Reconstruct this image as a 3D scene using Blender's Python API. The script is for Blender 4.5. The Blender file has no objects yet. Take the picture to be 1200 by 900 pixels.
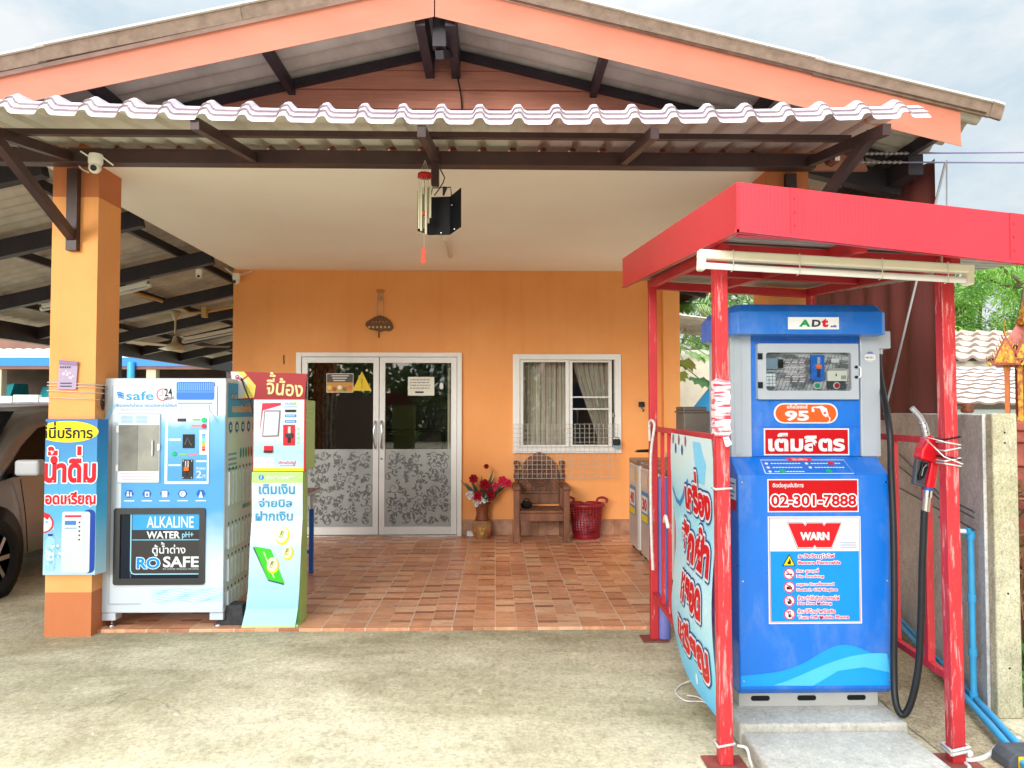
import bpy, bmesh, math, random
from mathutils import Vector, Matrix
D = bpy.data
S = bpy.context.scene
COL = S.collection
R = math.radians
V = Vector
random.seed(7)

# ------------------------------------------------------------------ camera
PITCH, YAW, FPX, EYE = R(1.9), R(1.27), 900.0, V((0, 0, 1.5))
FWD = V((math.sin(YAW) * math.cos(PITCH), math.cos(YAW) * math.cos(PITCH), math.sin(PITCH)))
RGT = V((math.cos(YAW), -math.sin(YAW), 0))
UPV = RGT.cross(FWD)


def ray(px, py):
    return FWD + RGT * ((px - 600) / FPX) + UPV * ((450 - py) / FPX)


def at(px, py, y):                      # point of the place seen at that pixel, y metres away
    r = ray(px, py)
    return EYE + r * (y / r.y)


def gnd(px, py, z=0.0):                 # point on a level surface
    r = ray(px, py)
    return EYE + r * ((z - EYE.z) / r.z)


cam = D.cameras.new('camera')
cam.sensor_width = 36
cam.lens = 27
cam.clip_end = 2000
cam.clip_start = 0.05
camo = D.objects.new('camera', cam)
camo.location = EYE
camo.rotation_euler = Matrix((RGT, UPV, -FWD)).transposed().to_euler()
COL.objects.link(camo)
S.camera = camo


# ------------------------------------------------------------------ materials
def lin(*c):
    c = c[0] if len(c) == 1 else c
    o = []
    for x in c:
        x = x / 255
        o.append(x / 12.92 if x <= .04045 else ((x + .055) / 1.055) ** 2.4)
    return (*o, 1)


def nd(nt, t, ins=None, **pr):
    n = nt.nodes.new(t)
    for k, v in pr.items():
        setattr(n, k, v)
    for k, v in (ins or {}).items():
        if isinstance(v, bpy.types.NodeSocket):
            nt.links.new(v, n.inputs[k])
        else:
            n.inputs[k].default_value = v
    return n


def newmat(name):
    m = D.materials.new(name)
    m.use_nodes = True
    nt = m.node_tree
    return m, nt, nt.nodes['Principled BSDF']


def mixc(nt, f, a, b, mode='MIX'):
    n = nd(nt, 'ShaderNodeMix', data_type='RGBA', blend_type=mode)
    for i, v in ((0, f), (6, a), (7, b)):
        if isinstance(v, bpy.types.NodeSocket):
            nt.links.new(v, n.inputs[i])
        else:
            n.inputs[i].default_value = v
    return n.outputs[2]


def ramp(nt, v, *stops):
    n = nd(nt, 'ShaderNodeValToRGB', {0: v})
    e = n.color_ramp.elements
    while len(e) < len(stops):
        e.new(.5)
    for i, (p, c) in enumerate(stops):
        e[i].position = p
        e[i].color = c if isinstance(c, tuple) else (c, c, c, 1)
    return n.outputs[0]


def mth(nt, op, a, b=0.0, c=0.0):
    return nd(nt, 'ShaderNodeMath', {0: a, 1: b, 2: c}, operation=op).outputs[0]


def coords(nt, scale=(1, 1, 1), world=False, rot=(0, 0, 0)):
    if world:
        src = nd(nt, 'ShaderNodeNewGeometry').outputs['Position']
    else:
        src = nd(nt, 'ShaderNodeTexCoord').outputs['Object']
    return nd(nt, 'ShaderNodeMapping', {0: src, 2: rot, 3: scale}).outputs[0]


def noise(nt, vec, sc, det=4, rough=.6, dist=0):
    return nd(nt, 'ShaderNodeTexNoise', {'Vector': vec, 'Scale': sc, 'Detail': det, 'Roughness': rough, 'Distortion': dist}).outputs[0]


def bump(nt, b, h, strength=.3, dist=.01):
    n = nd(nt, 'ShaderNodeBump', {'Height': h, 'Strength': strength, 'Distance': dist})
    nt.links.new(n.outputs[0], b.inputs['Normal'])


def mat(name, c, rough=.6, c2=None, sc=3, stretch=(1, 1, 1), lo=.35, hi=.7, bmp=0, bsc=80, metal=0, spec=.4, coat=0, det=5):
    m, nt, b = newmat(name)
    b.inputs['Base Color'].default_value = lin(c)
    b.inputs['Roughness'].default_value = rough
    b.inputs['Metallic'].default_value = metal
    b.inputs['Specular IOR Level'].default_value = spec
    b.inputs['Coat Weight'].default_value = coat
    if c2 or bmp:
        co = coords(nt, stretch)
    if c2:
        f = ramp(nt, noise(nt, co, sc, det), (lo, 0.0), (hi, 1.0))
        nt.links.new(mixc(nt, f, lin(c), lin(c2)), b.inputs['Base Color'])
    if bmp:
        bump(nt, b, noise(nt, co, bsc, 4), bmp, .004)
    return m


_pm = {}


def pm(r, g=None, b=None, rough=.42):            # printed ink or plain plastic of one colour
    if g is None:
        r, g, b = r
    k = (r, g, b, rough)
    if k not in _pm:
        m = mat('print_%d_%d_%d' % (r, g, b), (r, g, b), rough, spec=.22)
        bs = m.node_tree.nodes['Principled BSDF']
        nt = m.node_tree
        f = ramp(nt, noise(nt, coords(nt), 9, 5), (.3, .93), (.75, 1.0))
        nt.links.new(mixc(nt, 1.0, lin(r, g, b), f, 'MULTIPLY'), bs.inputs['Base Color'])
        _pm[k] = m
    return _pm[k]


WHITE, RED, BLACK = pm(218, 221, 223), pm(190, 4, 18), pm(22, 22, 24)


def vgrad(name, stops, z0, z1, rough=.35, coat=.2):   # a print that runs from one ink to another over height (object space)
    m, nt, b = newmat(name)
    sx = nd(nt, 'ShaderNodeSeparateXYZ', {0: nd(nt, 'ShaderNodeTexCoord').outputs['Object']})
    t = nd(nt, 'ShaderNodeMapRange', {0: sx.outputs[2], 1: z0, 2: z1}).outputs[0]
    t = mth(nt, 'ADD', t, mth(nt, 'MULTIPLY', mth(nt, 'SUBTRACT', noise(nt, coords(nt), 5, 2), .5), .12))
    nt.links.new(ramp(nt, t, *[(p, lin(c)) for p, c in stops]), b.inputs['Base Color'])
    b.inputs['Roughness'].default_value = rough
    b.inputs['Coat Weight'].default_value = coat
    return m


# ------------------------------------------------------------------ text
_tx = {}


def _raw(s, off):
    k = (s, off)
    if k not in _tx:
        c = D.curves.new('lettering', 'FONT')
        c.body = s
        c.offset = off
        c.resolution_u = 3
        o = D.objects.new('lettering', c)
        COL.objects.link(o)
        dg = bpy.context.evaluated_depsgraph_get()
        me = D.meshes.new_from_object(o.evaluated_get(dg))
        _tx[k] = ([(v.co.x, v.co.y) for v in me.vertices], [tuple(p.vertices) for p in me.polygons])
        D.objects.remove(o)
        D.curves.remove(c)
        D.meshes.remove(me)
    return _tx[k]


UPPER, TONES = set('ัิีึืำ็'), set('่้๊๋์')


def letters(s, off=0.0):
    """2-D mesh of a line of writing; a tone mark over an upper vowel is lifted above it."""
    k = ('L', s, off)
    if k in _tx:
        return _tx[k]
    base, marks = '', []
    for i, ch in enumerate(s):
        if ch in TONES and ((i and s[i - 1] in UPPER) or (i + 1 < len(s) and s[i + 1] == 'ำ')):
            marks.append((base, ch))
        else:
            base += ch
    v, f = _raw(base, off)
    v, f = list(v), list(f)
    for pre, ch in marks:
        a, _ = _raw(pre + '|', 0.0)
        b, _ = _raw('|', 0.0)
        dx = max(p[0] for p in a) - max(p[0] for p in b)
        mv, mf = _raw(ch, off)
        n = len(v)
        v += [(x + dx, y + .26) for x, y in mv]
        f += [tuple(i + n for i in q) for q in mf]
    _tx[k] = (v, f)
    return _tx[k]


# ------------------------------------------------------------------ mesh builder
class Panel:
    """A flat face of a thing: u runs along ux, v DOWN along -uy (unless down=False), d lifts off along n."""
    def __init__(s, O, ux, uy, n, u0=0, v0=0, k=1.0, down=True):
        s.O, s.ux, s.uy, s.n, s.u0, s.v0, s.k = V(O), V(ux).normalized(), V(uy).normalized(), V(n).normalized(), u0, v0, k
        s.sg = -1 if down else 1

    def __call__(s, u, v, d=0.0):
        return s.O + s.ux * ((u - s.u0) * s.k) + s.uy * (s.sg * (v - s.v0) * s.k) + s.n * d


def front(px, py, y):
    """A face square to the street, y metres off; its u, v step equals what a photo pixel spans there."""
    c = at(px, py, y)
    return Panel(c, (1, 0, 0), (0, 0, 1), (0, -1, 0), px, py, (c - EYE).dot(FWD) / FPX)


class MB:
    def __init__(s):
        s.v, s.f, s.mi, s.sm, s.mats = [], [], [], [], []

    def add(s, vs, fs, m, smooth=False):
        if m not in s.mats:
            s.mats.append(m)
        i, n = s.mats.index(m), len(s.v)
        s.v += [tuple(v) for v in vs]
        for f in fs:
            s.f.append(tuple(j + n for j in f))
            s.mi.append(i)
            s.sm.append(smooth)

    def box(s, x0, x1, y0, y1, z0, z1, m):
        vs = [(x, y, z) for x in (x0, x1) for y in (y0, y1) for z in (z0, z1)]
        s.add(vs, [(0, 1, 3, 2), (4, 6, 7, 5), (0, 4, 5, 1), (2, 3, 7, 6), (0, 2, 6, 4), (1, 5, 7, 3)], m)

    def hexa(s, q0, q1, m):              # two matching quads joined
        s.add(list(q0) + list(q1), [(3, 2, 1, 0), (4, 5, 6, 7), (0, 1, 5, 4), (1, 2, 6, 5), (2, 3, 7, 6), (3, 0, 4, 7)], m)

    def beam(s, a, b, w, h, m, up=(0, 0, 1)):
        a, b = V(a), V(b)
        d = (b - a).normalized()
        x = d.cross(V(up)).normalized() * (w / 2)
        y = x.cross(d).normalized() * (h / 2)
        q = [-x - y, x - y, x + y, -x + y]
        s.hexa([a + p for p in q], [b + p for p in q], m)

    def tube(s, pts, r, m, n=8, closed=False, caps=True):
        pts = [V(p) for p in pts]
        N = len(pts)
        rr = r if isinstance(r, (list, tuple)) else [r] * N
        vs, ref = [], None
        for i, p in enumerate(pts):
            if closed:
                d = pts[(i + 1) % N] - pts[i - 1]
            else:
                d = pts[min(i + 1, N - 1)] - pts[max(i - 1, 0)]
            d = d.normalized() if d.length > 1e-9 else V((0, 0, 1))
            if ref is None:
                ref = V((0, 0, 1)) if abs(d.z) < .9 else V((1, 0, 0))
            x = d.cross(ref).normalized()
            y = x.cross(d).normalized()
            ref = y
            for k in range(n):
                a = 2 * math.pi * k / n
                vs.append(p + x * (rr[i] * math.cos(a)) + y * (rr[i] * math.sin(a)))
        fs = []
        for i in range(N if closed else N - 1):
            j = (i + 1) % N
            for k in range(n):
                l = (k + 1) % n
                fs.append((i * n + k, i * n + l, j * n + l, j * n + k))
        s.add(vs, fs, m, True)
        if caps and not closed:
            s.add(vs[:n], [tuple(range(n))[::-1]], m)
            s.add(vs[-n:], [tuple(range(n))], m)

    def lathe(s, prof, c, m, n=24, axis='z', smooth=True):
        c = V(c)
        A = {'z': (V((1, 0, 0)), V((0, 1, 0)), V((0, 0, 1))), 'x': (V((0, 1, 0)), V((0, 0, 1)), V((1, 0, 0))), 'y': (V((1, 0, 0)), V((0, 0, 1)), V((0, 1, 0)))}[axis]
        vs = []
        for r, z in prof:
            for k in range(n):
                a = 2 * math.pi * k / n
                vs.append(c + A[0] * (r * math.cos(a)) + A[1] * (r * math.sin(a)) + A[2] * z)
        fs = [(i * n + k, i * n + (k + 1) % n, (i + 1) * n + (k + 1) % n, (i + 1) * n + k) for i in range(len(prof) - 1) for k in range(n)]
        s.add(vs, fs, m, smooth)
        if prof[0][0] > 1e-4:
            s.add(vs[:n], [tuple(range(n))[::-1]], m)
        if prof[-1][0] > 1e-4:
            s.add(vs[-n:], [tuple(range(n))], m)

    def ball(s, c, r, m, n=12, sq=(1, 1, 1)):
        c = V(c)
        vs, fs, h = [], [], n // 2
        for i in range(h + 1):
            t = math.pi * i / h
            for k in range(n):
                a = 2 * math.pi * k / n
                vs.append(c + V((r * sq[0] * math.sin(t) * math.cos(a), r * sq[1] * math.sin(t) * math.sin(a), r * sq[2] * math.cos(t))))
        for i in range(h):
            for k in range(n):
                fs.append((i * n + k, (i + 1) * n + k, (i + 1) * n + (k + 1) % n, i * n + (k + 1) % n))
        s.add(vs, fs, m, True)

    def prism(s, poly, P, d0, d1, m):     # outline on a panel given thickness
        n = len(poly)
        vs = [P(u, v, d0) for u, v in poly] + [P(u, v, d1) for u, v in poly]
        fs = [tuple(range(n)), tuple(range(n, 2 * n))[::-1]] + [(i, (i + 1) % n, n + (i + 1) % n, n + i) for i in range(n)]
        s.add(vs, fs, m)

    def grid(s, fn, nu, nv, m, smooth=True):
        vs = [fn(i / nu, j / nv) for j in range(nv + 1) for i in range(nu + 1)]
        fs = [(j * (nu + 1) + i, j * (nu + 1) + i + 1, (j + 1) * (nu + 1) + i + 1, (j + 1) * (nu + 1) + i) for j in range(nv) for i in range(nu)]
        s.add(vs, fs, m, smooth)

    # flat print on a panel
    def rect(s, P, u0, v0, u1, v1, d, m):
        s.add([P(u0, v0, d), P(u1, v0, d), P(u1, v1, d), P(u0, v1, d)], [(0, 1, 2, 3)], m)

    def poly(s, P, pts, d, m):
        s.add([P(u, v, d) for u, v in pts], [tuple(range(len(pts)))], m)

    def rr(s, P, u0, v0, u1, v1, r, d, m, d0=None):
        p = rrpts(u0, v0, u1, v1, r)
        if d0 is None:
            s.poly(P, p, d, m)
        else:
            s.prism(p, P, d0, d, m)

    def slab(s, P, u0, v0, u1, v1, d0, d1, m):
        s.prism([(u0, v0), (u1, v0), (u1, v1), (u0, v1)], P, d0, d1, m)

    def disc(s, P, u, v, r, d, m, n=20, ry=None, d0=None):
        p = [(u + r * math.cos(2 * math.pi * i / n), v + (ry or r) * math.sin(2 * math.pi * i / n)) for i in range(n)]
        if d0 is None:
            s.poly(P, p, d, m)
        else:
            s.prism(p, P, d0, d, m)

    def ring(s, P, u, v, r0, r1, d, m, n=28, a0=0, a1=2 * math.pi):
        vs = []
        for i in range(n + 1):
            a = a0 + (a1 - a0) * i / n
            vs += [P(u + r0 * math.cos(a), v + r0 * math.sin(a), d), P(u + r1 * math.cos(a), v + r1 * math.sin(a), d)]
        s.add(vs, [(2 * i, 2 * i + 1, 2 * i + 3, 2 * i + 2) for i in range(n)], m)

    def line(s, P, pts, w, d, m):
        vs, N = [], len(pts)
        for i, (u, v) in enumerate(pts):
            a, b = pts[max(i - 1, 0)], pts[min(i + 1, N - 1)]
            du, dv = b[0] - a[0], b[1] - a[1]
            L = math.hypot(du, dv) or 1
            ww = (w[i] if isinstance(w, list) else w) / 2
            nu, nv = -dv / L * ww, du / L * ww
            vs += [P(u + nu, v + nv, d), P(u - nu, v - nv, d)]
        s.add(vs, [(2 * i, 2 * i + 1, 2 * i + 3, 2 * i + 2) for i in range(N - 1)], m)

    def text(s, P, t, u0, v0, u1, v1, d, m, bold=0.0, outline=None, clip=None, shear=0.0, rot=0.0):
        """Writing fitted into the box u0..u1, v0 (top)..v1 (bottom); outline = [(width, material), ...] from inside out."""
        vs, fs = letters(t, bold)
        xs, ys = [p[0] for p in vs], [p[1] for p in vs]
        a, b, c, e = min(xs), max(xs), min(ys), max(ys)
        ku, kv = (u1 - u0) / (b - a), (v1 - v0) / (e - c)
        cu, cv = (u0 + u1) / 2, (v0 + v1) / 2

        def put(du, dv, dd, mm):
            q = []
            for x, y in vs:
                u, v = u0 + (x - a) * ku + shear * (y - c) * kv + du, v1 - (y - c) * kv + dv
                if rot:
                    cs, sn = math.cos(rot), math.sin(rot)
                    u, v = cu + (u - cu) * cs - (v - cv) * sn, cv + (u - cu) * sn + (v - cv) * cs
                q.append((u, v))
            F = fs
            if clip:
                bm = bmesh.new()
                bv = [bm.verts.new((x, y, 0)) for x, y in q]
                for f in F:
                    try:
                        bm.faces.new([bv[i] for i in f])
                    except ValueError:
                        pass
                for co, no in ((clip[0], -1), (clip[1], 1)):
                    bmesh.ops.bisect_plane(bm, geom=bm.verts[:] + bm.edges[:] + bm.faces[:], plane_co=(co, 0, 0), plane_no=(no, 0, 0), clear_outer=True)
                bm.verts.index_update()
                q = [(v.co.x, v.co.y) for v in bm.verts]
                F = [tuple(v.index for v in f.verts) for f in bm.faces]
                bm.free()
            s.add([P(u, v, dd) for u, v in q], F, mm)
        put(0, 0, d, m)
        z = d
        for w, mm in (outline or []):
            z -= .0012
            for i in range(10):
                an = 2 * math.pi * i / 10
                put(w * math.cos(an), w * math.sin(an), z - i * .00006, mm)

    def build(s, name, parent=None, bevel=0, seg=2, fix=True):
        me = D.meshes.new(name)
        org = origin_of(parent)
        if parent is None:
            xs, ys, zs = zip(*s.v)
            org = V(((min(xs) + max(xs)) / 2, (min(ys) + max(ys)) / 2, min(zs)))
        me.from_pydata([V(v) - org for v in s.v], [], s.f)
        for m in s.mats:
            me.materials.append(m)
        me.polygons.foreach_set('material_index', s.mi)
        me.polygons.foreach_set('use_smooth', s.sm)
        if fix:
            bm = bmesh.new()
            bm.from_mesh(me)
            bmesh.ops.recalc_face_normals(bm, faces=bm.faces[:])
            bm.to_mesh(me)
            bm.free()
        o = D.objects.new(name, me)
        COL.objects.link(o)
        if parent is None:
            o.location = org
            ORG[o] = org
        else:
            o.parent = parent
        if bevel:
            b = o.modifiers.new('edge', 'BEVEL')
            b.width = bevel
            b.segments = seg
            b.limit_method = 'ANGLE'
            b.angle_limit = R(40)
        return o


def rrpts(u0, v0, u1, v1, r, n=5):
    p = []
    for cu, cv, a in ((u1 - r, v0 + r, -90), (u1 - r, v1 - r, 0), (u0 + r, v1 - r, 90), (u0 + r, v0 + r, 180)):
        for i in range(n + 1):
            t = R(a + 90 * i / n)
            p.append((cu + r * math.cos(t), cv + r * math.sin(t)))
    return p


ORG = {}


def origin_of(o):
    while o is not None and o.parent is not None:
        o = o.parent
    return ORG.get(o, V((0, 0, 0)))


def tag(o, label, cat, group=None, kind=None):
    if label:
        o['label'] = label
    if cat:
        o['category'] = cat
    if group:
        o['group'] = group
    if kind:
        o['kind'] = kind
    return o


def thing(name, label, cat, loc, group=None):
    o = D.objects.new(name, None)
    o.empty_display_size = .2
    COL.objects.link(o)
    o.location = V(loc)
    ORG[o] = V(loc)
    return tag(o, label, cat, group)


def dup(root, loc, label, rz=0.0):
    """A copy of a thing with copies of its parts and sub-parts."""
    def cp(o, par):
        c = o.copy()
        COL.objects.link(c)
        c.parent = par
        for ch in [x for x in D.objects if x.parent == o]:
            cp(ch, c)
        return c
    r = cp(root, None)
    r.location = V(loc)
    r.rotation_euler.z = rz
    r['label'] = label
    ORG[r] = V(loc)
    return r


def arc(c, r, a0, a1, n=8, ax=V((1, 0, 0)), ay=V((0, 0, 1))):
    return [V(c) + ax * (r * math.cos(R(a0 + (a1 - a0) * i / n))) + ay * (r * math.sin(R(a0 + (a1 - a0) * i / n))) for i in range(n + 1)]


def spline(pts, n=8):                    # Catmull-Rom through the points
    pts = [V(p) for p in pts]
    P = [pts[0]] + pts + [pts[-1]]
    out = []
    for i in range(1, len(P) - 2):
        a, b, c, d = P[i - 1], P[i], P[i + 1], P[i + 2]
        for k in range(n):
            t = k / n
            out.append(.5 * (2 * b + (c - a) * t + (2 * a - 5 * b + 4 * c - d) * t * t + (3 * b - a - 3 * c + d) * t ** 3))
    return out + [pts[-1]]

# ------------------------------------------------------------------ the house paints and stuffs
M = {}
def render_paint(name, a, b2, streak):
    m, nt, b = newmat(name)
    f = ramp(nt, noise(nt, coords(nt, world=True), 1.1, 6), (.3, 0.0), (.72, 1.0))
    c = mixc(nt, f, lin(a), lin(b2))
    st = ramp(nt, noise(nt, coords(nt, (5, 5, .3), True), 1.1, 6, .6), (.5, 1.0), (.78, streak))      # rain runs
    c = mixc(nt, 1.0, c, st, 'MULTIPLY')
    sp = ramp(nt, noise(nt, coords(nt, world=True), 5.5, 7, .72, .6), (.62, 1.0), (.76, streak - .04))  # rubbed and patched spots
    c = mixc(nt, 1.0, c, sp, 'MULTIPLY')
    nt.links.new(c, b.inputs['Base Color'])
    b.inputs['Roughness'].default_value = .75
    b.inputs['Specular IOR Level'].default_value = .3
    h = mth(nt, 'ADD', noise(nt, coords(nt, world=True), 130, 4), mth(nt, 'MULTIPLY', noise(nt, coords(nt, world=True), 3.5, 3), 5.0))
    bump(nt, b, h, .16, .006)
    return m


M['orange'] = render_paint('orange wall paint', (240, 168, 104), (233, 154, 89), .93)
M['orange_dark'] = render_paint('darker orange paint', (198, 120, 76), (186, 108, 66), .95)
M['salmon'] = mat('salmon fascia paint', (194, 120, 96), .6, (184, 111, 88), 2.5, (1, 1, 3))
M['siding'] = mat('brown pink siding', (194, 134, 114), .65, (176, 116, 98), 6, (.6, 1, 9))
M['cream'] = mat('cream soffit paint', (250, 245, 235), .8, (245, 238, 224), .9)
M['steel'] = mat('dark steel', (50, 44, 52), .5, (38, 34, 42), 6, bmp=.1, bsc=40)
M['brown_steel'] = mat('brown painted steel', (70, 48, 48), .45, (54, 38, 40), 5)
M['fibre'] = mat('weathered fibre cement', (204, 196, 184), .9, (158, 150, 140), 3.2, (1, .5, 1), lo=.3, hi=.72, bmp=.3, bsc=50)
M['rake'] = mat('fibre cement rake tile', (134, 113, 98), .9, (108, 90, 78), 14, bmp=.35, bsc=60)
M['white_frame'] = mat('white powder coated aluminium', (236, 237, 235), .4, (226, 226, 222), 2.5)
M['interior'] = mat('interior wall', (176, 170, 160), .9)
M['interior_floor'] = mat('interior floor tile', (120, 110, 100), .4)
M['chrome'] = mat('chromed steel', (200, 200, 202), .2, metal=1)
M['grey_pvc'] = mat('cream plastic conduit', (222, 212, 192), .5)
M['black_plastic'] = mat('black plastic', (24, 24, 27), .4)
M['white_plastic'] = mat('white plastic', (236, 234, 226), .4)


def glass_mat(name, tint=(236, 244, 242), refl=.09):
    m, nt, b = newmat(name)
    nt.nodes.remove(b)
    t = nd(nt, 'ShaderNodeBsdfTransparent', {0: lin(tint)})
    g = nd(nt, 'ShaderNodeBsdfGlossy', {0: (1, 1, 1, 1), 'Roughness': .015})
    lw = nd(nt, 'ShaderNodeFresnel', {0: 1.5})
    f = mth(nt, 'ADD', mth(nt, 'MULTIPLY', lw.outputs[0], 1.0), refl - .04)
    mx = nd(nt, 'ShaderNodeMixShader', {0: f, 1: t.outputs[0], 2: g.outputs[0]})
    nt.links.new(mx.outputs[0], nt.nodes['Material Output'].inputs[0])
    return m


M['glass'] = glass_mat('clear glass', (234, 240, 237), .085)
M['glass_thin'] = glass_mat('clear acrylic', (240, 244, 244), .07)


def floor_tile():
    m, nt, b = newmat('brick patterned porch tile')
    sx = nd(nt, 'ShaderNodeSeparateXYZ', {0: coords(nt, world=True)})
    cu = mth(nt, 'DIVIDE', sx.outputs[0], .147)
    iu = mth(nt, 'FLOOR', cu)
    sh = mth(nt, 'MULTIPLY', nd(nt, 'ShaderNodeTexWhiteNoise', {1: iu}, noise_dimensions='1D').outputs[0], .45)
    cv = mth(nt, 'ADD', mth(nt, 'DIVIDE', sx.outputs[1], .21), sh)
    iv = mth(nt, 'FLOOR', cv)
    fu, fv = mth(nt, 'FRACT', cu), mth(nt, 'FRACT', cv)
    strip = mth(nt, 'LESS_THAN', fv, .3)
    idv = nd(nt, 'ShaderNodeCombineXYZ', {0: iu, 1: iv, 2: strip}).outputs[0]
    h = nd(nt, 'ShaderNodeTexWhiteNoise', {0: idv}, noise_dimensions='3D').outputs[0]
    c = ramp(nt, h, (0, lin(212, 144, 104)), (.35, lin(230, 164, 122)), (.7, lin(236, 174, 132)), (1, lin(242, 194, 154)))
    dk = ramp(nt, h, (0, lin(160, 94, 66)), (.5, lin(200, 126, 90)), (1, lin(234, 170, 128)))
    c = mixc(nt, strip, c, dk)
    off = nd(nt, 'ShaderNodeVectorMath', {0: coords(nt, (6, 22, 1), True), 1: nd(nt, 'ShaderNodeVectorMath', {0: idv, 3: 7.3}, operation='SCALE').outputs[0]}, operation='ADD').outputs[0]
    vein = ramp(nt, noise(nt, off, 1.3, 4, .6, 1.6), (.3, .72), (.55, 1.0), (.72, 1.18))
    c = mixc(nt, 1.0, c, vein, 'MULTIPLY')
    gr = mth(nt, 'MAXIMUM', mth(nt, 'LESS_THAN', mth(nt, 'FRACT', mth(nt, 'DIVIDE', sx.outputs[0], .294)), .024),
             mth(nt, 'LESS_THAN', mth(nt, 'FRACT', mth(nt, 'DIVIDE', sx.outputs[1], .42)), .012))
    gr2 = mth(nt, 'MAXIMUM', mth(nt, 'LESS_THAN', fu, .035), mth(nt, 'LESS_THAN', fv, .025))
    c = mixc(nt, mth(nt, 'MULTIPLY', gr2, .7), c, lin(226, 196, 170))
    c = mixc(nt, mth(nt, 'MULTIPLY', gr, .9), c, lin(228, 206, 186))
    dirt = ramp(nt, noise(nt, coords(nt, (1, 1, 1), True), 1.6, 5), (.35, .8), (.7, 1.04))
    c = mixc(nt, 1.0, c, dirt, 'MULTIPLY')
    nt.links.new(c, b.inputs['Base Color'])
    nt.links.new(ramp(nt, noise(nt, coords(nt, (1, 1, 1), True), 2.5, 4), (.3, .24), (.7, .48)), b.inputs['Roughness'])
    bump(nt, b, mth(nt, 'SUBTRACT', 1.0, gr), .25, .003)
    return m


M['porch_tile'] = floor_tile()


def concrete(name, a, b2, moss, dark, scale=1.0, mossy=(.5, .72), fine=.5, moss_amount=.75):
    m, nt, b = newmat(name)
    co = coords(nt, (1, 1, 1), True)
    c = mixc(nt, ramp(nt, noise(nt, co, .9 * scale, 6, .65), (.34, 0.0), (.68, 1.0)), lin(a), lin(b2))
    f = ramp(nt, noise(nt, coords(nt, (.55, 1.2, 1), True), .62 * scale, 7, .68, .35), (mossy[0], 0.0), (mossy[1], moss_amount))
    c = mixc(nt, f, c, lin(moss))
    f = ramp(nt, noise(nt, co, 2.3 * scale, 7, .7, .4), (.52, 0.0), (.74, .75))
    c = mixc(nt, f, c, lin(dark))
    f = ramp(nt, noise(nt, coords(nt, (.8, 1.1, 1), True), .33 * scale, 6, .62, .5), (.36, .74), (.5, 1.0), (.64, 1.14))
    c = mixc(nt, 1.0, c, f, 'MULTIPLY')
    f = ramp(nt, noise(nt, co, 5.5 * scale, 6, .7, .9), (.62, 0.0), (.74, .55))
    c = mixc(nt, f, c, lin([min(255, x + 34) for x in a]))
    sp = ramp(nt, noise(nt, co, 42 * scale, 4, .85), (.3, 1 - .8 * fine), (.48, 1.0), (.68, 1.22))
    c = mixc(nt, 1.0, c, sp, 'MULTIPLY')
    sp = ramp(nt, noise(nt, coords(nt, (1.6, 1, 1), True), 15 * scale, 5, .8, .6), (.36, 1 - .42 * fine), (.5, 1.0), (.68, 1.12))
    c = mixc(nt, 1.0, c, sp, 'MULTIPLY')
    wob = nd(nt, 'ShaderNodeVectorMath', {0: co, 1: nd(nt, 'ShaderNodeVectorMath', {0: nd(nt, 'ShaderNodeTexNoise', {'Vector': co, 'Scale': 2.6, 'Detail': 5.0}).outputs[1], 3: .5}, operation='SCALE').outputs[0]}, operation='ADD').outputs[0]
    ve = nd(nt, 'ShaderNodeTexVoronoi', {'Vector': wob, 'Scale': .34 * scale}, feature='DISTANCE_TO_EDGE')
    crk = mth(nt, 'MULTIPLY', mth(nt, 'LESS_THAN', ve.outputs[0], .0016), ramp(nt, noise(nt, co, .9, 3), (.48, 0.0), (.6, .3)))
    c = mixc(nt, crk, c, lin([int(x * .5) for x in dark]))
    vo = nd(nt, 'ShaderNodeTexVoronoi', {'Vector': co, 'Scale': 140 * scale})
    pit = ramp(nt, vo.outputs['Distance'], (.05, .72), (.25, 1.0))
    c = mixc(nt, fine, c, mixc(nt, 1.0, c, pit, 'MULTIPLY'))
    nt.links.new(c, b.inputs['Base Color'])
    b.inputs['Roughness'].default_value = .92
    b.inputs['Specular IOR Level'].default_value = .2
    h = mth(nt, 'ADD', noise(nt, co, 45 * scale, 5, .75), mth(nt, 'MULTIPLY', noise(nt, co, 4 * scale, 4), .9))
    bump(nt, b, h, .45, .012)
    return m


M['yard'] = concrete('mossy yard concrete', (210, 198, 170), (190, 176, 148), (146, 136, 104), (146, 131, 104), mossy=(.42, .62), moss_amount=.85)
M['plinth'] = concrete('pale plinth concrete', (206, 201, 189), (186, 181, 168), (160, 158, 142), (156, 152, 140), 1.5, (.55, .75), .3)
M['panel'] = concrete('grey wall concrete', (236, 234, 229), (212, 210, 205), (160, 158, 151), (178, 175, 168), 1.3, (.45, .7), .3)
M['post_conc'] = concrete('yellowed concrete', (216, 208, 178), (190, 182, 152), (170, 166, 130), (160, 152, 126), 3, (.5, .7), .7)
M['soil'] = concrete('sandy soil', (196, 178, 146), (168, 150, 120), (128, 120, 84), (132, 114, 88), 2, (.5, .7), 1.0)

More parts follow.
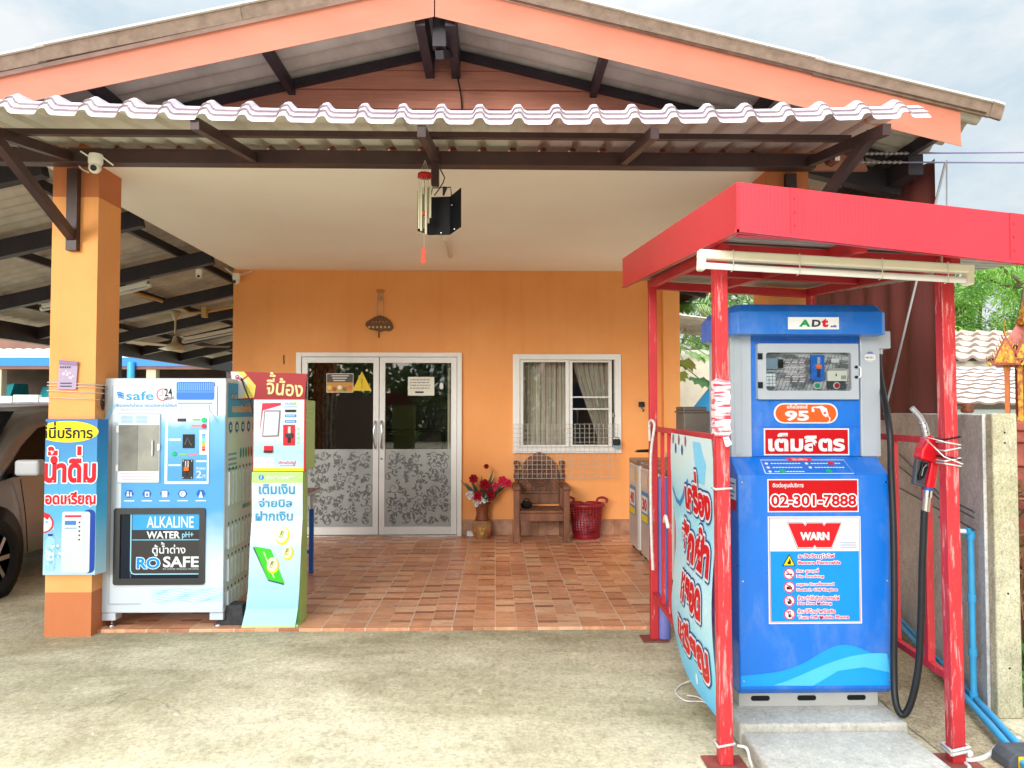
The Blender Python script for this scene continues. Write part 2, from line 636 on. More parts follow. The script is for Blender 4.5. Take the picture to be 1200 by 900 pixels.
# ------------------------------------------------------------------ ground
g = MB()
g.grid(lambda u, v: V((-300 + 600 * u, -300 + 600 * v, 0)), 8, 8, M['yard'])
tag(g.build('ground'), 'pale mossy concrete yard in front of the house', 'ground', kind='structure')
PF = 5.275                                      # street edge of the tiled porch
pf = MB()
pf.box(-2.965, 2.165, PF, 9.098, -.05, .02, M['porch_tile'])
tag(pf.build('porch_floor', bevel=.004), 'brown brick patterned tile floor of the porch', 'floor', kind='structure')
so = MB()
so.add([(1.93, 2.0, .004), (2.42, 2.0, .004), (2.42, 3.7, .004), (2.93, 5.7, .004), (2.6, 6.0, .004), (2.1, 5.2, .004), (1.95, 3.6, .004)], [tuple(range(7))], M['soil'])
tag(so.build('dirt'), 'strip of sandy dirt beside the fuel dispenser plinth', 'dirt', kind='structure')

# ------------------------------------------------------------------ house
RX, RZ, SL = -.36, 3.985, .232                   # ridge line and roof pitch


def roofz(x):
    return RZ - SL * abs(x - RX)


HX0, HX1, WY = -3.09, 2.17, 9.1
house = thing('house', 'orange single storey house with a low gable roof and tiled open porch', 'house', (-.46, 9.1, 0))
dl, dr = at(347, 413, WY), at(541, 629, WY)
wl, wr = at(601, 415, WY), at(728, 531, WY)
w = MB()
T = WY + .12
for x0, x1, z0, z1 in ((HX0, dl.x, 0, 3.15), (dl.x, dr.x, dl.z, 3.15), (dr.x, wl.x, 0, 3.15), (wl.x, wr.x, 0, wr.z), (wl.x, wr.x, wl.z, 3.15), (wr.x, HX1, 0, 3.15)):
    w.box(x0, x1, WY, T, z0, z1, M['orange'])
w.box(HX0, HX0 + .12, T, 15, 0, 3.3, M['orange'])
w.box(HX1 - .12, HX1, T, 15, 0, 3.3, M['orange'])
w.box(HX0, HX1, 15, 15.1, 0, 3.3, M['orange'])
w.box(HX0, HX1, T, 15, 3.15, 3.2, M['interior'])
w.box(HX1 - .19, HX1 + .004, 8.97, WY - .001, 0.02, 3.15, M['orange'])   # pilaster at the corner
w.build('wall', house)
iw = MB()
iw.box(HX0 + .12, HX1 - .12, 13.4, 13.5, 0, 3.15, M['interior'])
iw.box(HX0 + .121, HX1 - .121, T, 13.4, 0.0, .018, M['interior_floor'])
iw.box(-.5, -.42, 10.6, 13.4, .02, 3.15, M['interior'])
iw.build('inner_wall', house)

marble = mat('brown marble tile', (150, 108, 84), .3, (186, 142, 114), 5, lo=.4, hi=.62)
for x0, x1 in ((HX0, dl.x - .002), (dr.x + .002, HX1 - .2)):
    sk = MB()
    x = x0
    while x < x1 - .02:
        e = min(x + .3, x1)
        sk.box(x + .002, e - .002, WY - .014, WY - .002, .021, .205, marble)
        x = e
    sk.build('skirting', house, bevel=.003)
ce = MB()
ce.box(-3.05, 2.12, 5.2, WY - .002, 3.15, 3.19, M['cream'])
ce.build('ceiling', house)
cd = MB()
cd.tube([at(522, 276, 7.3) + V((0, 0, -.02)), V((at(526, 288, 7.7).x, 7.8, 3.125)), V((at(528, 297, 8.1).x, 8.1, 3.125)), V((at(528, 297, 8.1).x, 8.12, 3.15))], .028, M['grey_pvc'])
cd.build('conduit', house)

# pillars with their darker feet and heads
PL0, PL1 = at(54.5, 600, 5.19).x, at(109, 600, 5.19).x
for x0, x1 in ((PL0, PL1), (1.87, 2.155)):
    p = MB()
    p.box(x0, x1, 5.19, 5.50, .29, 2.93, M['orange'])
    p.box(x0, x1, 5.19, 5.50, 0, .29, M['orange_dark'])
    p.box(x0, x1, 5.19, 5.50, 2.93, 3.3, M['orange_dark'])
    p.build('pillar', house)

# gable boards
gs = MB()
z = 3.16
while z < RZ - .03:
    z1 = min(z + .137, RZ - .02)
    h = lambda q: (RZ - .01 - q) / SL
    a0, a1, b0, b1 = max(RX - h(z), -3.2), min(RX + h(z), 2.6), max(RX - h(z1), -3.2), min(RX + h(z1), 2.6)
    gs.hexa([(a0, 5.247, z + .006), (a1, 5.247, z + .006), (a1, 5.28, z + .006), (a0, 5.28, z + .006)], [(b0, 5.265, z1), (b1, 5.265, z1), (b1, 5.28, z1), (b0, 5.28, z1)], M['siding'])
    z = z1
gs.hexa([(-3.2, 5.281, 3.16), (2.6, 5.281, 3.16), (2.6, 5.29, 3.16), (-3.2, 5.29, 3.16)], [(-3.2, 5.281, RZ - .02 - SL * 2.84), (2.6, 5.281, RZ - .02 - SL * 2.96), (2.6, 5.29, RZ - .02 - SL * 2.96), (-3.2, 5.29, RZ - .02 - SL * 2.84)], M['steel'])
gs.build('gable_siding', house)

# roof: corrugated fibre cement sheets, one mesh
rf = MB()
for sgn, xe in ((-1, -6.35), (1, 2.93)):
    ny = 13 * 12
    xs = [RX + (xe - RX) * i / 8 for i in range(9)]

    def fn(u, v, xs=xs):
        x = xs[round(u * 8)]
        y = 4.44 + v * (18.3 - 4.44)
        return V((x, y, roofz(x) + .03 + .022 * math.sin(2 * math.pi * y / .177)))
    rf.grid(fn, 8, 79 * 6, M['fibre'])
roof = rf.build('roof', house, fix=False)
FZ = at(508, 18, 4.5).z                           # underside of the fascia at the ridge
for sgn in (-1, 1):                               # pieces along the rake
    rk = MB()
    for i in range(7 if sgn < 0 else 4):
        a, b = i * 1.13, min((i + 1) * 1.13 + .05, 6.6 if sgn < 0 else 3.32)
        s2 = .226 if sgn < 0 else .239
        y_ = 4.476 - .006 * (i % 2)
        ca, cb = V((RX + sgn * a, y_, FZ + .236 - s2 * a)), V((RX + sgn * b, y_, FZ + .241 - s2 * b))
        rk.beam(ca, cb, .02, .088, M['rake'])
        rk.beam(ca + V((0, .02, .048)), cb + V((0, .02, .048)), .1, .012, pm(206, 200, 190))
    rk.build('rake_tile', roof)
    fa = MB()
    L = 6.4 if sgn < 0 else 3.15
    sl = .226 if sgn < 0 else .239
    q = [(RX + sgn * .004, FZ), (RX + sgn * L, FZ - sl * L), (RX + sgn * L, FZ + .205 - sl * L), (RX + sgn * .004, FZ + .205)]
    PP = Panel((0, 4.5, 0), (1, 0, 0), (0, 0, 1), (0, -1, 0), down=False)
    fa.prism(q, PP, -.015, .01, M['salmon'])
    fa.prism([(q[0][0], FZ - .015), (q[1][0], q[1][1] - .015), (q[1][0], q[1][1] + .012), (q[0][0], FZ + .012)], PP, .0105, .016, M['salmon'])
    fa.build('fascia', house)
# purlins along the roof, rafters across it, the eave beams
for i in range(-5, 4):
    if i == 0:
        for dx in (-.09, .09):
            p = MB()
            p.beam((RX + dx, 4.52, RZ - .11), (RX + dx, 18, RZ - .11), .06, .17, M['steel'])
            p.build('purlin', house)
        continue
    x = RX + i * 1.04
    if x > 2.8:
        continue
    p = MB()
    p.beam((x, 4.52, roofz(x) - .04), (x, 18, roofz(x) - .04), .045, .075, M['steel'])
    p.build('purlin', house)
for y in (5.33, 6.8, 8.5, 10.3, 11.8, 13.3, 14.9, 16.5):
    for x0, x1 in ((-6.2, -3.12), (2.2, 2.86)):
        p = MB()
        p.beam((x0, y, roofz(x0) - .16), (x1, y, roofz(x1) - .16), .09, .15, M['steel'])
        p.build('rafter', house)
for sgn, xe in ((-1, -3.4), (1, 2.7)):            # rafters lying along the gable wall
    p = MB()
    p.beam((RX, 5.222, RZ - .02), (xe, 5.222, roofz(xe) - .02), .05, .05, M['steel'])
    p.build('rafter', house)
for x in (-6.1, 2.8):
    p = MB()
    p.beam((x, 4.6 if x < 0 else 5.0, roofz(x) - .17 if x < 0 else roofz(x) - .12), (x, 18, roofz(x) - .17 if x < 0 else roofz(x) - .12), .1, .22 if x < 0 else .14, M['steel'])
    p.build('eave_beam', house)
p = MB()
p.beam((RX + .02, 4.62, 3.93), (RX + .02, 4.62, 3.70), .08, .06, M['steel'], (0, 1, 0))
p.beam((RX + .1, 5.2, 3.95), (RX + .02, 4.62, 3.66), .05, .05, M['steel'])
p.tube(spline([(RX + .09, 5.22, 3.95), (RX + .1, 5.22, 3.8), (RX + .13, 5.23, 3.6), (RX + .12, 5.23, 3.3)]), .006, M['black_plastic'], 5)
p.build('king_post', house)
for y in (5.4, 12.5, 17.8):
    if y > 6:
        p = MB()
        p.beam((-6.1, y, 0), (-6.1, y, roofz(-6.1) - .27), .12, .12, M['steel'], (0, 1, 0))
        p.build('post', house)


# glazed double door
def swirl(c, r0, a0, turns, dr, n=26):
    return [(c[0] + (r0 - dr * i / n) * math.cos(a0 + turns * 2 * math.pi * i / n), c[1] + (r0 - dr * i / n) * math.sin(a0 + turns * 2 * math.pi * i / n)) for i in range(n + 1)]


FR = M['white_frame']
film = mat('frosted window film', (172, 177, 175), .6, (150, 156, 154), 3)
vine_ink = mat('dark etched vine', (108, 109, 107), .6)
DP = front(444, 520, WY - .03)
k = DP.k
dd = MB()
dd.slab(DP, 347, 413, 353, 629, -.06, .02, FR)
dd.slab(DP, 535.5, 413, 541, 629, -.06, .02, FR)
dd.slab(DP, 353, 413, 535.5, 418, -.06, .02, FR)
dd.slab(DP, 353, 626.5, 535.5, 629, -.06, .02, M['chrome'])
door = dd.build('door', house, bevel=.004)
rnd = random.Random(3)
for (a, b) in ((353.6, 443.6), (444.4, 535)):
    lf = MB()
    lf.slab(DP, a, 418.4, a + 6.5, 626, -.045, 0, FR)
    lf.slab(DP, b - 6.5, 418.4, b, 626, -.045, 0, FR)
    lf.slab(DP, a + 6.5, 418.4, b - 6.5, 425, -.045, 0, FR)
    lf.slab(DP, a + 6.5, 617, b - 6.5, 626, -.045, 0, FR)
    lf.build('door_leaf', door, bevel=.003)
    gl = MB()
    gl.rect(DP, a + 6.2, 424.7, b - 6.2, 617.3, -.018, M['glass'])
    gl.build('glass_pane', door)
    fl = MB()
    u0, u1 = a + 6.6, b - 6.6
    fl.rect(DP, u0, 526.5, u1, 616.9, -.0165, film)
    for cx in range(5):
        for cy in range(7):
            u, v = u0 + (cx + .5) * (u1 - u0) / 5 + rnd.uniform(-4, 4), 530 + (cy + .5) * 12.2 + rnd.uniform(-3, 3)
            a0 = rnd.uniform(0, 6.28)
            t = rnd.choice((-1, 1))
            r = rnd.uniform(4.0, 7.5)
            sw = swirl((u, v), r, a0, 1.35 * t, r * .86)
            sw = [(min(max(x, u0 + 1), u1 - 1), min(max(y, 528), 615)) for x, y in sw]
            fl.line(DP, sw, .8, -.0152, vine_ink)
            for q in range(0, 16, 2):
                x, y = sw[q]
                an = a0 + q * .35 + rnd.uniform(-.8, .8)
                x2, y2 = x + 2.5 * math.cos(an), y + 2.5 * math.sin(an)
                lw, ll = rnd.uniform(.9, 1.7), rnd.uniform(1.8, 3.4)
                if u0 + 4 < x2 < u1 - 4 and 531 < y2 < 612:
                    fl.poly(DP, [(x2 + math.cos(an + s) * (ll if abs(s) < .1 or abs(s) > 3 else lw), y2 + math.sin(an + s) * (ll if abs(s) < .1 or abs(s) > 3 else lw)) for s in (0, .9, 1.57, 2.3, 3.14, -2.3, -1.57, -.9)], -.0150 + rnd.random() * .0006, vine_ink)
    fl.build('frosted_film', door)
for u in (439.8, 447.2):
    hd = MB()
    s_ = -1 if u < 444 else 1
    hd.tube(spline([DP(u, 494, 0), DP(u, 495, .035), DP(u + s_ * 1.2, 509, .055), DP(u, 523.5, .035), DP(u, 525, 0)], 6), .012, M['chrome'], 10)
    hd.build('handle', door)
lk = MB()
lk.disc(DP, 447.2, 537.5, 1.3, .006, M['chrome'], d0=0)
lk.build('lock', door)

# sliding window
WP = front(664, 473, WY - .03)
wd = MB()
wd.slab(WP, 601, 415, 609, 531, -.08, .02, FR)
wd.slab(WP, 720.5, 415, 728, 531, -.08, .02, FR)
wd.slab(WP, 609, 415, 720.5, 421.5, -.08, .02, FR)
wd.slab(WP, 609, 524, 720.5, 531, -.08, .02, FR)
win = wd.build('window', house, bevel=.004)
for a, b, d in ((609.2, 667, -.012), (667.4, 718, -.046)):
    sa = MB()
    sa.slab(WP, a, 421.7, a + 4, 523.8, d - .03, d, FR)
    sa.slab(WP, b - 4, 421.7, b, 523.8, d - .03, d, FR)
    sa.slab(WP, a + 4, 421.7, b - 4, 424.2, d - .03, d, FR)
    sa.slab(WP, a + 4, 521.4, b - 4, 523.8, d - .03, d, FR)
    if a > 650:
        sa.slab(WP, a + 4, 464.5, b - 4, 466, d - .02, d, FR)
        sa.slab(WP, a + 4, 478.5, b - 4, 480, d - .02, d, FR)
    sa.build('sash', win, bevel=.002)
    gp = MB()
    gp.rect(WP, a + 3.7, 424, b - 3.7, 521.6, d - .015, M['glass'])
    gp.build('pane', win)
lt = MB()
lt.slab(WP, 718.4, 484, 720.2, 489, -.02, .03, M['chrome'])
lt.build('latch', win)

# curtains inside
sheer = mat('beige striped curtain', (232, 222, 208), .85, (190, 176, 164), 22, (1, 1, .05))
dark_cl = mat('dark floral curtain', (92, 76, 64), .9, (42, 36, 34), 16, lo=.42, hi=.58)
cw = MB()
a, b = WP(603, 419, 0), WP(666, 419, 0)
cw.grid(lambda u, v: V((a.x + (b.x - a.x) * u, 9.33 + .03 * math.sin(u * 62) + .012 * math.sin(u * 23), 2.12 - 1.2 * v)), 120, 4, sheer)
tag(cw.build('curtain', fix=False), 'sheer striped curtain behind the closed half of the window', 'curtain', 'curtains')
cw = MB()
a, b = WP(668, 419, 0), WP(716, 419, 0)
cw.grid(lambda u, v: V((a.x + .05 + (b.x - a.x) * (u + (1 - u) * min(1, (v * 1.35) ** 1.2) * .62), 9.33 + .03 * math.sin(u * 48) + .01 * math.sin(u * 17), 2.12 - 1.25 * v)), 100, 12, sheer)
tag(cw.build('curtain', fix=False), 'striped curtain swept aside behind the window half with cross bars', 'curtain', 'curtains')
cw = MB()
a, b = DP(360, 424, 0), DP(394, 424, 0)
cw.grid(lambda u, v: V((a.x + (b.x - a.x) * (.2 * v + u * (1 - .35 * math.sin(v * 3.1))), 9.42 + .03 * math.sin(u * 28), 2.14 - 2.1 * v)), 60, 10, dark_cl)
tag(cw.build('curtain', fix=False), 'dark floral curtain hanging behind the left glass door leaf', 'curtain', 'curtains')
cw = MB()
a, b = DP(522, 424, 0), DP(534, 424, 0)
cw.grid(lambda u, v: V((a.x + (b.x - a.x) * (u * (1 - .3 * v)), 9.42 + .02 * math.sin(u * 20), 2.14 - 2.1 * v)), 30, 4, sheer)
tag(cw.build('curtain', fix=False), 'narrow pale curtain at the edge of the right glass door leaf', 'curtain', 'curtains')
# something to see in the dark room: a low cabinet and a standing fan
wood_dk = mat('dark brown wood', (84, 58, 44), .5, (60, 42, 32), 5, (1, 1, 6))
cab = thing('cabinet', 'dark wooden cabinet standing inside behind the glass door', 'cabinet', (-1.3, 12.4, .02))
c_ = MB()
c_.box(-1.75, -.85, 12.2, 12.6, .1, 1.15, wood_dk)
c_.box(-1.78, -.82, 12.17, 12.63, 1.15, 1.19, wood_dk)
c_.build('body', cab, bevel=.01)
for x in (-1.52, -1.08):
    c_ = MB()
    c_.box(x - .2, x + .2, 12.18, 12.199, .16, 1.1, wood_dk)
    dr_ = c_.build('door', cab, bevel=.006)
    c_ = MB()
    c_.ball((x + (.15 if x < -1.3 else -.15), 12.165, .7), .015, M['chrome'])
    c_.build('knob', dr_)
for x in (-1.68, -.92):
    c_ = MB()
    c_.box(x - .04, x + .04, 12.24, 12.56, .02, .1, wood_dk)
    c_.build('foot', cab)

# ------------------------------------------------------------------ things on the door, window and wall
paper = pm(226, 224, 210)
nt_ = MB()
nt_.slab(DP, 382, 437.5, 413.5, 460, .002 - .018, .006 - .018, paper)
nt_.rect(DP, 382.6, 438.2, 413, 448, -.0112, pm(92, 80, 74))
nt_.rect(DP, 382.6, 448, 413, 459.4, -.0112, pm(206, 150, 70))
for i, c in enumerate(((236, 200, 90), (176, 92, 40), (240, 236, 220), (120, 130, 60), (220, 120, 50))):
    nt_.disc(DP, 385.5 + i * 6, 454 + (i % 2) * 2, 2.6, -.0104, pm(c), 10)
for i in range(3):
    nt_.rect(DP, 388 + i, 439.6 + i * 2.8, 408 - i * 2, 440.9 + i * 2.8, -.0104, pm(220, 214, 206))
tag(nt_.build('notice', fix=False), 'small printed notice with orange pictures on the left glass door leaf', 'notice')
ws = MB()
ws.prism([(423.5, 435), (435, 457.8), (412.3, 457.8)], DP, -.016, -.011, pm(234, 200, 20))
ws.text(DP, '!', 422.6, 443, 424.6, 455, -.0104, pm(190, 160, 20), .03)
tag(ws.build('warning_sign', fix=False), 'yellow triangular warning sign stuck on the left glass door leaf', 'sign')
nt_ = MB()
nt_.slab(DP, 477.5, 441.5, 508.5, 463.5, -.016, -.011, paper)
for i in range(4):
    q = 480
    while q < 503:
        e = q + rnd.uniform(1.5, 5)
        nt_.rect(DP, q, 444.2 + i * 3.3, min(e, 504), 445.5 + i * 3.3, -.0104, pm(158, 150, 140))
        q = e + .8
nt_.rect(DP, 486, 458.5, 496, 460.6, -.0104, pm(60, 58, 56))
tag(nt_.build('notice', fix=False), 'white paper notice with faded lines on the right glass door leaf', 'notice')
st = MB()
st.rr(DP, 514.8, 448.5, 519, 456, 1.6, -.0125, WHITE, -.016)
tag(st.build('sticker', fix=False), 'small white oval sticker at the top right of the glass door', 'sticker')

orn = thing('wall_plaque', 'carved brown fan shaped plaque hanging over the glass door', 'plaque', at(445, 388, WY - .02))
OP = front(445, 380, WY - .012)
bronze = mat('carved brown wood', (126, 78, 34), .5, (70, 42, 20), 60, bmp=.5, bsc=120)
o_ = MB()
o_.prism([(428, 381), (429.5, 377), (434, 374.5), (438, 372), (442, 370.5), (445, 369.5), (449, 370.5), (453, 372.5), (457, 375.5), (460, 379), (461, 384), (457, 388), (450, 387.5), (445, 389), (439, 387), (433, 386)], OP, -.01, .012, bronze)
for i in range(6):
    o_.disc(OP, 433 + i * 4.6, 383.5, 1.4, .014, pm(206, 180, 130), 8)
for i in range(5):
    o_.disc(OP, 437 + i * 4, 377.5, 1.0, .014, pm(190, 120, 50), 8)
o_.build('plaque_board', orn)
for u in (441.5, 449):
    o_ = MB()
    o_.tube([OP(u, 371, .004), OP(u, 355, .004), OP(445.5 + (u - 445.2) * .6, 342, .004)], .006, pm(200, 178, 150), 5)
    o_.build('hanging_cord', orn)
o_ = MB()
o_.rr(OP, 441, 339, 450, 343, 1.5, .006, pm(196, 128, 70), -.008)
o_.rr(OP, 443, 346, 447.5, 352, 1.5, .006, pm(190, 140, 96), -.008)
o_.build('hook_plate', orn)
o_ = MB()
o_.tube([OP(444, 389, .004), OP(444, 396, .004)], .008, bronze, 6)
o_.build('tassel', orn)

so_ = thing('wall_socket', 'black wall socket with a hanging plug on the orange wall', 'socket', at(752, 478, WY - .02))
SP = front(752, 474, WY - .012)
o_ = MB()
o_.rr(SP, 748.5, 470.8, 755, 477, .8, .02, M['black_plastic'], -.012)
o_.build('socket_plate', so_)
o_ = MB()
o_.tube(spline([SP(751, 475, .02), SP(751, 478, .05), SP(753.5, 480, .04), SP(753, 482, .01)]), .008, pm(90, 88, 86), 6)
o_.build('plug', so_)

# wire mesh panel hung in front of the window
wm = MB()
MP = front(663, 530, WY - .14)
wire = mat('galvanised wire', (196, 192, 184), .4, metal=.6)
for i in range(23):
    u = 601.5 + i * 5.58
    wm.tube([MP(u, 497), MP(u, 560.5)], .0028, wire, 5, caps=False)
for j in range(13):
    v = 497 + j * 5.29
    wm.tube([MP(601.5, v, .004), MP(724.3, v, .004)], .0028, wire, 5, caps=False)
tag(wm.build('wire_mesh_panel'), 'galvanised wire mesh panel hanging in front of the window', 'mesh panel')
pd = MB()
pd.rr(MP, 718, 514.5, 727, 522, 2, .03, M['black_plastic'], .006)
pd.rr(MP, 719, 521, 726, 525.5, 1, .028, pm(120, 160, 176), .008)
pd.tube(arc(MP(722.5, 515, .018), .03, 0, 180), .005, M['chrome'], 6)
tag(pd.build('padlock'), 'small black bundle clipped to the corner of the wire mesh', 'padlock')
wr_ = MB()
wr_.tube([at(332.5, 416, WY - .006), at(332.6, 427, WY - .006)], .006, pm(90, 50, 30), 5)
tag(wr_.build('hook'), 'small dark hook on the orange wall left of the door frame', 'hook')

# ------------------------------------------------------------------ awning over the porch edge
BS = M['brown_steel']
aw = thing('awning', 'pale pink tile profiled metal awning on brown steel brackets', 'awning', (-.35, 5.1, 2.9))


def awn_mat():
    m, nt, b = newmat('pink tile profile sheet')
    sx = nd(nt, 'ShaderNodeSeparateXYZ', {0: coords(nt)})
    col_ = mth(nt, 'LESS_THAN', mth(nt, 'FRACT', mth(nt, 'MULTIPLY', sx.outputs[0], 21)), .1)
    c = ramp(nt, noise(nt, coords(nt, (3, 3, 1)), 3, 4), (.3, lin(182, 168, 175)), (.7, lin(200, 188, 193)))
    c = mixc(nt, mth(nt, 'MULTIPLY', col_, .3), c, lin(176, 150, 172))
    back = nd(nt, 'ShaderNodeNewGeometry').outputs['Backfacing']
    under = mixc(nt, ramp(nt, sx.outputs[0], (.45, 0.0), (.6, 1.0)), lin(222, 220, 206), lin(204, 178, 174))
    c = mixc(nt, back, c, under)
    nt.links.new(c, b.inputs['Base Color'])
    b.inputs['Roughness'].default_value = .45
    return m


AM = awn_mat()
AX0, AX1 = -4.4, 2.33


def awz(x, t):                                    # t 0 at the house, 1 at the drip edge
    ph = ((x - .02) / .207) % 1.0
    hump = (lambda q: q * q * (3 - 2 * q))(max(0.0, min(1.0, (.2 - abs(ph - .5)) / .14))) * .036
    sag = .062 * (abs((x + .35) / 2.75)) ** 2
    if t < .86:
        zz = 3.275 - .15 * (t / .86) - .004 * (t / .86 * 4 % 1)
        y = 5.25 - 1.12 * (t / .86)
    else:
        q = (t - .86) / .14
        row = [0, .34, .67, 1.0][min(3, int(q * 3 + .001))]
        zz = 3.125 - .125 * q
        y = 4.13 - .13 * q ** .8 - .012 * ((q * 3) % 1.0 > .0001) * 0
    return V((x, y, zz + hump + sag * t))


sh = MB()
lx = [AX0 + (AX1 - AX0) * i / 390 for i in range(391)]
tt = [0, .215, .2151, .43, .4301, .645, .6451, .86, .885, .905, .907, .93, .951, .953, .975, 1.0]
vs = []
for j, t in enumerate(tt):
    for x in lx:
        p = awz(x, t)
        if j in (9, 12):                           # stepped tile rows on the curved edge
            p += V((0, -.012, .002))
        if j in (10, 13):
            p += V((0, .004, 0))
        vs.append(p)
n_ = len(lx)
sh.add(vs, [(j * n_ + i, (j + 1) * n_ + i, (j + 1) * n_ + i + 1, j * n_ + i + 1) for j in range(len(tt) - 1) for i in range(n_ - 1)], AM)
sh.build('roof_sheet', aw, fix=False)
p = MB()
p.box(-4.4, 2.14, 5.02, 5.12, 3.112, 3.205, BS)
p.build('beam', aw, bevel=.004)
p = MB()
p.box(-4.4, 2.10, 4.43, 4.47, 3.085, 3.118, BS)
p.build('purlin', aw)
for x in (-4.2, -2.78, -1.58, -.39, .85, 2.1):
    p = MB()
    p.beam((x, 4.025, 2.972 + .03 * (abs(x) > 1.4)), (x, 5.02, 3.15), .045, .06, BS)
    p.build('rafter', aw)
for x in ((PL0 + PL1) / 2, 2.02):
    p = MB()
    p.box(x - .035, x + .035, 5.14, 5.188, 2.56, 3.11, BS)
    p.beam((x, 5.16, 2.65), (x + (.09 if x > 0 else .05), 4.2, 3.04), .05, .06, BS)
    p.build('bracket', aw)
p = MB()
p.box(-.415, -.365, 4.93, 4.99, 2.955, 3.2, BS)
p.build('hanger', aw, bevel=.003)

# security cameras
WP_ = M['white_plastic']


def sec_cam(label, loc, yaw, s=1.0, ant=True):
    t = thing('security_camera', label, 'camera', loc, 'white dome security cameras')
    L = V(loc)
    m = MB()
    m.lathe([(.05 * s, .09 * s), (.055 * s, .06 * s), (.055 * s, .02 * s), (.045 * s, 0)], L, WP_, 16)
    m.box(L.x - .025 * s, L.x + .025 * s, L.y, L.y + .07 * s, L.z + .06 * s, L.z + .1 * s, WP_)
    m.build('body', t)
    m = MB()
    c = L + V((0, -.01, -.02)) * s
    m.ball(c, .048 * s, WP_, 14)
    h = m.build('camera_head', t)
    m = MB()
    d = V((math.sin(yaw), -math.cos(yaw), -.35)).normalized()
    m.tube([c + d * .036 * s, c + d * .052 * s], [.026 * s, .022 * s], M['black_plastic'], 12)
    m.build('lens', h)
    for sx in (-1, 1) if ant else ():
        m = MB()
        m.beam(L + V((sx * .05 * s, .01, .07 * s)), L + V((sx * .13 * s, .015, .07 * s + (-.06 if sx > 0 else .05) * s)), .012 * s, .012 * s, WP_)
        m.build('antenna', t)
    return t


sec_cam('white security camera with two antennas hanging at the top of the left orange pillar', at(112, 194, 4.93), .2, .8)
cb = MB()
cb.tube(spline([at(78, 172, 5.05), at(86, 182, 5.08), at(94, 196, 5.1), at(104, 202, 5.1)]), .006, pm(214, 206, 190), 5)
tag(cb.build('camera_cable'), 'thin pale cable looping to the camera on the left pillar', 'cable')
sec_cam('white security camera on the corner of the house wall below the ceiling edge', at(277, 328, 9.0), -.3, .8, False)
sec_cam('white security camera under the dark rafters of the carport', at(233, 322, 8.35), .3, .62, False)
cb = MB()
cb.tube(spline([at(264, 314, 8.9), at(272, 320, 9.0), at(282, 322, 9.05), at(295, 317.5, 9.08)]), .01, pm(214, 206, 190), 5)
tag(cb.build('camera_cable'), 'pale cable along the ceiling edge at the wall corner camera', 'cable')

# ceiling fan
fl_ = at(205, 406, 11)
fan = thing('ceiling_fan', 'cream three bladed ceiling fan hanging under the carport roof', 'fan', fl_)
fm = mat('cream fan enamel', (206, 196, 172), .45)
m = MB()
m.lathe([(.03, -.06), (.11, -.055), (.125, -.02), (.11, .015), (.05, .05), (.03, .12), (.015, .15)], fl_, fm, 20)
m.build('motor', fan)
m = MB()
m.tube([fl_ + V((0, 0, .18)), fl_ + V((0, 0, .5))], .014, fm, 8)
m.lathe([(.018, .37), (.075, .5), (.02, .52)], fl_, fm, 14)
m.build('down_rod', fan)
for a in (5, 125, 245):
    m = MB()
    d = V((math.cos(R(a)), math.sin(R(a)), 0))
    s_ = V((-d.y, d.x, .2))
    m.hexa([fl_ + d * .12 - s_ * .04, fl_ + d * .12 + s_ * .04, fl_ + d * .12 + s_ * .04 + V((0, 0, .006)), fl_ + d * .12 - s_ * .04 + V((0, 0, .006))],
           [fl_ + d * .75 - s_ * .07, fl_ + d * .75 + s_ * .07, fl_ + d * .75 + s_ * .07 + V((0, 0, .006)), fl_ + d * .75 - s_ * .07 + V((0, 0, .006))], fm)
    m.build('blade', fan)


def tube_lamp(label, a, b, r=.02, drop=.05):
    a, b = V(a), V(b)
    t = thing('tube_light', label, 'tube light', (a + b) / 2, 'unlit tube lights')
    m = MB()
    m.beam(a, b, .05, .045, M['white_plastic'])
    for q, e in ((a, b), (b, a)):
        d = (e - q).normalized()
        m.beam(q + d * .0, q + d * .03, .05, .1, M['white_plastic'])
    m.build('batten', t, bevel=.004)
    m = MB()
    m.tube([a + (b - a) * .03 + V((0, 0, -drop)), b + (a - b) * .03 + V((0, 0, -drop))], r * .75, WHITE, 10)
    m.build('tube', t)
    return t


tube_lamp('long white tube light under the carport roof just right of the left orange pillar', at(112, 346, 8.6), at(176, 331, 8.6))
tube_lamp('short white tube light end seen left of the left orange pillar', at(47, 359, 9), at(92, 350, 9))
tube_lamp('cream tube light beyond the fan beside the house corner', at(213, 398, 11.3), at(280, 385, 11.3))
cb = MB()
cb.tube([at(147, 340, 8.9), at(190, 353, 9.8)], .02, pm(206, 160, 80), 6)
tag(cb.build('conduit'), 'short yellow conduit under the carport roof beside the long tube light', 'conduit')
cb = MB()
cb.tube([at(212, 361, 10.6), at(222, 367, 10.6), at(240, 366, 10.6), at(276, 359, 10.6)], .02, pm(200, 160, 96), 6)
cb.box(*[q for pr in zip(at(237, 372, 10.6) - V((.0, .04, .0)), at(241, 360, 10.6) + V((.02, .04, 0))) for q in pr], pm(206, 180, 120))
tag(cb.build('conduit'), 'yellow wiring conduit with a junction box under the carport roof', 'conduit')

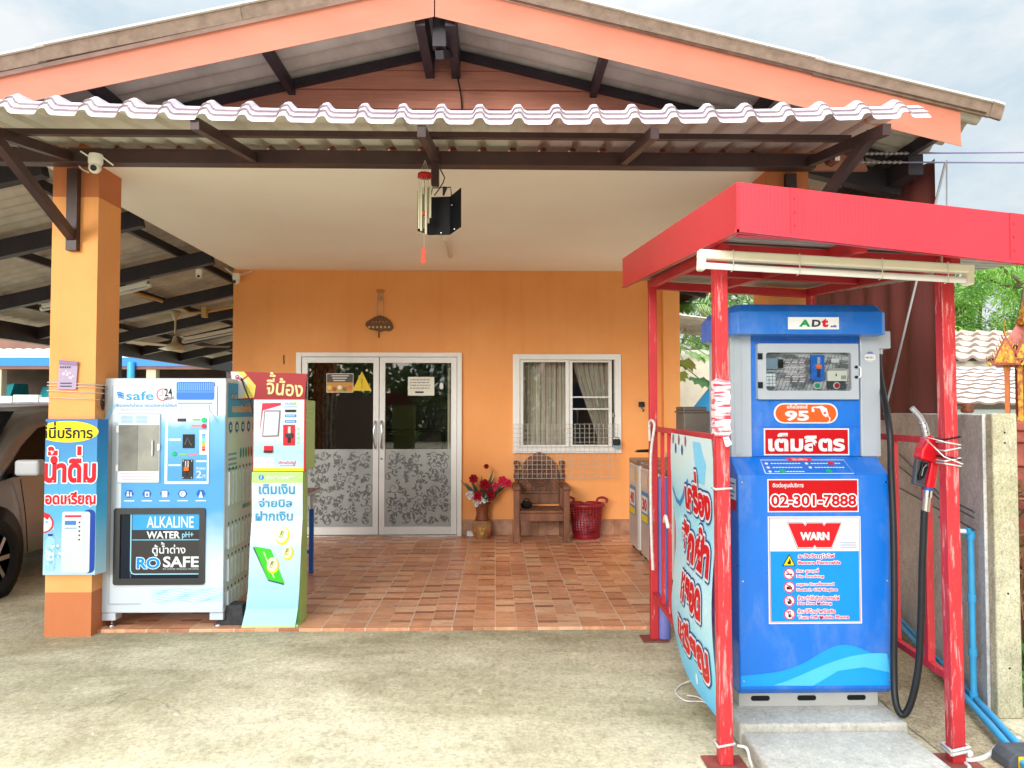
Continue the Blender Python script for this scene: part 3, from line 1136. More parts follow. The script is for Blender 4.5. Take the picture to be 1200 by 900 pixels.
# wind chime and black lamp under the awning
wc = at(498, 206, 4.85)
ch = thing('wind_chime', 'wind chime with silver tubes under a red wooden disc', 'wind chime', wc)
m = MB()
m.lathe([(.0, .016), (.045, .014), (.047, -.012), (0, -.014)], wc, pm(170, 30, 28), 20)
m.build('disc', ch)
for dx, dy, l0, l1 in ((-.036, 0, .08, .34), (-.02, -.02, .08, .36), (.01, -.02, .07, .38), (.022, .016, .07, .3), (-.004, .03, .08, .33), (.034, 0, .07, .27)):
    m = MB()
    m.tube([wc + V((dx, dy, -l0)), wc + V((dx, dy, -l1))], .0075, pm(196, 188, 160, .25), 8)
    m.tube([wc + V((dx, dy, -.01)), wc + V((dx, dy, -l0))], .0014, pm(190, 180, 160), 4)
    m.build('chime_tube', ch)
m = MB()
m.tube([wc + V((-.004, 0, -.01)), wc + V((-.004, 0, -.48))], .0014, pm(190, 180, 160), 4)
m.ball(wc + V((-.004, 0, -.24)), .017, pm(206, 70, 30), 10)
for dx in (-.03, 0, .03):
    m.tube([wc + V((dx, 0, .01)), wc + V((.0, 0, .1))], .0014, pm(190, 180, 160), 4)
m.build('cord', ch)
m = MB()
m.hexa([wc + V(q) for q in ((-.014, -.004, -.46), (.006, -.004, -.46), (.006, .004, -.46), (-.014, .004, -.46))],
       [wc + V(q) for q in ((-.026, -.004, -.555), (.004, -.004, -.56), (.004, .004, -.56), (-.026, .004, -.555))], pm(214, 70, 44))
m.build('wind_sail', ch)
LP = front(514, 250, 4.98)
bl = thing('hanging_lamp', 'black folding panel lamp hanging by wires below the awning', 'lamp', LP(514, 272))
dkp = mat('satin black panel', (15, 16, 19), .6, (20, 21, 25), 8, spec=.2)
m = MB()
top, bot = 229.5, 272.5
q = [(490.5, 227, 273, .06), (502, 230, 274.5, -.02), (527, 229, 274, -.02), (541.5, 226.5, 271.5, .14)]
for (u0, t0, b0, d0), (u1, t1, b1, d1) in zip(q[:-1], q[1:]):
    m.hexa([LP(u0, b0, d0), LP(u1, b1, d1), LP(u1, t1, d1), LP(u0, t0, d0)], [LP(u0, b0, d0 - .012), LP(u1, b1, d1 - .012), LP(u1, t1, d1 - .012), LP(u0, t0, d0 - .012)], dkp)
m.build('panel', bl)
m = MB()
m.box(LP(504, 0).x, LP(525, 0).x, 5.01, 5.1, LP(0, 270).z, LP(0, 232).z, dkp)
m.build('lamp_box', bl)
m = MB()
for pts in ([(505, 228), (507, 220), (528, 219), (529, 229)], [(509, 229), (514, 222), (519, 214), (521, 208), (516, 198)]):
    m.tube([LP(u, v, .0) for u, v in pts], .004, M['black_plastic'], 5)
m.tube([LP(519.5, 229, 0), LP(521.5, 219, 0)], [.006, .016], M['black_plastic'], 8)
for u, v in ((499, 271.5), (517, 273), (533, 271), (530, 243)):
    m.disc(LP, u, v, .6, .06 if u > 528 else .001, M['chrome'], 8)
m.build('hanging_wire', bl)

# ------------------------------------------------------------------ left pillar: banner, plate, wires
BP = front(86, 582, 5.165)
ban_blue = vgrad('banner blue print', ((0, (166, 198, 210)), (.35, (70, 160, 198)), (.6, (42, 142, 192)), (1, (22, 98, 168))), 0, 1.06, .4)
bn = MB()
bx0, bx1 = 52.3, 119.0
uc = 112.5
bn.add([BP(bx0, 491, 0), BP(uc, 491, 0), BP(bx1, 492, -.07), BP(bx1, 672, -.07), BP(uc, 673, 0), BP(bx0, 673, 0)], [(0, 1, 4, 5), (1, 2, 3, 4)], ban_blue)
bn.add([BP(bx0, 491, 0), BP(bx0, 491, -.3), BP(bx0, 673, -.3), BP(bx0, 673, 0)], [(0, 1, 2, 3)], ban_blue)
el = [(u, v) for u, v in [(78 + 36 * math.cos(R(t)), 506 + 12.5 * math.sin(R(t))) for t in range(0, 360, 12)]]
bn.poly(BP, [(max(u, 52.6), v) for u, v in el], .0015, pm(250, 226, 20))
bn.text(BP, 'ที่นี่บริการ', 46.5, 494.5, 107.5, 514, .003, BLACK, .028, clip=(52.6, 118))
bn.text(BP, 'น้ำดื่ม', 51.5, 523, 112.3, 566, .005, pm(204, 6, 32), .045, [(1.5, WHITE)], clip=(52.6, 117))
bn.text(BP, 'หยอดเหรียญ', 37, 576, 112.3, 594, .005, pm(204, 6, 32), .04, [(1.2, WHITE)], clip=(52.6, 117))
# the little dispenser, bottle and splash printed at the foot of the banner
bn.rr(BP, 98, 597, 112, 671, 6, .0012, pm(24, 62, 150))
bn.rr(BP, 73.5, 599.5, 106, 670.5, 3, .0022, pm(196, 210, 202))
bn.rr(BP, 75, 601, 97, 638, 2, .0032, pm(206, 212, 206))
bn.rect(BP, 77, 603.5, 96, 606, .0042, pm(206, 40, 60))
for i in range(5):
    bn.disc(BP, 94, 612 + i * 5, 1.2, .0042, pm(40, 60, 110), 8)
bn.rect(BP, 77, 610, 90, 615, .0042, pm(70, 120, 180))
bn.rect(BP, 77, 618, 91, 619.2, .0042, pm(120, 150, 190))
bn.ring(BP, 52.7, 613, 9.5, 11.2, .0018, pm(206, 30, 40), 14, -math.pi / 2, math.pi / 2)
bn.poly(BP, [(52.6, 603.5), (55, 604), (59, 606), (61.6, 611), (61.6, 616), (58, 621), (52.6, 622.4)], .0015, WHITE)
bn.poly(BP, [(52.6, 600), (60, 603), (57, 609), (52.6, 606)], .0024, pm(206, 30, 40))
for a, b, c_, d_ in ((55, 630, 66, 668), (57.5, 624, 63.5, 632)):
    bn.rr(BP, a, b, c_, d_, 2.5, .0016 + (b < 629) * .001, pm(150, 196, 226))
bn.rr(BP, 56, 645, 65, 656, 1, .003, pm(196, 222, 240))
bn.rect(BP, 57.8, 625, 63.2, 628, .0034, pm(30, 60, 130))
rn = random.Random(5)
for i in range(46):
    u, v = 61 + rn.gauss(0, 5.5), 648 + rn.gauss(0, 15)
    if 53 < u < 72 and 608 < v < 671:
        bn.disc(BP, u, v, rn.uniform(.5, 1.7), .0036 + i * .00002, pm(226, 242, 250) if i % 2 else pm(110, 180, 226), 8)
tag(bn.build('banner', fix=False), 'blue vinyl banner with red Thai lettering wrapped round the left orange pillar', 'banner')

pp = front(80, 440, 5.185)
m = MB()
pl_ = thing('notice_plate', 'small lilac printed metal plate on the left orange pillar', 'plate', pp(80, 457))
m.hexa([pp(68.5, 456, .004), pp(90, 456.6, .004), pp(92, 424, .004), pp(71, 422, .004)], [pp(68.5, 456, .012), pp(90, 456.6, .012), pp(92, 424, .012), pp(71, 422, .012)], pm(172, 152, 178))
m.hexa([pp(70.6, 427, .0125), pp(91.8, 428.5, .0125), pp(92.2, 424, .0125), pp(71, 422, .0125)], [pp(70.6, 427, .02), pp(91.8, 428.5, .02), pp(92.2, 424, .02), pp(71, 422, .02)], pm(140, 116, 154))
m.rect(pp, 72, 448.5, 85.5, 450, .0128, pm(70, 66, 84))
m.rect(pp, 72, 452, 85.5, 453.5, .0128, pm(70, 66, 84))
for i in range(9):
    m.disc(pp, 74 + rn.uniform(0, 13), 434 + rn.uniform(0, 11), rn.uniform(.8, 1.8), .0128 + i * .00005, pm(202, 192, 206), 8)
for i in range(5):
    m.rect(pp, 71.5 + i * 2.6, 429.4, 73.4 + i * 2.6, 431.6, .0129, pm(86, 60, 90))
m.build('plate', pl_, fix=False)
m = MB()
for dz, dr_, r_ in ((.0, .003, .004), (-.02, .004, .004), (-.055, .004, .004), (-.1, .005, .003)):
    z_ = at(85, 448, 5.18).z + dz
    m.tube([(PL0 - .004, 5.3, z_), (PL0 - .002 - dr_, 5.184 - dr_, z_), (PL1 + .004 + dr_, 5.178 - dr_, z_ - .015), (PL1 + .012 + dr_, 5.3, z_ - .018), (-2.66, 5.34, z_ - .02)], r_, pm(206, 192, 180), 5)
tag(m.build('wire'), 'pale binding wires strapped round the left orange pillar', 'wire')
m = MB()
hk = V((PL1 + .012, 5.28, at(0, 452, 5.28).z))
m.tube(spline([hk, hk + V((0, 0, -.09)), hk + V((.0, .0, -.14)), hk + V((.01, -.03, -.16)), hk + V((.01, -.05, -.12)), hk + V((.01, -.045, -.07))]), .007, M['black_plastic'], 6)
tag(m.build('hook'), 'black wire hook hanging on the side of the left orange pillar', 'hook')

# ------------------------------------------------------------------ drinking water vending machine
VY = 5.32
VP = front(193, 580, VY)
vx0, vx1 = VP(121.5, 0).x, VP(263, 0).x
vz0, vz1 = VP(0, 717).z, VP(0, 443).z
vb = .72
vm = thing('water_vending_machine', 'blue and white drinking water vending machine with a black dispensing window', 'vending machine', ((vx0 + vx1) / 2, VY + .3, .02))
vmw = mat('white machine enamel', (204, 212, 220), .35, (194, 206, 216), 2, coat=.2)
m = MB()
m.box(vx0, vx1, VY, VY + vb, vz0, vz1, vmw)
m.build('cabinet', vm, bevel=.008)
face = vgrad('machine front print', ((.0, (200, 212, 222)), (.22, (200, 214, 224)), (.3, (170, 202, 222)), (.42, (66, 150, 208)), (.6, (52, 142, 208)), (.8, (96, 168, 214)), (.84, (198, 212, 222)), (1, (206, 214, 220))), vz0 - .02, vz1 - .02)
m = MB()
d0 = .003
m.rr(VP, 131, 452, 253, 706, .5, .006, vmw, .0005)
# graded print, cut to the printed outline
m.poly(VP, [(143, 592), (143, 566), (186, 566), (186, 490), (196, 487), (248, 487), (262.4, 487), (262.4, 716), (168, 716), (168, 685), (143, 592 + 2)], .0075, face)
m.poly(VP, [(122.2, 500), (122.2, 490), (128, 480), (134, 474), (139, 472), (130, 482), (126, 495), (124, 560), (122.2, 560)], .0078, pm(150, 206, 240))
blue = pm(42, 150, 226)
m.text(VP, 'safe', 147, 458.5, 179, 469, .008, blue, .012)
for i in range(3):
    m.poly(VP, [(136 + i * .7, 459.5 + i * 2.6), (140 + i * .5, 459 + i * 2.6), (144.5 + i * .2, 461.2 + i * 2.6), (144.3, 462.6 + i * 2.6), (140, 461.4 + i * 2.4), (136.6 + i * .6, 461.4 + i * 2.6)], .008, (blue, pm(24, 110, 200), blue)[i])
m.ring(VP, 189.5, 462.5, 6.2, 7.3, .008, pm(214, 60, 66), 30, R(20), R(325))
m.line(VP, [(189.5, 457.5), (189.8, 462.8), (185.5, 464)], .8, .0082, pm(214, 60, 66))
m.text(VP, '24', 191.5, 455, 200.4, 464.2, .0088, BLACK, .012, rot=R(-4))
m.text(VP, 'HOURS', 191.4, 465, 203, 468.6, .0088, pm(60, 60, 66), .01, rot=R(-8))
m.text(VP, 'สะอาดกว่าน้ำขวด ตรวจวัดค่าน้ำได้ทันที', 136, 471.5, 206, 477, .008, pm(40, 120, 200), .008)
m.text(VP, 'ดื่มน้ำสะอาด ในราคาถูกกว่าน้ำขวด', 141, 478, 200, 482, .008, pm(150, 160, 172), 0)
# bottle cap and neck printed behind the panel
capm = pm(52, 116, 200)
m.rr(VP, 205.5, 447.4, 249.6, 468.5, 2, .0082, capm)
for i in range(19):
    m.rect(VP, 207.2 + i * 2.25, 448.6, 208.3 + i * 2.25, 457.6, .0088, pm(110, 166, 222))
m.rect(VP, 205.8, 458.6, 249.3, 460, .0087, pm(84, 146, 214))
m.poly(VP, [(209, 469), (246, 469), (248, 472), (243.5, 474.5), (244, 481), (248, 487), (208, 487), (212, 480), (211.5, 474.5), (207, 472)], .0076, pm(206, 226, 240))
m.line(VP, [(207.5, 472.6), (247.5, 472.6)], 1.2, .0083, pm(70, 150, 214))
m.line(VP, [(211.6, 475), (212, 482), (206, 488), (200, 496), (197, 500)], .5, .0083, pm(60, 130, 190))
m.line(VP, [(244, 475), (244.6, 481), (250, 488), (255, 496)], .5, .0083, pm(60, 130, 190))
# icons row
for i, u in enumerate((152.5, 173, 193.5, 214.3, 235.5)):
    m.poly(VP, [(u + 5.6 * math.cos(R(a)), 578.5 + 5.2 * math.sin(R(a))) for a in (0, 60, 120, 180, 240, 300)], .0082, pm(28, 96, 176))
    if i == 0:
        m.disc(VP, u - 1.6, 576.5, 1.2, .0088, WHITE, 8); m.rect(VP, u - 3, 578, u - .4, 581.5, .0088, WHITE); m.disc(VP, u + 2, 577.5, 1, .0088, WHITE, 8); m.rect(VP, u + .8, 579, u + 3.2, 581.5, .0088, WHITE)
    elif i == 1:
        m.rect(VP, u - 2.4, 576, u + 2.8, 582, .0088, WHITE); m.rect(VP, u - .8, 578, u + 1.2, 581, .0092, pm(28, 96, 176))
    elif i == 2:
        m.rr(VP, u - 3.2, 575, u + 3.2, 582.5, .8, .0088, WHITE); m.line(VP, [(u - 2, 577.5), (u + 2, 577.5)], .6, .0092, pm(28, 96, 176))
    elif i == 3:
        m.disc(VP, u, 578.6, 3.6, .0088, WHITE, 16); m.line(VP, [(u - 2, 580), (u, 577), (u + 2, 578)], .8, .0092, pm(28, 96, 176))
    else:
        m.poly(VP, [(u, 575), (u + 2.6, 583), (u - 2.6, 583)], .0088, WHITE)
    m.rect(VP, u - 6, 586, u + 6, 587.2, .0082, pm(214, 234, 248))
# ripples at the foot
for i in range(7):
    m.line(VP, [(180 + q * 8.2, 690 + i * 2.2 + 1.4 * math.sin(q * 1.3 + i)) for q in range(11)], [.2 + .5 * abs(math.sin(q)) for q in range(11)], .0082, pm(130, 196, 232))
m.build('front_panel', vm, fix=False)
m = MB()
m.line(VP, [(131, 706), (131, 452), (253, 452), (253, 706), (131, 706)], .5, .0068, pm(120, 140, 156))
m.build('door_seam', vm, fix=False)
# sampling door with a smoked window
m = MB()
m.rr(VP, 138.6, 484.5, 188, 566, 1.5, .012, pm(150, 176, 196), .0008)
m.rr(VP, 139.4, 485.4, 187.2, 565, 1.2, .018, pm(214, 226, 234), .0125)
m.rect(VP, 139.8, 552.5, 186.6, 564.5, .0186, pm(228, 234, 240))
for i in range(3):
    m.rect(VP, 143 + i, 554.2 + i * 3.4, 182 - i * 2, 555.6 + i * 3.4, .0192, pm(206, 176, 186))
m.rr(VP, 140.5, 486, 186.5, 497.2, .8, .0186, pm(192, 216, 230))
for a_ in range(6):
    m.rect(VP, 143, 487.5 + a_ * 1.5, 156, 488.2 + a_ * 1.5, .0192, pm(140, 160, 176))
    m.rect(VP, 160, 487.5 + a_ * 1.5, 173, 488.2 + a_ * 1.5, .0192, pm(140, 160, 176))
sd = m.build('sampling_door', vm, fix=False)
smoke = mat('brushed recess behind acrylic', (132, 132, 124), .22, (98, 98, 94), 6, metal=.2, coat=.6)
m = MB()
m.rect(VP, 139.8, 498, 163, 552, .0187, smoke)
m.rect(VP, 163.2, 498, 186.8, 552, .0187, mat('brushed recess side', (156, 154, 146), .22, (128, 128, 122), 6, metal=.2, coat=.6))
m.build('window', sd, fix=False)
m = MB()
m.tube([VP(180, 516, .03), VP(180, 534, .03)], .005, WHITE, 6)
m.build('handle', sd)
for v in (503, 548, 524):
    m = MB()
    u = 138.8 if v != 524 else 186.5
    m.slab(VP, u - 1.5, v - 4, u + 1.5, v + 4, .01, .024, WHITE)
    m.build('hinge', sd, bevel=.002)
# payment panel
m = MB()
m.rr(VP, 193.5, 485, 244.5, 567, 1, .014, pm(232, 240, 246), .0008)
m.rr(VP, 196.5, 488.5, 242.5, 564, .8, .0146, face)
m.text(VP, '2', 230.4, 551.5, 236.4, 560, .016, WHITE, .01)
m.text(VP, 'บาท', 237, 556, 241.3, 560, .016, WHITE, .01)
m.text(VP, 'ลิตรละ', 230.3, 547, 241.5, 550.4, .016, WHITE, .015)
m.rect(VP, 230, 539.5, 242, 541.4, .016, pm(222, 238, 248))
for u0, v0, u1, v1, c in ((198, 514, 212, 516.6, (206, 232, 248)), (198, 544, 212, 546, (206, 232, 248)), (225.5, 491, 234.5, 493, (90, 190, 110)), (224, 498, 235, 500.2, (230, 130, 140)), (210, 531.5, 220, 533.4, (120, 190, 110)), (221.5, 531.5, 231.5, 533.4, (230, 120, 130))):
    m.rect(VP, u0, v0, u1, v1, .016, pm(c))
m.rr(VP, 233.6, 504, 243, 532.6, .6, .0156, pm(238, 242, 246))
for i, c in enumerate(((60, 160, 226), (90, 180, 230), (130, 200, 230), (120, 200, 120), (236, 180, 60), (230, 100, 90), (214, 50, 60))):
    m.rect(VP, 236.4, 508.5 + i * 2.9, 240.6, 511.2 + i * 2.9, .0164, pm(c))
pay = m.build('payment_panel', vm, fix=False)
for u, v, r_, c in ((238.8, 492.3, 3, (16, 190, 120)), (238.8, 499.4, 2.8, (196, 40, 50)), (204.5, 532, 2.6, (16, 180, 120))):
    m = MB()
    m.disc(VP, u, v, r_, .022, pm(c), 18, d0=.0148)
    m.build('button', pay, bevel=.0015)
m = MB()
m.slab(VP, 208, 490.5, 217.5, 494, .0148, .02, BLACK)
m.rect(VP, 209, 491.3, 216.4, 493.2, .0204, pm(70, 50, 60))
m.build('display', pay)
m = MB()
m.slab(VP, 214.5, 509, 227.8, 525, .0148, .022, BLACK)
m.line(VP, [(217, 521), (220, 513), (222.5, 518), (225, 522)], .5, .0225, pm(120, 120, 124))
m.build('bill_slot', pay)
m = MB()
m.slab(VP, 214.2, 538.5, 226.5, 561, .0148, .022, pm(44, 42, 42))
m.slab(VP, 217, 547, 222.6, 551.4, .022, .034, pm(236, 104, 30))
for u in (218.6, 221.4):
    m.slab(VP, u - .7, 540, u + .7, 547, .022, .026, M['chrome'])
m.slab(VP, 219.2, 551.6, 220.6, 557.5, .022, .024, BLACK)
for u, v in ((215.4, 540), (225.4, 540), (215.4, 559.4), (225.4, 559.4)):
    m.disc(VP, u, v, .8, .0226, M['chrome'], 8)
m.build('coin_slot', pay)
# dispensing bay: black rounded frame, recess with printed glass
m = MB()
blk = mat('dark rounded window frame', (40, 41, 44), .4, coat=.3)
o_ = rrpts(136, 595, 241.5, 684, 3)
i_ = rrpts(143.4, 602, 234.8, 677, 1.2)
n_ = len(o_)
m.add([VP(u, v, .02) for u, v in o_] + [VP(u, v, .02) for u, v in i_] + [VP(u, v, .0008) for u, v in o_] + [VP(u, v, .010) for u, v in i_],
      [(i, (i + 1) % n_, n_ + (i + 1) % n_, n_ + i) for i in range(n_)] + [(i, (i + 1) % n_, 2 * n_ + (i + 1) % n_, 2 * n_ + i) for i in range(n_)] + [(n_ + i, n_ + (i + 1) % n_, 3 * n_ + (i + 1) % n_, 3 * n_ + i) for i in range(n_)], blk)
bay = m.build('dispensing_window', vm, fix=False)
m = MB()
m.rect(VP, 143.2, 601.8, 235, 677.2, .0095, pm(20, 30, 44, .2))
m.rect(VP, 155, 602, 156.4, 676, .010, pm(60, 90, 110))
m.rect(VP, 157, 602, 235, 620.4, .0104, pm(56, 154, 214))
m.rect(VP, 157, 620.4, 235, 631.5, .0104, pm(50, 48, 50))
m.rect(VP, 157, 631.5, 235, 632.5, .0106, pm(110, 196, 226))
m.rect(VP, 157, 632.5, 235, 670.5, .0104, pm(58, 54, 54))
m.line(VP, [(155.4, 602), (155.6, 667), (157, 670.4), (160, 671.6), (235, 671.6)], 1.3, .0112, pm(156, 208, 222))
m.text(VP, 'ALKALINE', 173.5, 604.8, 227.8, 618, .0112, pm(214, 222, 228), .012)
m.text(VP, 'WATER', 173.5, 622, 212.3, 630.5, .0112, WHITE, .03)
m.text(VP, 'pH+', 214.6, 622.6, 227.7, 631.4, .0112, pm(150, 210, 230), .008)
m.text(VP, 'ตู้น้ำด่าง', 180.3, 634.6, 218.8, 651, .0112, WHITE, .014)
m.text(VP, 'RO', 162.6, 652.4, 189.4, 665.5, .0124, pm(20, 140, 226), .035, [(.8, pm(226, 240, 248))])
m.text(VP, 'SAFE', 193, 651.2, 234.4, 664, .0112, WHITE, .028)
m.text(VP, 'RO WATER VENDING MACHINE', 193, 665, 234.4, 666.6, .0112, pm(200, 206, 210), 0)
m.build('printed_glass', bay, fix=False)
# right side print: poster, hexagon icons and louvred metal
sidep = mat('side panel sheet', (214, 222, 228), .4, (200, 210, 218), 3)
SPn = Panel((vx1 + .001, VY, 0), (0, 1, 0), (0, 0, 1), (1, 0, 0), down=False)
m = MB()
m.rect(SPn, .02, vz0 + .02, vb - .02, vz1 - .02, .001, sidep)
m.rect(SPn, .03, vz1 - .27, vb - .04, vz1 - .03, .002, pm(64, 160, 220))
SPt = Panel((vx1 + .001, VY, 0), (0, 1, 0), (0, 0, 1), (1, 0, 0), 0, 0, 1.0, True)
m.text(SPt, 'สะอาดกว่าน้ำขวด', .09, -(vz1 - .08), .62, -(vz1 - .14), .004, WHITE, .02, [(.006, pm(20, 70, 140))])
m.text(SPt, 'ตรวจวัดค่าน้ำได้', .12, -(vz1 - .17), .62, -(vz1 - .23), .004, pm(240, 150, 60), .02, [(.006, WHITE)])
for i in range(5):
    yy = .09 + i * .13
    m.poly(SPn, [(yy + .04 * math.cos(R(a)), vz1 - .34 + .045 * math.sin(R(a))) for a in (30, 90, 150, 210, 270, 330)], .002, pm(32, 92, 160))
    m.poly(SPn, [(yy + .02 * math.cos(R(a)), vz1 - .34 + .025 * math.sin(R(a))) for a in (45, 135, 225, 315)], .003, pm(214, 226, 236))
    m.rect(SPn, .05, vz1 - .52 - i * .035, .22, vz1 - .535 - i * .035, .002, pm(120, 160, 196))
for i, c in enumerate(((40, 150, 190), (40, 170, 170), (60, 170, 120), (170, 120, 60), (180, 90, 50), (150, 100, 60))):
    m.disc(SPn, .31 + i * .06, vz1 - .53, .022, .002, pm(c), 10, ry=.04)
m.rect(SPn, .3, vz1 - .65, vb - .06, vz1 - .67, .002, pm(70, 160, 206))
for i, c in enumerate(((70, 160, 206), (120, 190, 140), (220, 200, 70), (230, 150, 60))):
    m.rect(SPn, .36 + i * .08, vz0 + .66, .44 + i * .08, vz0 + .69, .002, pm(c))
m.build('side_print', vm, fix=False)
for zb, zt in ((vz0 + .72, vz0 + .98), (vz0 + .42, vz0 + .6), (vz0 + .2, vz0 + .38), (vz0 + .03, vz0 + .16)):
    m = MB()
    for i in range(9):
        y = .05 + i * .074
        m.slab(SPn, y, zb, y + .05, zt - .03, .002, .014, sidep)
        m.slab(SPn, y + .012, zt - .018, y + .03, zt, .002, .004, pm(40, 50, 66))
    m.build('louvre', vm)
for ux, uy in ((vx0 + .05, VY + .05), (vx1 - .05, VY + .05), (vx0 + .05, VY + vb - .05), (vx1 - .05, VY + vb - .05)):
    m = MB()
    m.box(ux - .045, ux + .045, uy - .045, uy + .045, vz0 - .05, vz0 - .001, vmw)
    m.tube([(ux, uy, vz0 - .05), (ux, uy, .03)], .008, M['chrome'], 8)
    m.lathe([(.03, 0), (.03, .006), (.01, .014)], (ux, uy, .0205), M['chrome'], 12)
    m.build('foot', vm)

wk = gnd(271, 733, .02)
m = MB()
rub = mat('black rubber block', (66, 67, 70), .9, (48, 49, 52), 20, bmp=.3)
QP = Panel((wk.x, wk.y, .0205), (1, 0, 0), (0, 0, 1), (0, -1, 0), down=False)
m.prism([(-.115, 0), (.085, 0), (.085, .03), (.07, .135), (-.04, .135), (-.1, .03)], QP, -.14, 0, rub)
tag(m.build('wheel_chock', bevel=.006), 'black rubber wheel chock on the tiles between the two machines', 'wheel chock')

# ------------------------------------------------------------------ top-up kiosk
KY = 5.36
KP = front(325, 600, KY)
kz = lambda v: KP(0, v).z
kx = lambda u: KP(u, 0).x
kk = thing('payment_kiosk', 'slim white and green payment kiosk with a red header board', 'kiosk', (kx(324), KY + .15, .02))
lime = mat('lime green enamel', (168, 214, 120), .4, coat=.2)
kw = vgrad('kiosk box print', ((0, (186, 212, 224)), (.4, (156, 200, 222)), (.7, (200, 216, 224)), (1, (210, 218, 222))), -.1 + kz(552) - .02, kz(468) - .02)
m = MB()
KS = Panel((0, KY, 0), (0, 1, 0), (0, 0, 1), (1, 0, 0), down=False)
bx0_, bx1_ = kx(296.5), kx(356.5)
m.box(bx0_, bx1_, KY + .012, KY + .3, kz(552), kz(469), lime)
m.build('cabinet', kk, bevel=.008)
m = MB()
m.slab(KP, 296, 467.6, 357, 553, -.013, .004, pm(200, 40, 44))
m.slab(KP, 297, 468.6, 355.4, 548.5, .0042, .008, kw)
m.rect(KP, 297, 548.5, 355.4, 552, .0082, pm(236, 226, 20))
m.poly(KP, [(304.5, 473), (328.5, 472), (328, 516), (303, 516.5)], .0086, pm(222, 206, 214))
m.poly(KP, [(306.5, 472.5), (328.5, 472), (328.4, 475), (307.5, 481), (303.5, 510)], .009, pm(190, 40, 70))
for i in range(4):
    m.disc(KP, 349, 503 + i * 5.4, 1.6, .0088, pm(150, 206, 120), 10)
m.rect(KP, 298, 536, 321, 548, .0088, pm(224, 232, 238))
for i in range(4):
    m.rect(KP, 299, 538 + i * 2.3, 316 - i * 2, 538.8 + i * 2.3, .0092, pm(170, 180, 190))
m.text(KP, 'บริการเติมเงิน', 326, 540.6, 345, 544, .0092, pm(200, 40, 50), .02)
m.rect(KP, 328, 545.2, 344, 546.4, .0092, pm(220, 130, 140))
m.line(KP, [(343, 544), (345, 546.4), (346, 540)], .9, .0094, pm(206, 40, 50))
m.text(KP, 'เติมเงิน', 333, 471.4, 344, 475, .0092, pm(90, 100, 180), .01)
m.disc(KP, 344.6, 473, 1.9, .0094, pm(150, 206, 70), 10)
m.rect(KP, 332, 476, 348, 477.6, .0092, pm(140, 180, 196))
fp = m.build('front_panel', kk, fix=False)
m = MB()
m.hexa([KP(307.2, 512, .009), KP(326, 511.4, .009), KP(328, 481, .009), KP(309.5, 481, .009)], [KP(307.2, 512, .016), KP(326, 511.4, .016), KP(328, 481, .016), KP(309.5, 481, .016)], pm(120, 116, 128))
m.add([KP(308.4, 510.6, .0166), KP(325, 510, .0166), KP(326.8, 482.4, .0166), KP(310.5, 482.4, .0166)], [(0, 1, 2, 3)], pm(206, 210, 216, .2))
m.build('screen', fp)
m = MB()
m.slab(KP, 331.5, 497.8, 345, 522, .0084, .016, pm(214, 24, 44))
m.slab(KP, 334.6, 508, 343, 512.6, .0165, .03, pm(50, 50, 56))
m.slab(KP, 337.5, 500, 340.6, 507.8, .0165, .024, pm(196, 190, 186))
m.slab(KP, 337, 513, 340.4, 519, .0165, .022, BLACK)
m.build('coin_slot', fp)
for v, c in ((481.6, (60, 40, 44)), (487.4, (40, 110, 180)), (493.8, (40, 110, 180))):
    m = MB()
    m.rr(KP, 333, v - 1.6, 346.6, v + 1.6, 1.4, .0135, pm(c), .0084)
    m.rr(KP, 334.2, v - .8, 345.4, v + .8, .7, .0142, pm(150, 190, 214) if v > 485 else BLACK, .0137)
    m.build('card_slot', fp)
m = MB()
m.slab(KP, 309.5, 522.5, 319.5, 529.5, .0084, .02, pm(206, 24, 40))
m.slab(KP, 309.5, 528, 319.5, 530.6, .0202, .026, pm(60, 20, 24))
m.build('receipt_slot', fp)
for v in (482, 488, 494):
    m = MB()
    y0, y1 = .06, .17
    m.slab(Panel((bx1_, KY, 0), (0, 1, 0), (0, 0, 1), (1, 0, 0), down=False), y0, kz(v) - .004, y1, kz(v) + .004, .0005, .008, pm(196, 230, 160))
    m.build('vent', kk)
# curved printed stand below the box
kst = vgrad('kiosk stand print', ((0, (142, 194, 214)), (.14, (146, 196, 220)), (.4, (176, 208, 218)), (.7, (190, 208, 216)), (1, (204, 214, 218))), 0, kz(566))
prof = [(0, 553, .0), (.0, 566, .0), (.03, 606, 0), (.008, 640, 0), (0, 690, 0), (-.012, 712, 0), (-.05, 729, 0), (-.055, 731.5, 0)]


def kuv(u, v, d=0):                                # the stand face: bellies out and kicks forward at the foot
    for (a, va, _), (b, vb_, _) in zip(prof[:-1], prof[1:]):
        if v <= vb_:
            t = (v - va) / (vb_ - va)
            off = a + (b - a) * t
            break
    else:
        off = prof[-1][0]
    x_l, x_r = 295 - (v - 553) * .023, 354.5 - (v - 553) * .022
    if v > 700:
        x_l -= (v - 700) * .1
        x_r -= (v - 700) * .05
    return KP(x_l + (u - 295) / 59.5 * (x_r - x_l), v, -off + d)


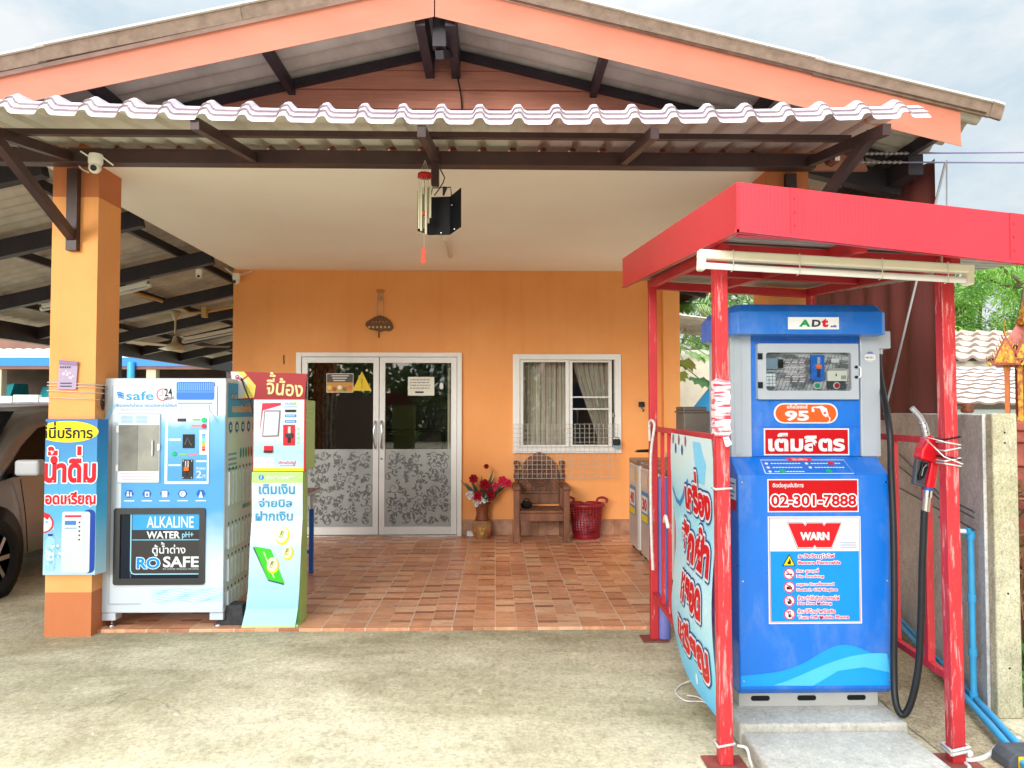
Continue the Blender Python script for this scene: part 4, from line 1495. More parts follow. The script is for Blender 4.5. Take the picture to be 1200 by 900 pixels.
m = MB()
vv = [p_[1] for p_ in prof]
for (va, vb_) in zip(vv[:-1], vv[1:]):
    mm = lime if va >= 729 or vb_ <= 566 else kst
    m.hexa([kuv(295, va), kuv(354.5, va), kuv(354.5, va, -.012), kuv(295, va, -.012)], [kuv(295, vb_), kuv(354.5, vb_), kuv(354.5, vb_, -.012), kuv(295, vb_, -.012)], mm)
m.box(kx(299), kx(351), KY + .05, KY + .22, .03, kz(553), lime)
m.box(kx(290), kx(352), KY - .04, KY + .25, .021, .032, lime)
sk_ = m.build('stand', kk)
SPK = lambda u, v, d=0: kuv(u, v, d)
m = MB()
lb = pm(56, 150, 196)
m.text(SPK, 'เติมเงิน', 303.5, 567.5, 345.5, 579.5, .003, lb, .02)
m.text(SPK, 'จ่ายบิล', 303, 584, 342, 594.8, .003, lb, .02)
m.text(SPK, 'ฝากเงิน', 299.5, 599.5, 343, 611, .003, lb, .02)
m.disc(SPK, 306, 559.5, 3.2, .003, pm(60, 130, 206), 14)
m.text(SPK, 'f', 305.2, 557.2, 307, 561.8, .004, WHITE, .02)
m.text(SPK, 'เติมสบายพลัส', 311.5, 556.8, 345, 561.6, .003, WHITE, .01)
for (u, v, r_) in ((331.5, 626.5, 8.2), (338.8, 646.5, 6.4), (322, 661, 7)):
    dd_ = .003 if u != 322 else .0055
    m.disc(SPK, u + .9, v + 1.4, r_, dd_, pm(232, 206, 20), 22, ry=r_ * 1.32)
    m.disc(SPK, u, v, r_ * .86, dd_ + .0008, pm(244, 240, 196), 22, ry=r_ * 1.16)
    m.text(SPK, '฿', u - 2.3, v - 5, u + 2.3, v + 5, dd_ + .0016, pm(150, 160, 80), .0, rot=R(20))
m.poly(SPK, [(298.5, 641), (319, 645), (337, 685), (318, 680)], .003, pm(46, 84, 90))
m.poly(SPK, [(300, 640), (319.6, 643.6), (337, 683), (317.5, 678.4)], .0038, pm(60, 196, 44))
m.poly(SPK, [(310.5, 646), (312.5, 646.4), (326, 677), (324, 676.4)], .0046, pm(180, 236, 150))
m.build('stand_print', kk, fix=False)
# header board above the box
HP = front(316, 452, KY + .2)
m = MB()
m.hexa([HP(274, 468.5, 0), HP(357, 467.5, 0), HP(359.5, 438, 0), HP(270, 435, 0)], [HP(274, 468.5, -.02), HP(357, 467.5, -.02), HP(359.5, 438, -.02), HP(270, 435, -.02)], pm(160, 34, 40))
m.poly(HP, [(271, 435.4), (286, 435.6), (300, 452), (298, 466), (274, 467)], .001, pm(232, 206, 96))
m.poly(HP, [(270.6, 435.4), (278, 435.6), (290, 448), (285, 467), (274, 467)], .0018, pm(214, 210, 206))
m.line(HP, [(278, 442), (283, 446), (291, 440)], 2, .0026, pm(186, 50, 44))
m.ring(HP, 278.5, 442, 1.4, 2.6, .0028, pm(150, 40, 90), 14)
m.text(HP, 'จี้น้อง', 312.5, 437.3, 355.5, 463.8, .003, pm(232, 214, 150), .018, rot=R(5))
m.build('header_board', kk, fix=False)
m = MB()
m.box(kx(305), kx(309), KY + .21, KY + .23, kz(469), kz(440), M['steel'])
m.box(kx(345), kx(349), KY + .21, KY + .23, kz(469), kz(440), M['steel'])
m.build('header_post', kk)
m = MB()
m.tube(spline([(vx1 - .08, VY + .3, vz1 + .002), (vx1 + .0, VY + .26, vz1 + .03), (vx1 + .06, VY + .2, vz1 - .06), (vx1 + .12, VY + .18, vz1 - .2), (vx1 + .13, VY + .2, vz1 - .32), (vx1 + .12, VY + .3, vz1 - .7)]), .006, M['black_plastic'], 5)
tag(m.build('power_cable'), 'thin black cable drooping from the top of the water machine', 'cable')

# folding table behind the kiosk
ft = thing('folding_table', 'small table with a patterned top and blue steel legs', 'table', (-2.05, 6.93, .02))
bl_ = mat('blue enamelled steel', (40, 104, 190), .4)
m = MB()
m.box(-2.5, -1.64, 6.47, 7.4, .735, .755, pm(198, 204, 206))
m.rect(Panel((0, 0, 0), (1, 0, 0), (0, 1, 0), (0, 0, 1), down=False), -2.49, 6.48, -1.65, 7.39, .7555, mat('patterned table cloth', (190, 150, 136), .6, (90, 100, 140), 26, lo=.45, hi=.55))
m.build('table_top', ft, bevel=.004)
for x, y in ((-1.66, 7.03), (-1.66, 6.75), (-2.46, 7.03), (-2.46, 6.75)):
    m = MB()
    m.box(x - .018, x + .018, y - .018, y + .018, .0205, .60, bl_)
    m.box(x - .012, x + .012, y - .012, y + .012, .60, .734, pm(206, 208, 210))
    m.build('leg', ft)
for y in (7.03, 6.75):
    m = MB()
    m.box(-2.44, -1.68, y - .012, y + .012, .20, .23, bl_)
    m.build('stretcher', ft)

# ------------------------------------------------------------------ red canopy over the fuel dispenser
def worn_red(name, wear=.5, base=(206, 44, 52)):
    m, nt, b = newmat(name)
    co = coords(nt, (1, 1, .12))
    c = mixc(nt, ramp(nt, noise(nt, coords(nt), 3, 4), (.3, 0.0), (.7, 1.0)), lin(base), lin([int(x * .86) for x in base]))
    f = ramp(nt, noise(nt, co, 44, 6, .75, .3), (.74 - wear * .24, 0.0), (.8 - wear * .22, .75))
    c = mixc(nt, f, c, lin(218, 152, 148))
    f = ramp(nt, noise(nt, coords(nt, (1, 1, .3)), 34, 4, .7), (.66, 0.0), (.72, .5 * wear))
    c = mixc(nt, f, c, lin(120, 60, 54))
    nt.links.new(c, b.inputs['Base Color'])
    b.inputs['Roughness'].default_value = .5
    return m


RW = [worn_red('worn red paint', .85), worn_red('scuffed red paint', .6), worn_red('red paint', .1)]
fas = mat('red sheet fascia', (206, 46, 60), .38, (196, 38, 50), 1.4, (1, 1, 1), spec=.5, coat=.15)
_nt = fas.node_tree
_wv = nd(_nt, 'ShaderNodeTexWave', {'Vector': coords(_nt), 'Scale': 22.0, 'Distortion': .3, 'Detail': 1.0}, bands_direction='X').outputs[1]
bump(_nt, _nt.nodes['Principled BSDF'], mth(_nt, 'ADD', _wv, mth(_nt, 'MULTIPLY', noise(_nt, coords(_nt), 2.2, 3), 6.0)), .06, .003)
grey_sheet = mat('galvanised roof sheet', (170, 172, 168), .45, (140, 142, 140), 3, (.6, 6, 1), metal=.35)
CX0, CX1, CY0, CY1 = .893, 2.42, 2.78, 5.3
sc_ = (2.54 - 2.325) / (CY1 - CY0)
cz = lambda x, y: 2.335 + (y - CY0) * sc_ - .108 * (x - CX0)
fh = lambda y: .185 + .02 * (y - CY0) / 2.5
cp = thing('fuel_canopy', 'red steel canopy on four worn red posts over the fuel dispenser', 'canopy', (1.5, 4.1, 0))
m = MB()
for (xa, ya), (xb, yb) in (((CX0, CY0), (CX1, CY0)), ((CX0, CY1), (CX0, CY0))):
    n = V((yb - ya, xa - xb, 0)).normalized() * .006
    A, B = V((xa, ya, cz(xa, ya))), V((xb, yb, cz(xb, yb)))
    a, b = A - V((0, 0, fh(ya))), B - V((0, 0, fh(yb)))
    m.hexa([a + n, b + n, B + n, A + n], [a - n, b - n, B - n, A - n], fas)
    up = V((0, 0, .012))
    m.hexa([a + n * 2.2, b + n * 2.2, b + n * 2.2 + up, a + n * 2.2 + up], [a - n * 3, b - n * 3, b - n * 3 + up, a - n * 3 + up], fas)
FPn = Panel((0, CY0 - .0062, 0), (1, 0, 0), (0, 0, 1), (0, -1, 0), down=False)
for xs_ in (1.085, 1.9):                            # lapped sheet joint with rivets
    zt_ = cz(xs_, CY0)
    m.hexa([FPn(xs_, zt_ - fh(CY0), .0003), FPn(xs_ + .05, zt_ - fh(CY0) - .005, .0003), FPn(xs_ + .05, zt_ - .005, .0003), FPn(xs_, zt_, .0003)],
           [FPn(xs_, zt_ - fh(CY0), .0028), FPn(xs_ + .05, zt_ - fh(CY0) - .005, .0012), FPn(xs_ + .05, zt_ - .005, .0012), FPn(xs_, zt_, .0028)], fas)
    for q_ in (.04, .09, .14):
        m.disc(FPn, xs_ + .014, zt_ - q_, .004, .005, pm(150, 60, 66), 8, d0=.003)
m.build('fascia', cp)
m = MB()
cs = lambda x, y: 2.335 + (y - CY0) * sc_ - .05 * (x - CX0)     # the sheet is less tilted than its front fascia
m.grid(lambda u, v: V((CX0 + .01 + (CX1 - CX0 - .02) * u, CY0 + .01 + (CY1 - CY0 - .02) * v, cs(CX0 + (CX1 - CX0) * u, CY0 + (CY1 - CY0) * v) - .15 + .008 * (1 if (v * 26) % 1 < .3 else 0))), 4, 260, grey_sheet, False)
m.build('roof_sheet', cp, fix=False)
posts = [(.967, 3.27, .057, 0), (1.95, 3.27, .056, 0), (1.04, 5.04, .05, 1), (2.1, 5.04, .05, 1)]
for x, y, s_, k_ in posts:
    m = MB()
    x2 = x + (.0 if x < 1.5 else .03)
    top = cs(x, y) - .165
    lean = -.008 if x > 1.9 and y < 4 else (-.004 if y < 4 else 0)
    b0, b1 = V((x - lean, y, .01)), V((x + lean * .6, y, top))
    h = s_ / 2
    q = [V((-h, -h, 0)), V((h, -h, 0)), V((h, h, 0)), V((-h, h, 0))]
    m.hexa([b0 + p for p in q], [b1 + p for p in q], RW[k_])
    m.box(b0.x - .085, b0.x + .085, y - .075, y + .075, .004, .0105, mat('rusty base plate', (150, 70, 60), .7, (110, 60, 50), 14))
    m.build('post', cp, bevel=.006)
for (xa, ya), (xb, yb), dz in (((.967, 3.2), (1.04, 5.1), .19), ((1.955, 3.2), (2.1, 5.1), .19), ((.98, 3.3), (1.94, 3.3), .185), ((1.04, 5.04), (2.1, 5.04), .2),
                               ((1.0, 4.2), (2.03, 4.2), .18), ((1.46, 3.0), (1.52, 5.2), .175), ((.91, 2.84), (2.4, 2.84), .165)):
    m = MB()
    m.beam((xa, ya, cs(xa, ya) - dz), (xb, yb, cs(xb, yb) - dz), .04, .05, RW[2])
    m.build('rafter', cp)


def railing(x0, y0, x1, y1, z0, z1, ts, m_, bw_=.02):
    P_ = lambda t, z: V((x0 + (x1 - x0) * t, y0 + (y1 - y0) * t, z))
    for z in (z0, z1):
        m = MB()
        m.beam(P_(0, z), P_(1, z), .03, .03, m_)
        m.build('rail', cp)
    for t in ts:
        m = MB()
        m.beam(P_(t, z0 + .016), P_(t, z1 - .016), bw_, bw_, m_, (0, 1, 0))
        m.build('baluster', cp)


railing(.975, 3.31, 1.04, 5.01, .3, 1.375, (.18, .38, .565, .69, .82), RW[1])
railing(1.965, 3.32, 2.09, 5.01, .345, 1.36, (.1, .3, .55), RW[1], .032)

lampc = thing('tube_light', 'long white twin tube light fixed under the front edge of the red canopy', 'tube light', at(979, 306, 3.1), 'unlit tube lights')
a, b = at(818, 298, 3.1), at(1138, 316, 3.1)
cw_ = mat('cream lamp batten', (238, 232, 212), .4)
m = MB()
m.beam(a, b, .05, .036, cw_)
for q, e in ((a, b), (b, a)):
    d = (e - q).normalized()
    m.beam(q + V((0, 0, -.024)), q + d * .028 + V((0, 0, -.024)), .052, .084, cw_)
m.build('batten', lampc, bevel=.006)
m = MB()
d = (b - a).normalized()
m.tube([a + d * .02 + V((0, -.005, -.046)), b - d * .02 + V((0, -.005, -.046))], .0135, pm(244, 244, 244, .2), 12)
m.build('tube', lampc)
m = MB()
for t in (.12, .36, .66, .9):
    q = a + (b - a) * t
    m.tube([q + V((0, -.03, .02)), q + V((0, -.03, -.06)), q + V((0, .0, -.064))], .0022, pm(220, 214, 200), 5)
m.tube([at(1104, 318, 3.12), at(1104, 304, 3.12) + V((0, 0, .1))], .004, pm(220, 210, 190), 5)
m.build('tie', lampc)

# ------------------------------------------------------------------ plinth and dispenser
pl = thing('dispenser_plinth', 'pale concrete plinth with a lower front slab under the fuel dispenser', 'plinth', (1.5, 3.6, 0))
m = MB()
m.box(1.09, 1.85, 3.44, 4.35, .0, .10, M['plinth'])
m.build('rear_slab', pl, bevel=.012, seg=3)
m = MB()
m.box(1.095, 1.83, 2.2, 3.436, .0, .07, M['plinth'])
m.build('front_slab', pl, bevel=.014, seg=3)

GY = 3.6
GP = front(952, 600, GY)
gx = lambda u: GP(u, 0).x
gz = lambda v: GP(0, v).z
fd = thing('fuel_dispenser', 'bright blue and grey self service fuel dispenser with red Thai signs', 'fuel dispenser', (gx(952), GY + .2, .10))


def gloss(name, c, c2, r=.3):
    m = mat(name, c, r, c2, 1.6, coat=.3)
    nt = m.node_tree
    b = nt.nodes['Principled BSDF']
    old = b.inputs['Base Color'].links[0].from_socket
    dust = ramp(nt, noise(nt, coords(nt, (1, 1, .5)), 4.5, 7, .72, .4), (.5, 0.0), (.8, .22))
    nt.links.new(mixc(nt, dust, old, lin(190, 196, 196)), b.inputs['Base Color'])      # a film of road dust
    nt.links.new(ramp(nt, noise(nt, coords(nt), 7, 6, .7), (.3, r - .06), (.75, r + .28)), b.inputs['Roughness'])
    return m


BL = gloss('blue dispenser enamel', (8, 112, 210), (6, 102, 200))
BLd = gloss('deep blue dispenser enamel', (22, 92, 204), (20, 84, 192))
GR = gloss('pale grey enamel', (172, 180, 188), (164, 172, 182), .4)
x0, x1 = gx(864.5), gx(1044)
bk = GY + .50
zc = gz(805)
m = MB()                                           # lower cabinet with sloping shelf and tucked foot
PX_ = Panel((x0, 0, 0), (0, 1, 0), (0, 0, 1), (1, 0, 0), down=False)
SH = GY + .11
zs, zt = gz(557), at(950, 535.5, GY + .11).z
m.prism([(GY, zc), (GY, zs), (SH, zt), (bk, zt), (bk, zc - .03), (GY + .03, zc - .03)], PX_, 0, x1 - x0, BL)
m.build('lower_cabinet', fd, bevel=.008, seg=3)
m = MB()
m.box(x0 + .01, x1 - .05, GY + .045, bk - .03, .1005, zc - .031, pm(176, 174, 168))
for u in (892, 947, 1006):
    m.rr(Panel(GP(u, 819, -.045), (1, 0, 0), (0, 0, 1), (0, -1, 0), down=False), -.045, -.012, .045, .012, .011, .0015, BLACK)
m.build('base_frame', fd)
# waves on the lower panel
m = MB()
wv = pm(34, 156, 236, .3)
wv2 = pm(84, 190, 240, .3)
up = [(866 + i * 4.4, 789 - 8 * (i / 40 * 1.6) - 26 * math.exp(-((i - 27) / 10) ** 2)) for i in range(41)]
m.poly(GP, up + [(1042, 801), (866, 801)], .0012, wv)
cu = [(904, 801)] + [(910 + i * 4.4, 798 - 34 * math.sin(i / 30 * 1.8) ** 1.2) for i in range(30)]
m.poly(GP, [(x, min(y, 800)) for x, y in cu] + [(1040, 786), (1010, 780), (980, 784), (950, 801)], .002, wv2)
for u, v in ((869, 565), (1039, 565), (869, 795), (1039, 795), (869, 680), (1039, 680)):
    m.disc(GP, u, v, 1.1, .0035, M['chrome'], 10, d0=.0005)
m.build('wave_print', fd, fix=False)
# upper part
UY = SH + .0
UP_ = front(945, 470, UY)
ux = lambda u: UP_(u, 0).x
uz = lambda v: UP_(0, v).z
zu0, zu1 = zt + .001, uz(388)
for a, b in ((855, 880), (1009.5, 1033)):
    m = MB()
    m.box(ux(a) if a > 900 else x0 + .004, ux(b), UY, bk - .02, zu0, zu1, GR)
    if a < 900:
        m.slab(UP_, 860, 396, 868, 532, .0005, .004, GR)
    m.build('side_column', fd, bevel=.006)
m = MB()
m.box(ux(880) + .001, ux(1009.5) - .001, UY + .012, bk - .04, zu0, zu1, BL)
m.line(Panel(UP_(0, 0, -.012), (1, 0, 0), (0, 0, 1), (0, -1, 0), 0, 0, UP_.k), [(880.5, 500), (1009, 500)], .8, .0015, BLd)
m.build('centre_panel', fd, bevel=.002)
# header, chamfered
H0 = GY - .02
HPn = front(950, 378, H0)
hx0, hx1 = HPn(857, 0).x, HPn(1042, 0).x
ha, hb, hc = HPn(0, 391.5).z, HPn(0, 365.5).z, HPn(0, 355.8).z
m = MB()
c_ = .03
for (q0, q1) in (((hx0, H0 + c_, ha), (hx1, bk + .05, hb)),):
    oct_ = lambda e, z_: [V((hx0 + e, H0 + c_ + e, z_)), V((hx0 + c_ + e, H0 + e, z_)), V((hx1 - c_ - e, H0 + e, z_)), V((hx1 - e, H0 + c_ + e, z_)), V((hx1 - e, bk + .02 - e, z_)), V((hx1 - c_ - e, bk + .05 - e, z_)), V((hx0 + c_ + e, bk + .05 - e, z_)), V((hx0 + e, bk + .02 - e, z_))]
    L0, L1, L2 = oct_(0, ha), oct_(0, hb), oct_(.028, hc)
    m.add(L0 + L1 + L2, [tuple(range(8))[::-1], tuple(range(16, 24))] + [(r_ * 8 + i, r_ * 8 + (i + 1) % 8, r_ * 8 + 8 + (i + 1) % 8, r_ * 8 + 8 + i) for r_ in (0, 1) for i in range(8)], BL)
hd_ = m.build('header', fd, bevel=.004)
m = MB()
m.slab(HPn, 923, 371.7, 983, 386, .0005, .004, pm(232, 238, 242))
m.text(HPn, 'A', 935.5, 374.8, 949, 383.2, .0055, pm(20, 160, 90), .045, shear=.12)
m.text(HPn, 'D', 950.5, 374.8, 961, 383.2, .0055, pm(60, 60, 70), .045, shear=.1)
m.text(HPn, 't', 962, 373.2, 970, 383.6, .0055, pm(220, 30, 50), .06, shear=.05)
m.text(HPn, 'adt', 973, 380.8, 980, 383.6, .0055, pm(60, 70, 140), .04)
m.build('header_sign', hd_, fix=False)
# instrument window
m = MB()
o_ = rrpts(886.3, 403, 1005, 468, 1.2)
i_ = rrpts(896, 413.3, 996.5, 458, 3.5)
n_ = len(o_)
m.add([UP_(u, v, .022) for u, v in o_] + [UP_(u, v, .022) for u, v in i_] + [UP_(u, v, -.0115) for u, v in o_] + [UP_(u, v, -.0115) for u, v in i_],
      [(i, (i + 1) % n_, n_ + (i + 1) % n_, n_ + i) for i in range(n_)] + [(i, (i + 1) % n_, 2 * n_ + (i + 1) % n_, 2 * n_ + i) for i in range(n_)] + [(n_ + i, n_ + (i + 1) % n_, 3 * n_ + (i + 1) % n_, 3 * n_ + i) for i in range(n_)], GR)
iw_ = m.build('instrument_window', fd, fix=False)
m = MB()
instr = mat('instrument board', (92, 94, 100), .5, (170, 170, 174), 9, (1, 1, 3), lo=.45, hi=.55)
m.rect(UP_, 895.5, 412.8, 997, 458.5, -.0100, instr)
for i in range(22):
    m.line(UP_, [(906 + i * 4.4, 457.6), (914 + i * 4.4, 436), (925 + i * 4, 416)] if i < 17 else [(906 + i * 4.1, 457), (908 + i * 4.2, 440)], .5, -.0094, pm(60, 62, 68))
m.build('board', iw_, fix=False)
m = MB()
m.slab(UP_, 897, 420, 911, 432.5, -.0090, .008, pm(120, 140, 160))
m.slab(UP_, 911.5, 421, 918, 431, -.0090, .004, BLACK)
for i in range(3):
    for j in range(4):
        m.slab(UP_, 897.4 + i * 3.9, 437.8 + j * 3.9, 900.6 + i * 3.9, 441 + j * 3.9, -.0088, .004, pm(206, 212, 220))
m.build('keypad', iw_)
m = MB()
m.slab(UP_, 950.7, 416, 966.2, 446, -.0090, .006, pm(24, 96, 190))
m.slab(UP_, 956, 427.4, 962.4, 432, .0062, .014, pm(226, 110, 40))
m.slab(UP_, 957.6, 418.5, 960.6, 427, .0062, .01, pm(150, 160, 170))
m.slab(UP_, 957.4, 433, 961, 442, .0062, .01, pm(50, 56, 70))
for u, v in ((952.4, 443.8), (964.5, 443.8)):
    m.disc(UP_, u, v, .7, .0066, M['chrome'], 8)
m.build('coin_slot', iw_)
m = MB()
m.slab(UP_, 969, 434.5, 992, 446.5, -.0090, .012, pm(206, 206, 196))
m.slab(UP_, 971, 431.4, 990, 434.4, -.0090, .006, pm(150, 152, 150))
m.rect(UP_, 978.6, 438, 980, 441, .0126, BLACK)
m.rect(UP_, 985, 440, 991, 444.6, .0126, pm(140, 146, 150))
m.slab(UP_, 970, 446.8, 992, 455.5, -.0090, .0, pm(60, 62, 70))
m.build('bill_reader', iw_)
for u, c in ((957.6, (20, 140, 100)), (980.8, (150, 30, 44))):
    m = MB()
    m.disc(UP_, u, 451.8, 4, .004, pm(206, 206, 206), 18, d0=-.0088)
    m.disc(UP_, u, 451.8, 3, .009, pm(c), 18, d0=.0042)
    m.build('button', iw_)
m = MB()
for i in range(3):
    for j in range(5):
        m.rect(UP_, 922 + i * 8.4, 421 + j * 5.6, 922 + i * 8.4 + 4.5 + (i * 7 + j * 3) % 3, 423.2 + j * 5.6, -.0086, pm(168, 150, 160))
m.rect(UP_, 976, 420, 985, 424.6, -.0086, pm(200, 202, 206))
for i in range(3):
    for j in range(5):
        m.rect(UP_, 921 + i * 8.4, 424 + j * 5.6, 927 + i * 8.4, 425 + j * 5.6, -.0084, pm(206, 206, 210))
m.build('display', iw_, fix=False)
m = MB()
m.rect(UP_, 894, 411, 998.5, 460, .016, M['glass_thin'])
m.build('pane', iw_, fix=False)
for v in (418, 451.6):
    m = MB()
    m.slab(UP_, 886, v - 3.6, 891.5, v + 3.6, .0225, .03, BLACK)
    m.build('hinge', iw_, bevel=.001)
m = MB()
for v in (430.4, 442.2):
    m.disc(UP_, 1001.6, v, 1.7, .03, BLACK, 12, d0=.0225)
m.tube([UP_(1004.2, 430, .03), UP_(1005.6, 431.6, .036), UP_(1005.6, 441, .036), UP_(1004.2, 443, .03)], .004, pm(236, 236, 236), 6)
m.build('latch', iw_)
m = MB()
m.disc(UP_, 1020.8, 418, 6.6, .0025, pm(176, 178, 190), 24)
m.disc(UP_, 1020.8, 418, 5.8, .0032, pm(200, 202, 210), 24)
m.poly(UP_, [(1016, 414.5), (1018, 412.6), (1021, 411.6), (1024, 412.8), (1025.6, 414.5)], .0038, pm(110, 110, 170))
m.rect(UP_, 1014.6, 416.4, 1027, 421.4, .0038, pm(228, 228, 232))
m.text(UP_, 'MINEX', 1015.6, 417.4, 1026, 420.4, .0045, pm(120, 120, 130), .02)
m.build('badge', fd, fix=False)
# signs
SG = Panel(UP_(0, 0, -.012), (1, 0, 0), (0, 0, 1), (0, -1, 0), 0, 0, UP_.k)
m = MB()
m.rr(SG, 907, 472.4, 983, 496.2, 11.8, .0035, WHITE, .0006)
m.rr(SG, 909, 474, 981, 494.8, 10.4, .0046, pm(234, 92, 32))
m.text(SG, 'แก๊สโซฮอล์', 922.5, 474, 947, 478.8, .0058, WHITE, .03)
m.text(SG, '95', 920, 481.2, 948.5, 493.4, .0058, WHITE, .04)
m.poly(SG, [(955.5, 476.6), (964, 475.4), (969.5, 478.6), (972, 487), (968.4, 489), (964.6, 486), (961.4, 478.5), (956, 478.2)], .0058, WHITE)
m.line(SG, [(970, 487), (973.4, 490), (972.4, 494), (970.5, 494.4)], 1.2, .0058, WHITE)
m.line(SG, [(951.5, 478.4), (955.5, 476.9)], 1.8, .0058, WHITE)
m.poly(SG, [(953, 477.6), (955.4, 481), (954.4, 482.8), (952, 482.6), (951.4, 480.6)], .006, WHITE)
m.disc(SG, 967.3, 484, 1.6, .0064, pm(234, 92, 32), 10)
m.build('fuel_sign', fd, fix=False)
m = MB()
m.slab(SG, 895, 502, 996, 533.5, .0006, .0032, WHITE)
m.rect(SG, 896.6, 503.5, 994.4, 532, .004, RED)
m.text(SG, 'เต็มลิตร', 900, 507.3, 990.5, 529, .0052, WHITE, .04)
m.build('red_sign', fd, fix=False)
n_sh = V((0, -(zt - zs), (SH - GY))).normalized()
uy_sh = V((0, (SH - GY), (zt - zs))).normalized()
SLP = Panel((GP(898, 0).x, GY, zs), (1, 0, 0), uy_sh, n_sh, down=False)
Ls = math.hypot(SH - GY, zt - zs)
kk_ = GP.k
m = MB()
W_ = (1003 - 898) * kk_
m.line(SLP, [(0, Ls * .08), (W_, Ls * .08), (W_ - .012, Ls * .82), (.004, Ls * .82), (0, Ls * .08)], .004, .0015, pm(220, 236, 246))
m.poly(SLP, [(W_ * .30, Ls * .92), (W_ * .62, Ls * .92), (W_ * .58, Ls * .74), (W_ * .34, Ls * .74)], .003, pm(210, 60, 76))
m.text(Panel(SLP(0, 0, .0), (1, 0, 0), uy_sh, n_sh, down=True), 'วิธีการใช้งาน', W_ * .37, -Ls * .89, W_ * .55, -Ls * .77, .0042, WHITE, .015)
for i, (a, b) in enumerate(((.06, .62), (.06, .40), (.06, .18), (.52, .62), (.54, .40))):
    m.disc(SLP, W_ * a, Ls * b, .008, .002, WHITE, 12)
    q = W_ * (a + .05)
    while q < W_ * (a + .36):
        m.rect(SLP, q, Ls * b - .003, q + .012, Ls * b + .003, .002, pm(214, 234, 246))
        q += .0145
for a, b, c in ((.2, .2, (20, 170, 110)), (.73, .2, (20, 170, 110)), (.8, .62, (206, 40, 60))):
    m.disc(SLP, W_ * a, Ls * b, .016, .003, pm(c), 16, ry=.013)
m.build('instruction_print', fd, fix=False)
m = MB()
m.slab(GP, 899, 561.5, 1006.5, 600, .0006, .003, WHITE)
m.rect(GP, 900.3, 562.8, 1005.2, 598.7, .0038, RED)
m.text(GP, 'ติดต่อศูนย์บริการ', 905, 565.5, 941.5, 572.6, .005, WHITE, .02)
m.text(GP, '02-301-7888', 903, 579.5, 1003.5, 593, .0065, RED, .028, [(1.5, pm(250, 240, 240))])
m.build('red_sign', fd, fix=False)
m = MB()
m.slab(GP, 899, 605, 1008.5, 729.5, .0006, .003, WHITE)
m.line(GP, [(900.8, 606.8), (1006.8, 606.8), (1006.8, 727.6), (900.8, 727.6), (900.8, 606)], .7, .0038, pm(206, 40, 60))
m.rect(GP, 901.6, 645.5, 1006, 726.8, .0036, pm(20, 140, 226, .3))
wpoly = [(922.5, 612.8), (940.5, 612.8), (942.8, 616.2), (945, 612.8), (963, 612.8), (965.2, 616.2), (967.5, 612.8), (985.2, 612.8), (973.5, 641), (956, 641), (953.7, 638.2), (951.4, 641), (934, 641)]
wo = [(953.8 + (u - 953.8) * 1.045, 627 + (v - 627) * 1.1) for u, v in wpoly]
m.poly(GP, wo, .0044, pm(60, 60, 66))
m.poly(GP, [(953.8 + (u - 953.8) * 1.03, 627 + (v - 627) * 1.06) for u, v in wpoly], .005, WHITE)
m.poly(GP, wpoly, .0056, pm(214, 24, 34))
m.text(GP, 'WARN', 936.5, 623.2, 971, 632.6, .0066, WHITE, .06)
for i in range(4):
    m.rect(GP, 983 + i % 2, 635 + i * 2, 1003, 635.7 + i * 2, .0044, pm(150, 160, 190))
pk = pm(250, 236, 240)
m.poly(GP, [(923.6, 648.5), (931, 662.6), (915, 662.6)], .0046, BLACK)
m.poly(GP, [(923.6, 650.6), (929.4, 661.7), (916.8, 661.7)], .0052, pm(240, 214, 20))
m.poly(GP, [(923.6, 653.5), (925.6, 657), (925.2, 660.4), (921.6, 660.4), (921.2, 657.4), (922.6, 657.6)], .0058, BLACK)
rows = (('ระวังวัตถุไวไฟ', 'Beware Flammable', 655, 934, 977, 984), ('ห้าม สูบบุหรี่', 'No Smoking', 671.5, 932, 958, 964), ('กรุณา ดับเครื่องยนต์', 'Switch Off Engine', 687, 932, 976, 980), ('ห้าม ทำให้เกิดประกายไฟ', 'No Fire Making', 702.8, 933, 982, 973), ('ห้าม ใช้โทรศัพท์มือถือ', 'Turn Off Mobile Phone', 718.2, 933, 977, 993))
for i, (th, en, v, u0, u1, u2) in enumerate(rows):
    rd = pm(226, 20, 60)
    m.text(GP, th, u0, v - 6.2 + (i == 0) * -.6, u1, v - .8 + (i == 0) * .4, .0062, rd, .03, [(.55, pk)])
    m.text(GP, en, u0, v + 1.4, u2, v + 5.4, .0062, rd, .025, [(.55, pk)])
    if i:
        m.disc(GP, 923.3, v, 6.6, .0044, pm(206, 40, 56), 24)
        m.disc(GP, 923.3, v, 5.4, .005, WHITE, 24)
        if i == 1:
            m.rect(GP, 919.5, v - .2, 927, v + 1.2, .0056, BLACK)
        elif i == 2:
            m.rect(GP, 920, v - .4, 926.4, v + 2.6, .0056, BLACK); m.rect(GP, 922, v - 2, 924.8, v - .4, .0056, BLACK)
        elif i == 3:
            m.poly(GP, [(923.3, v - 3.6), (926, v + .4), (924.8, v + 3.6), (921.4, v + 3.6), (920.4, v + .2), (922.4, v + .4)], .0056, BLACK)
        else:
            m.slab(GP, 921.8, v - 3.4, 924.8, v + 3.6, .0052, .0056, BLACK); m.rect(GP, 922.4, v - 2.4, 924.2, v + .6, .006, WHITE)
        m.line(GP, [(919.5, v - 3.8), (927.1, v + 3.8)], 1, .0066, pm(206, 40, 56))
m.build('warning_sign', fd, fix=False)
m = MB()                                           # small printed notes on the left flank
SDP = Panel((x0 - .001, GY, 0), (0, -1, 0), (0, 0, 1), (-1, 0, 0), down=False)
m.rect(SDP, -.13, zs - .17, -.02, zs - .02, .0015, pm(206, 214, 222))
m.rect(SDP, -.13, zs - .17, -.02, zs - .12, .0022, pm(206, 30, 50))
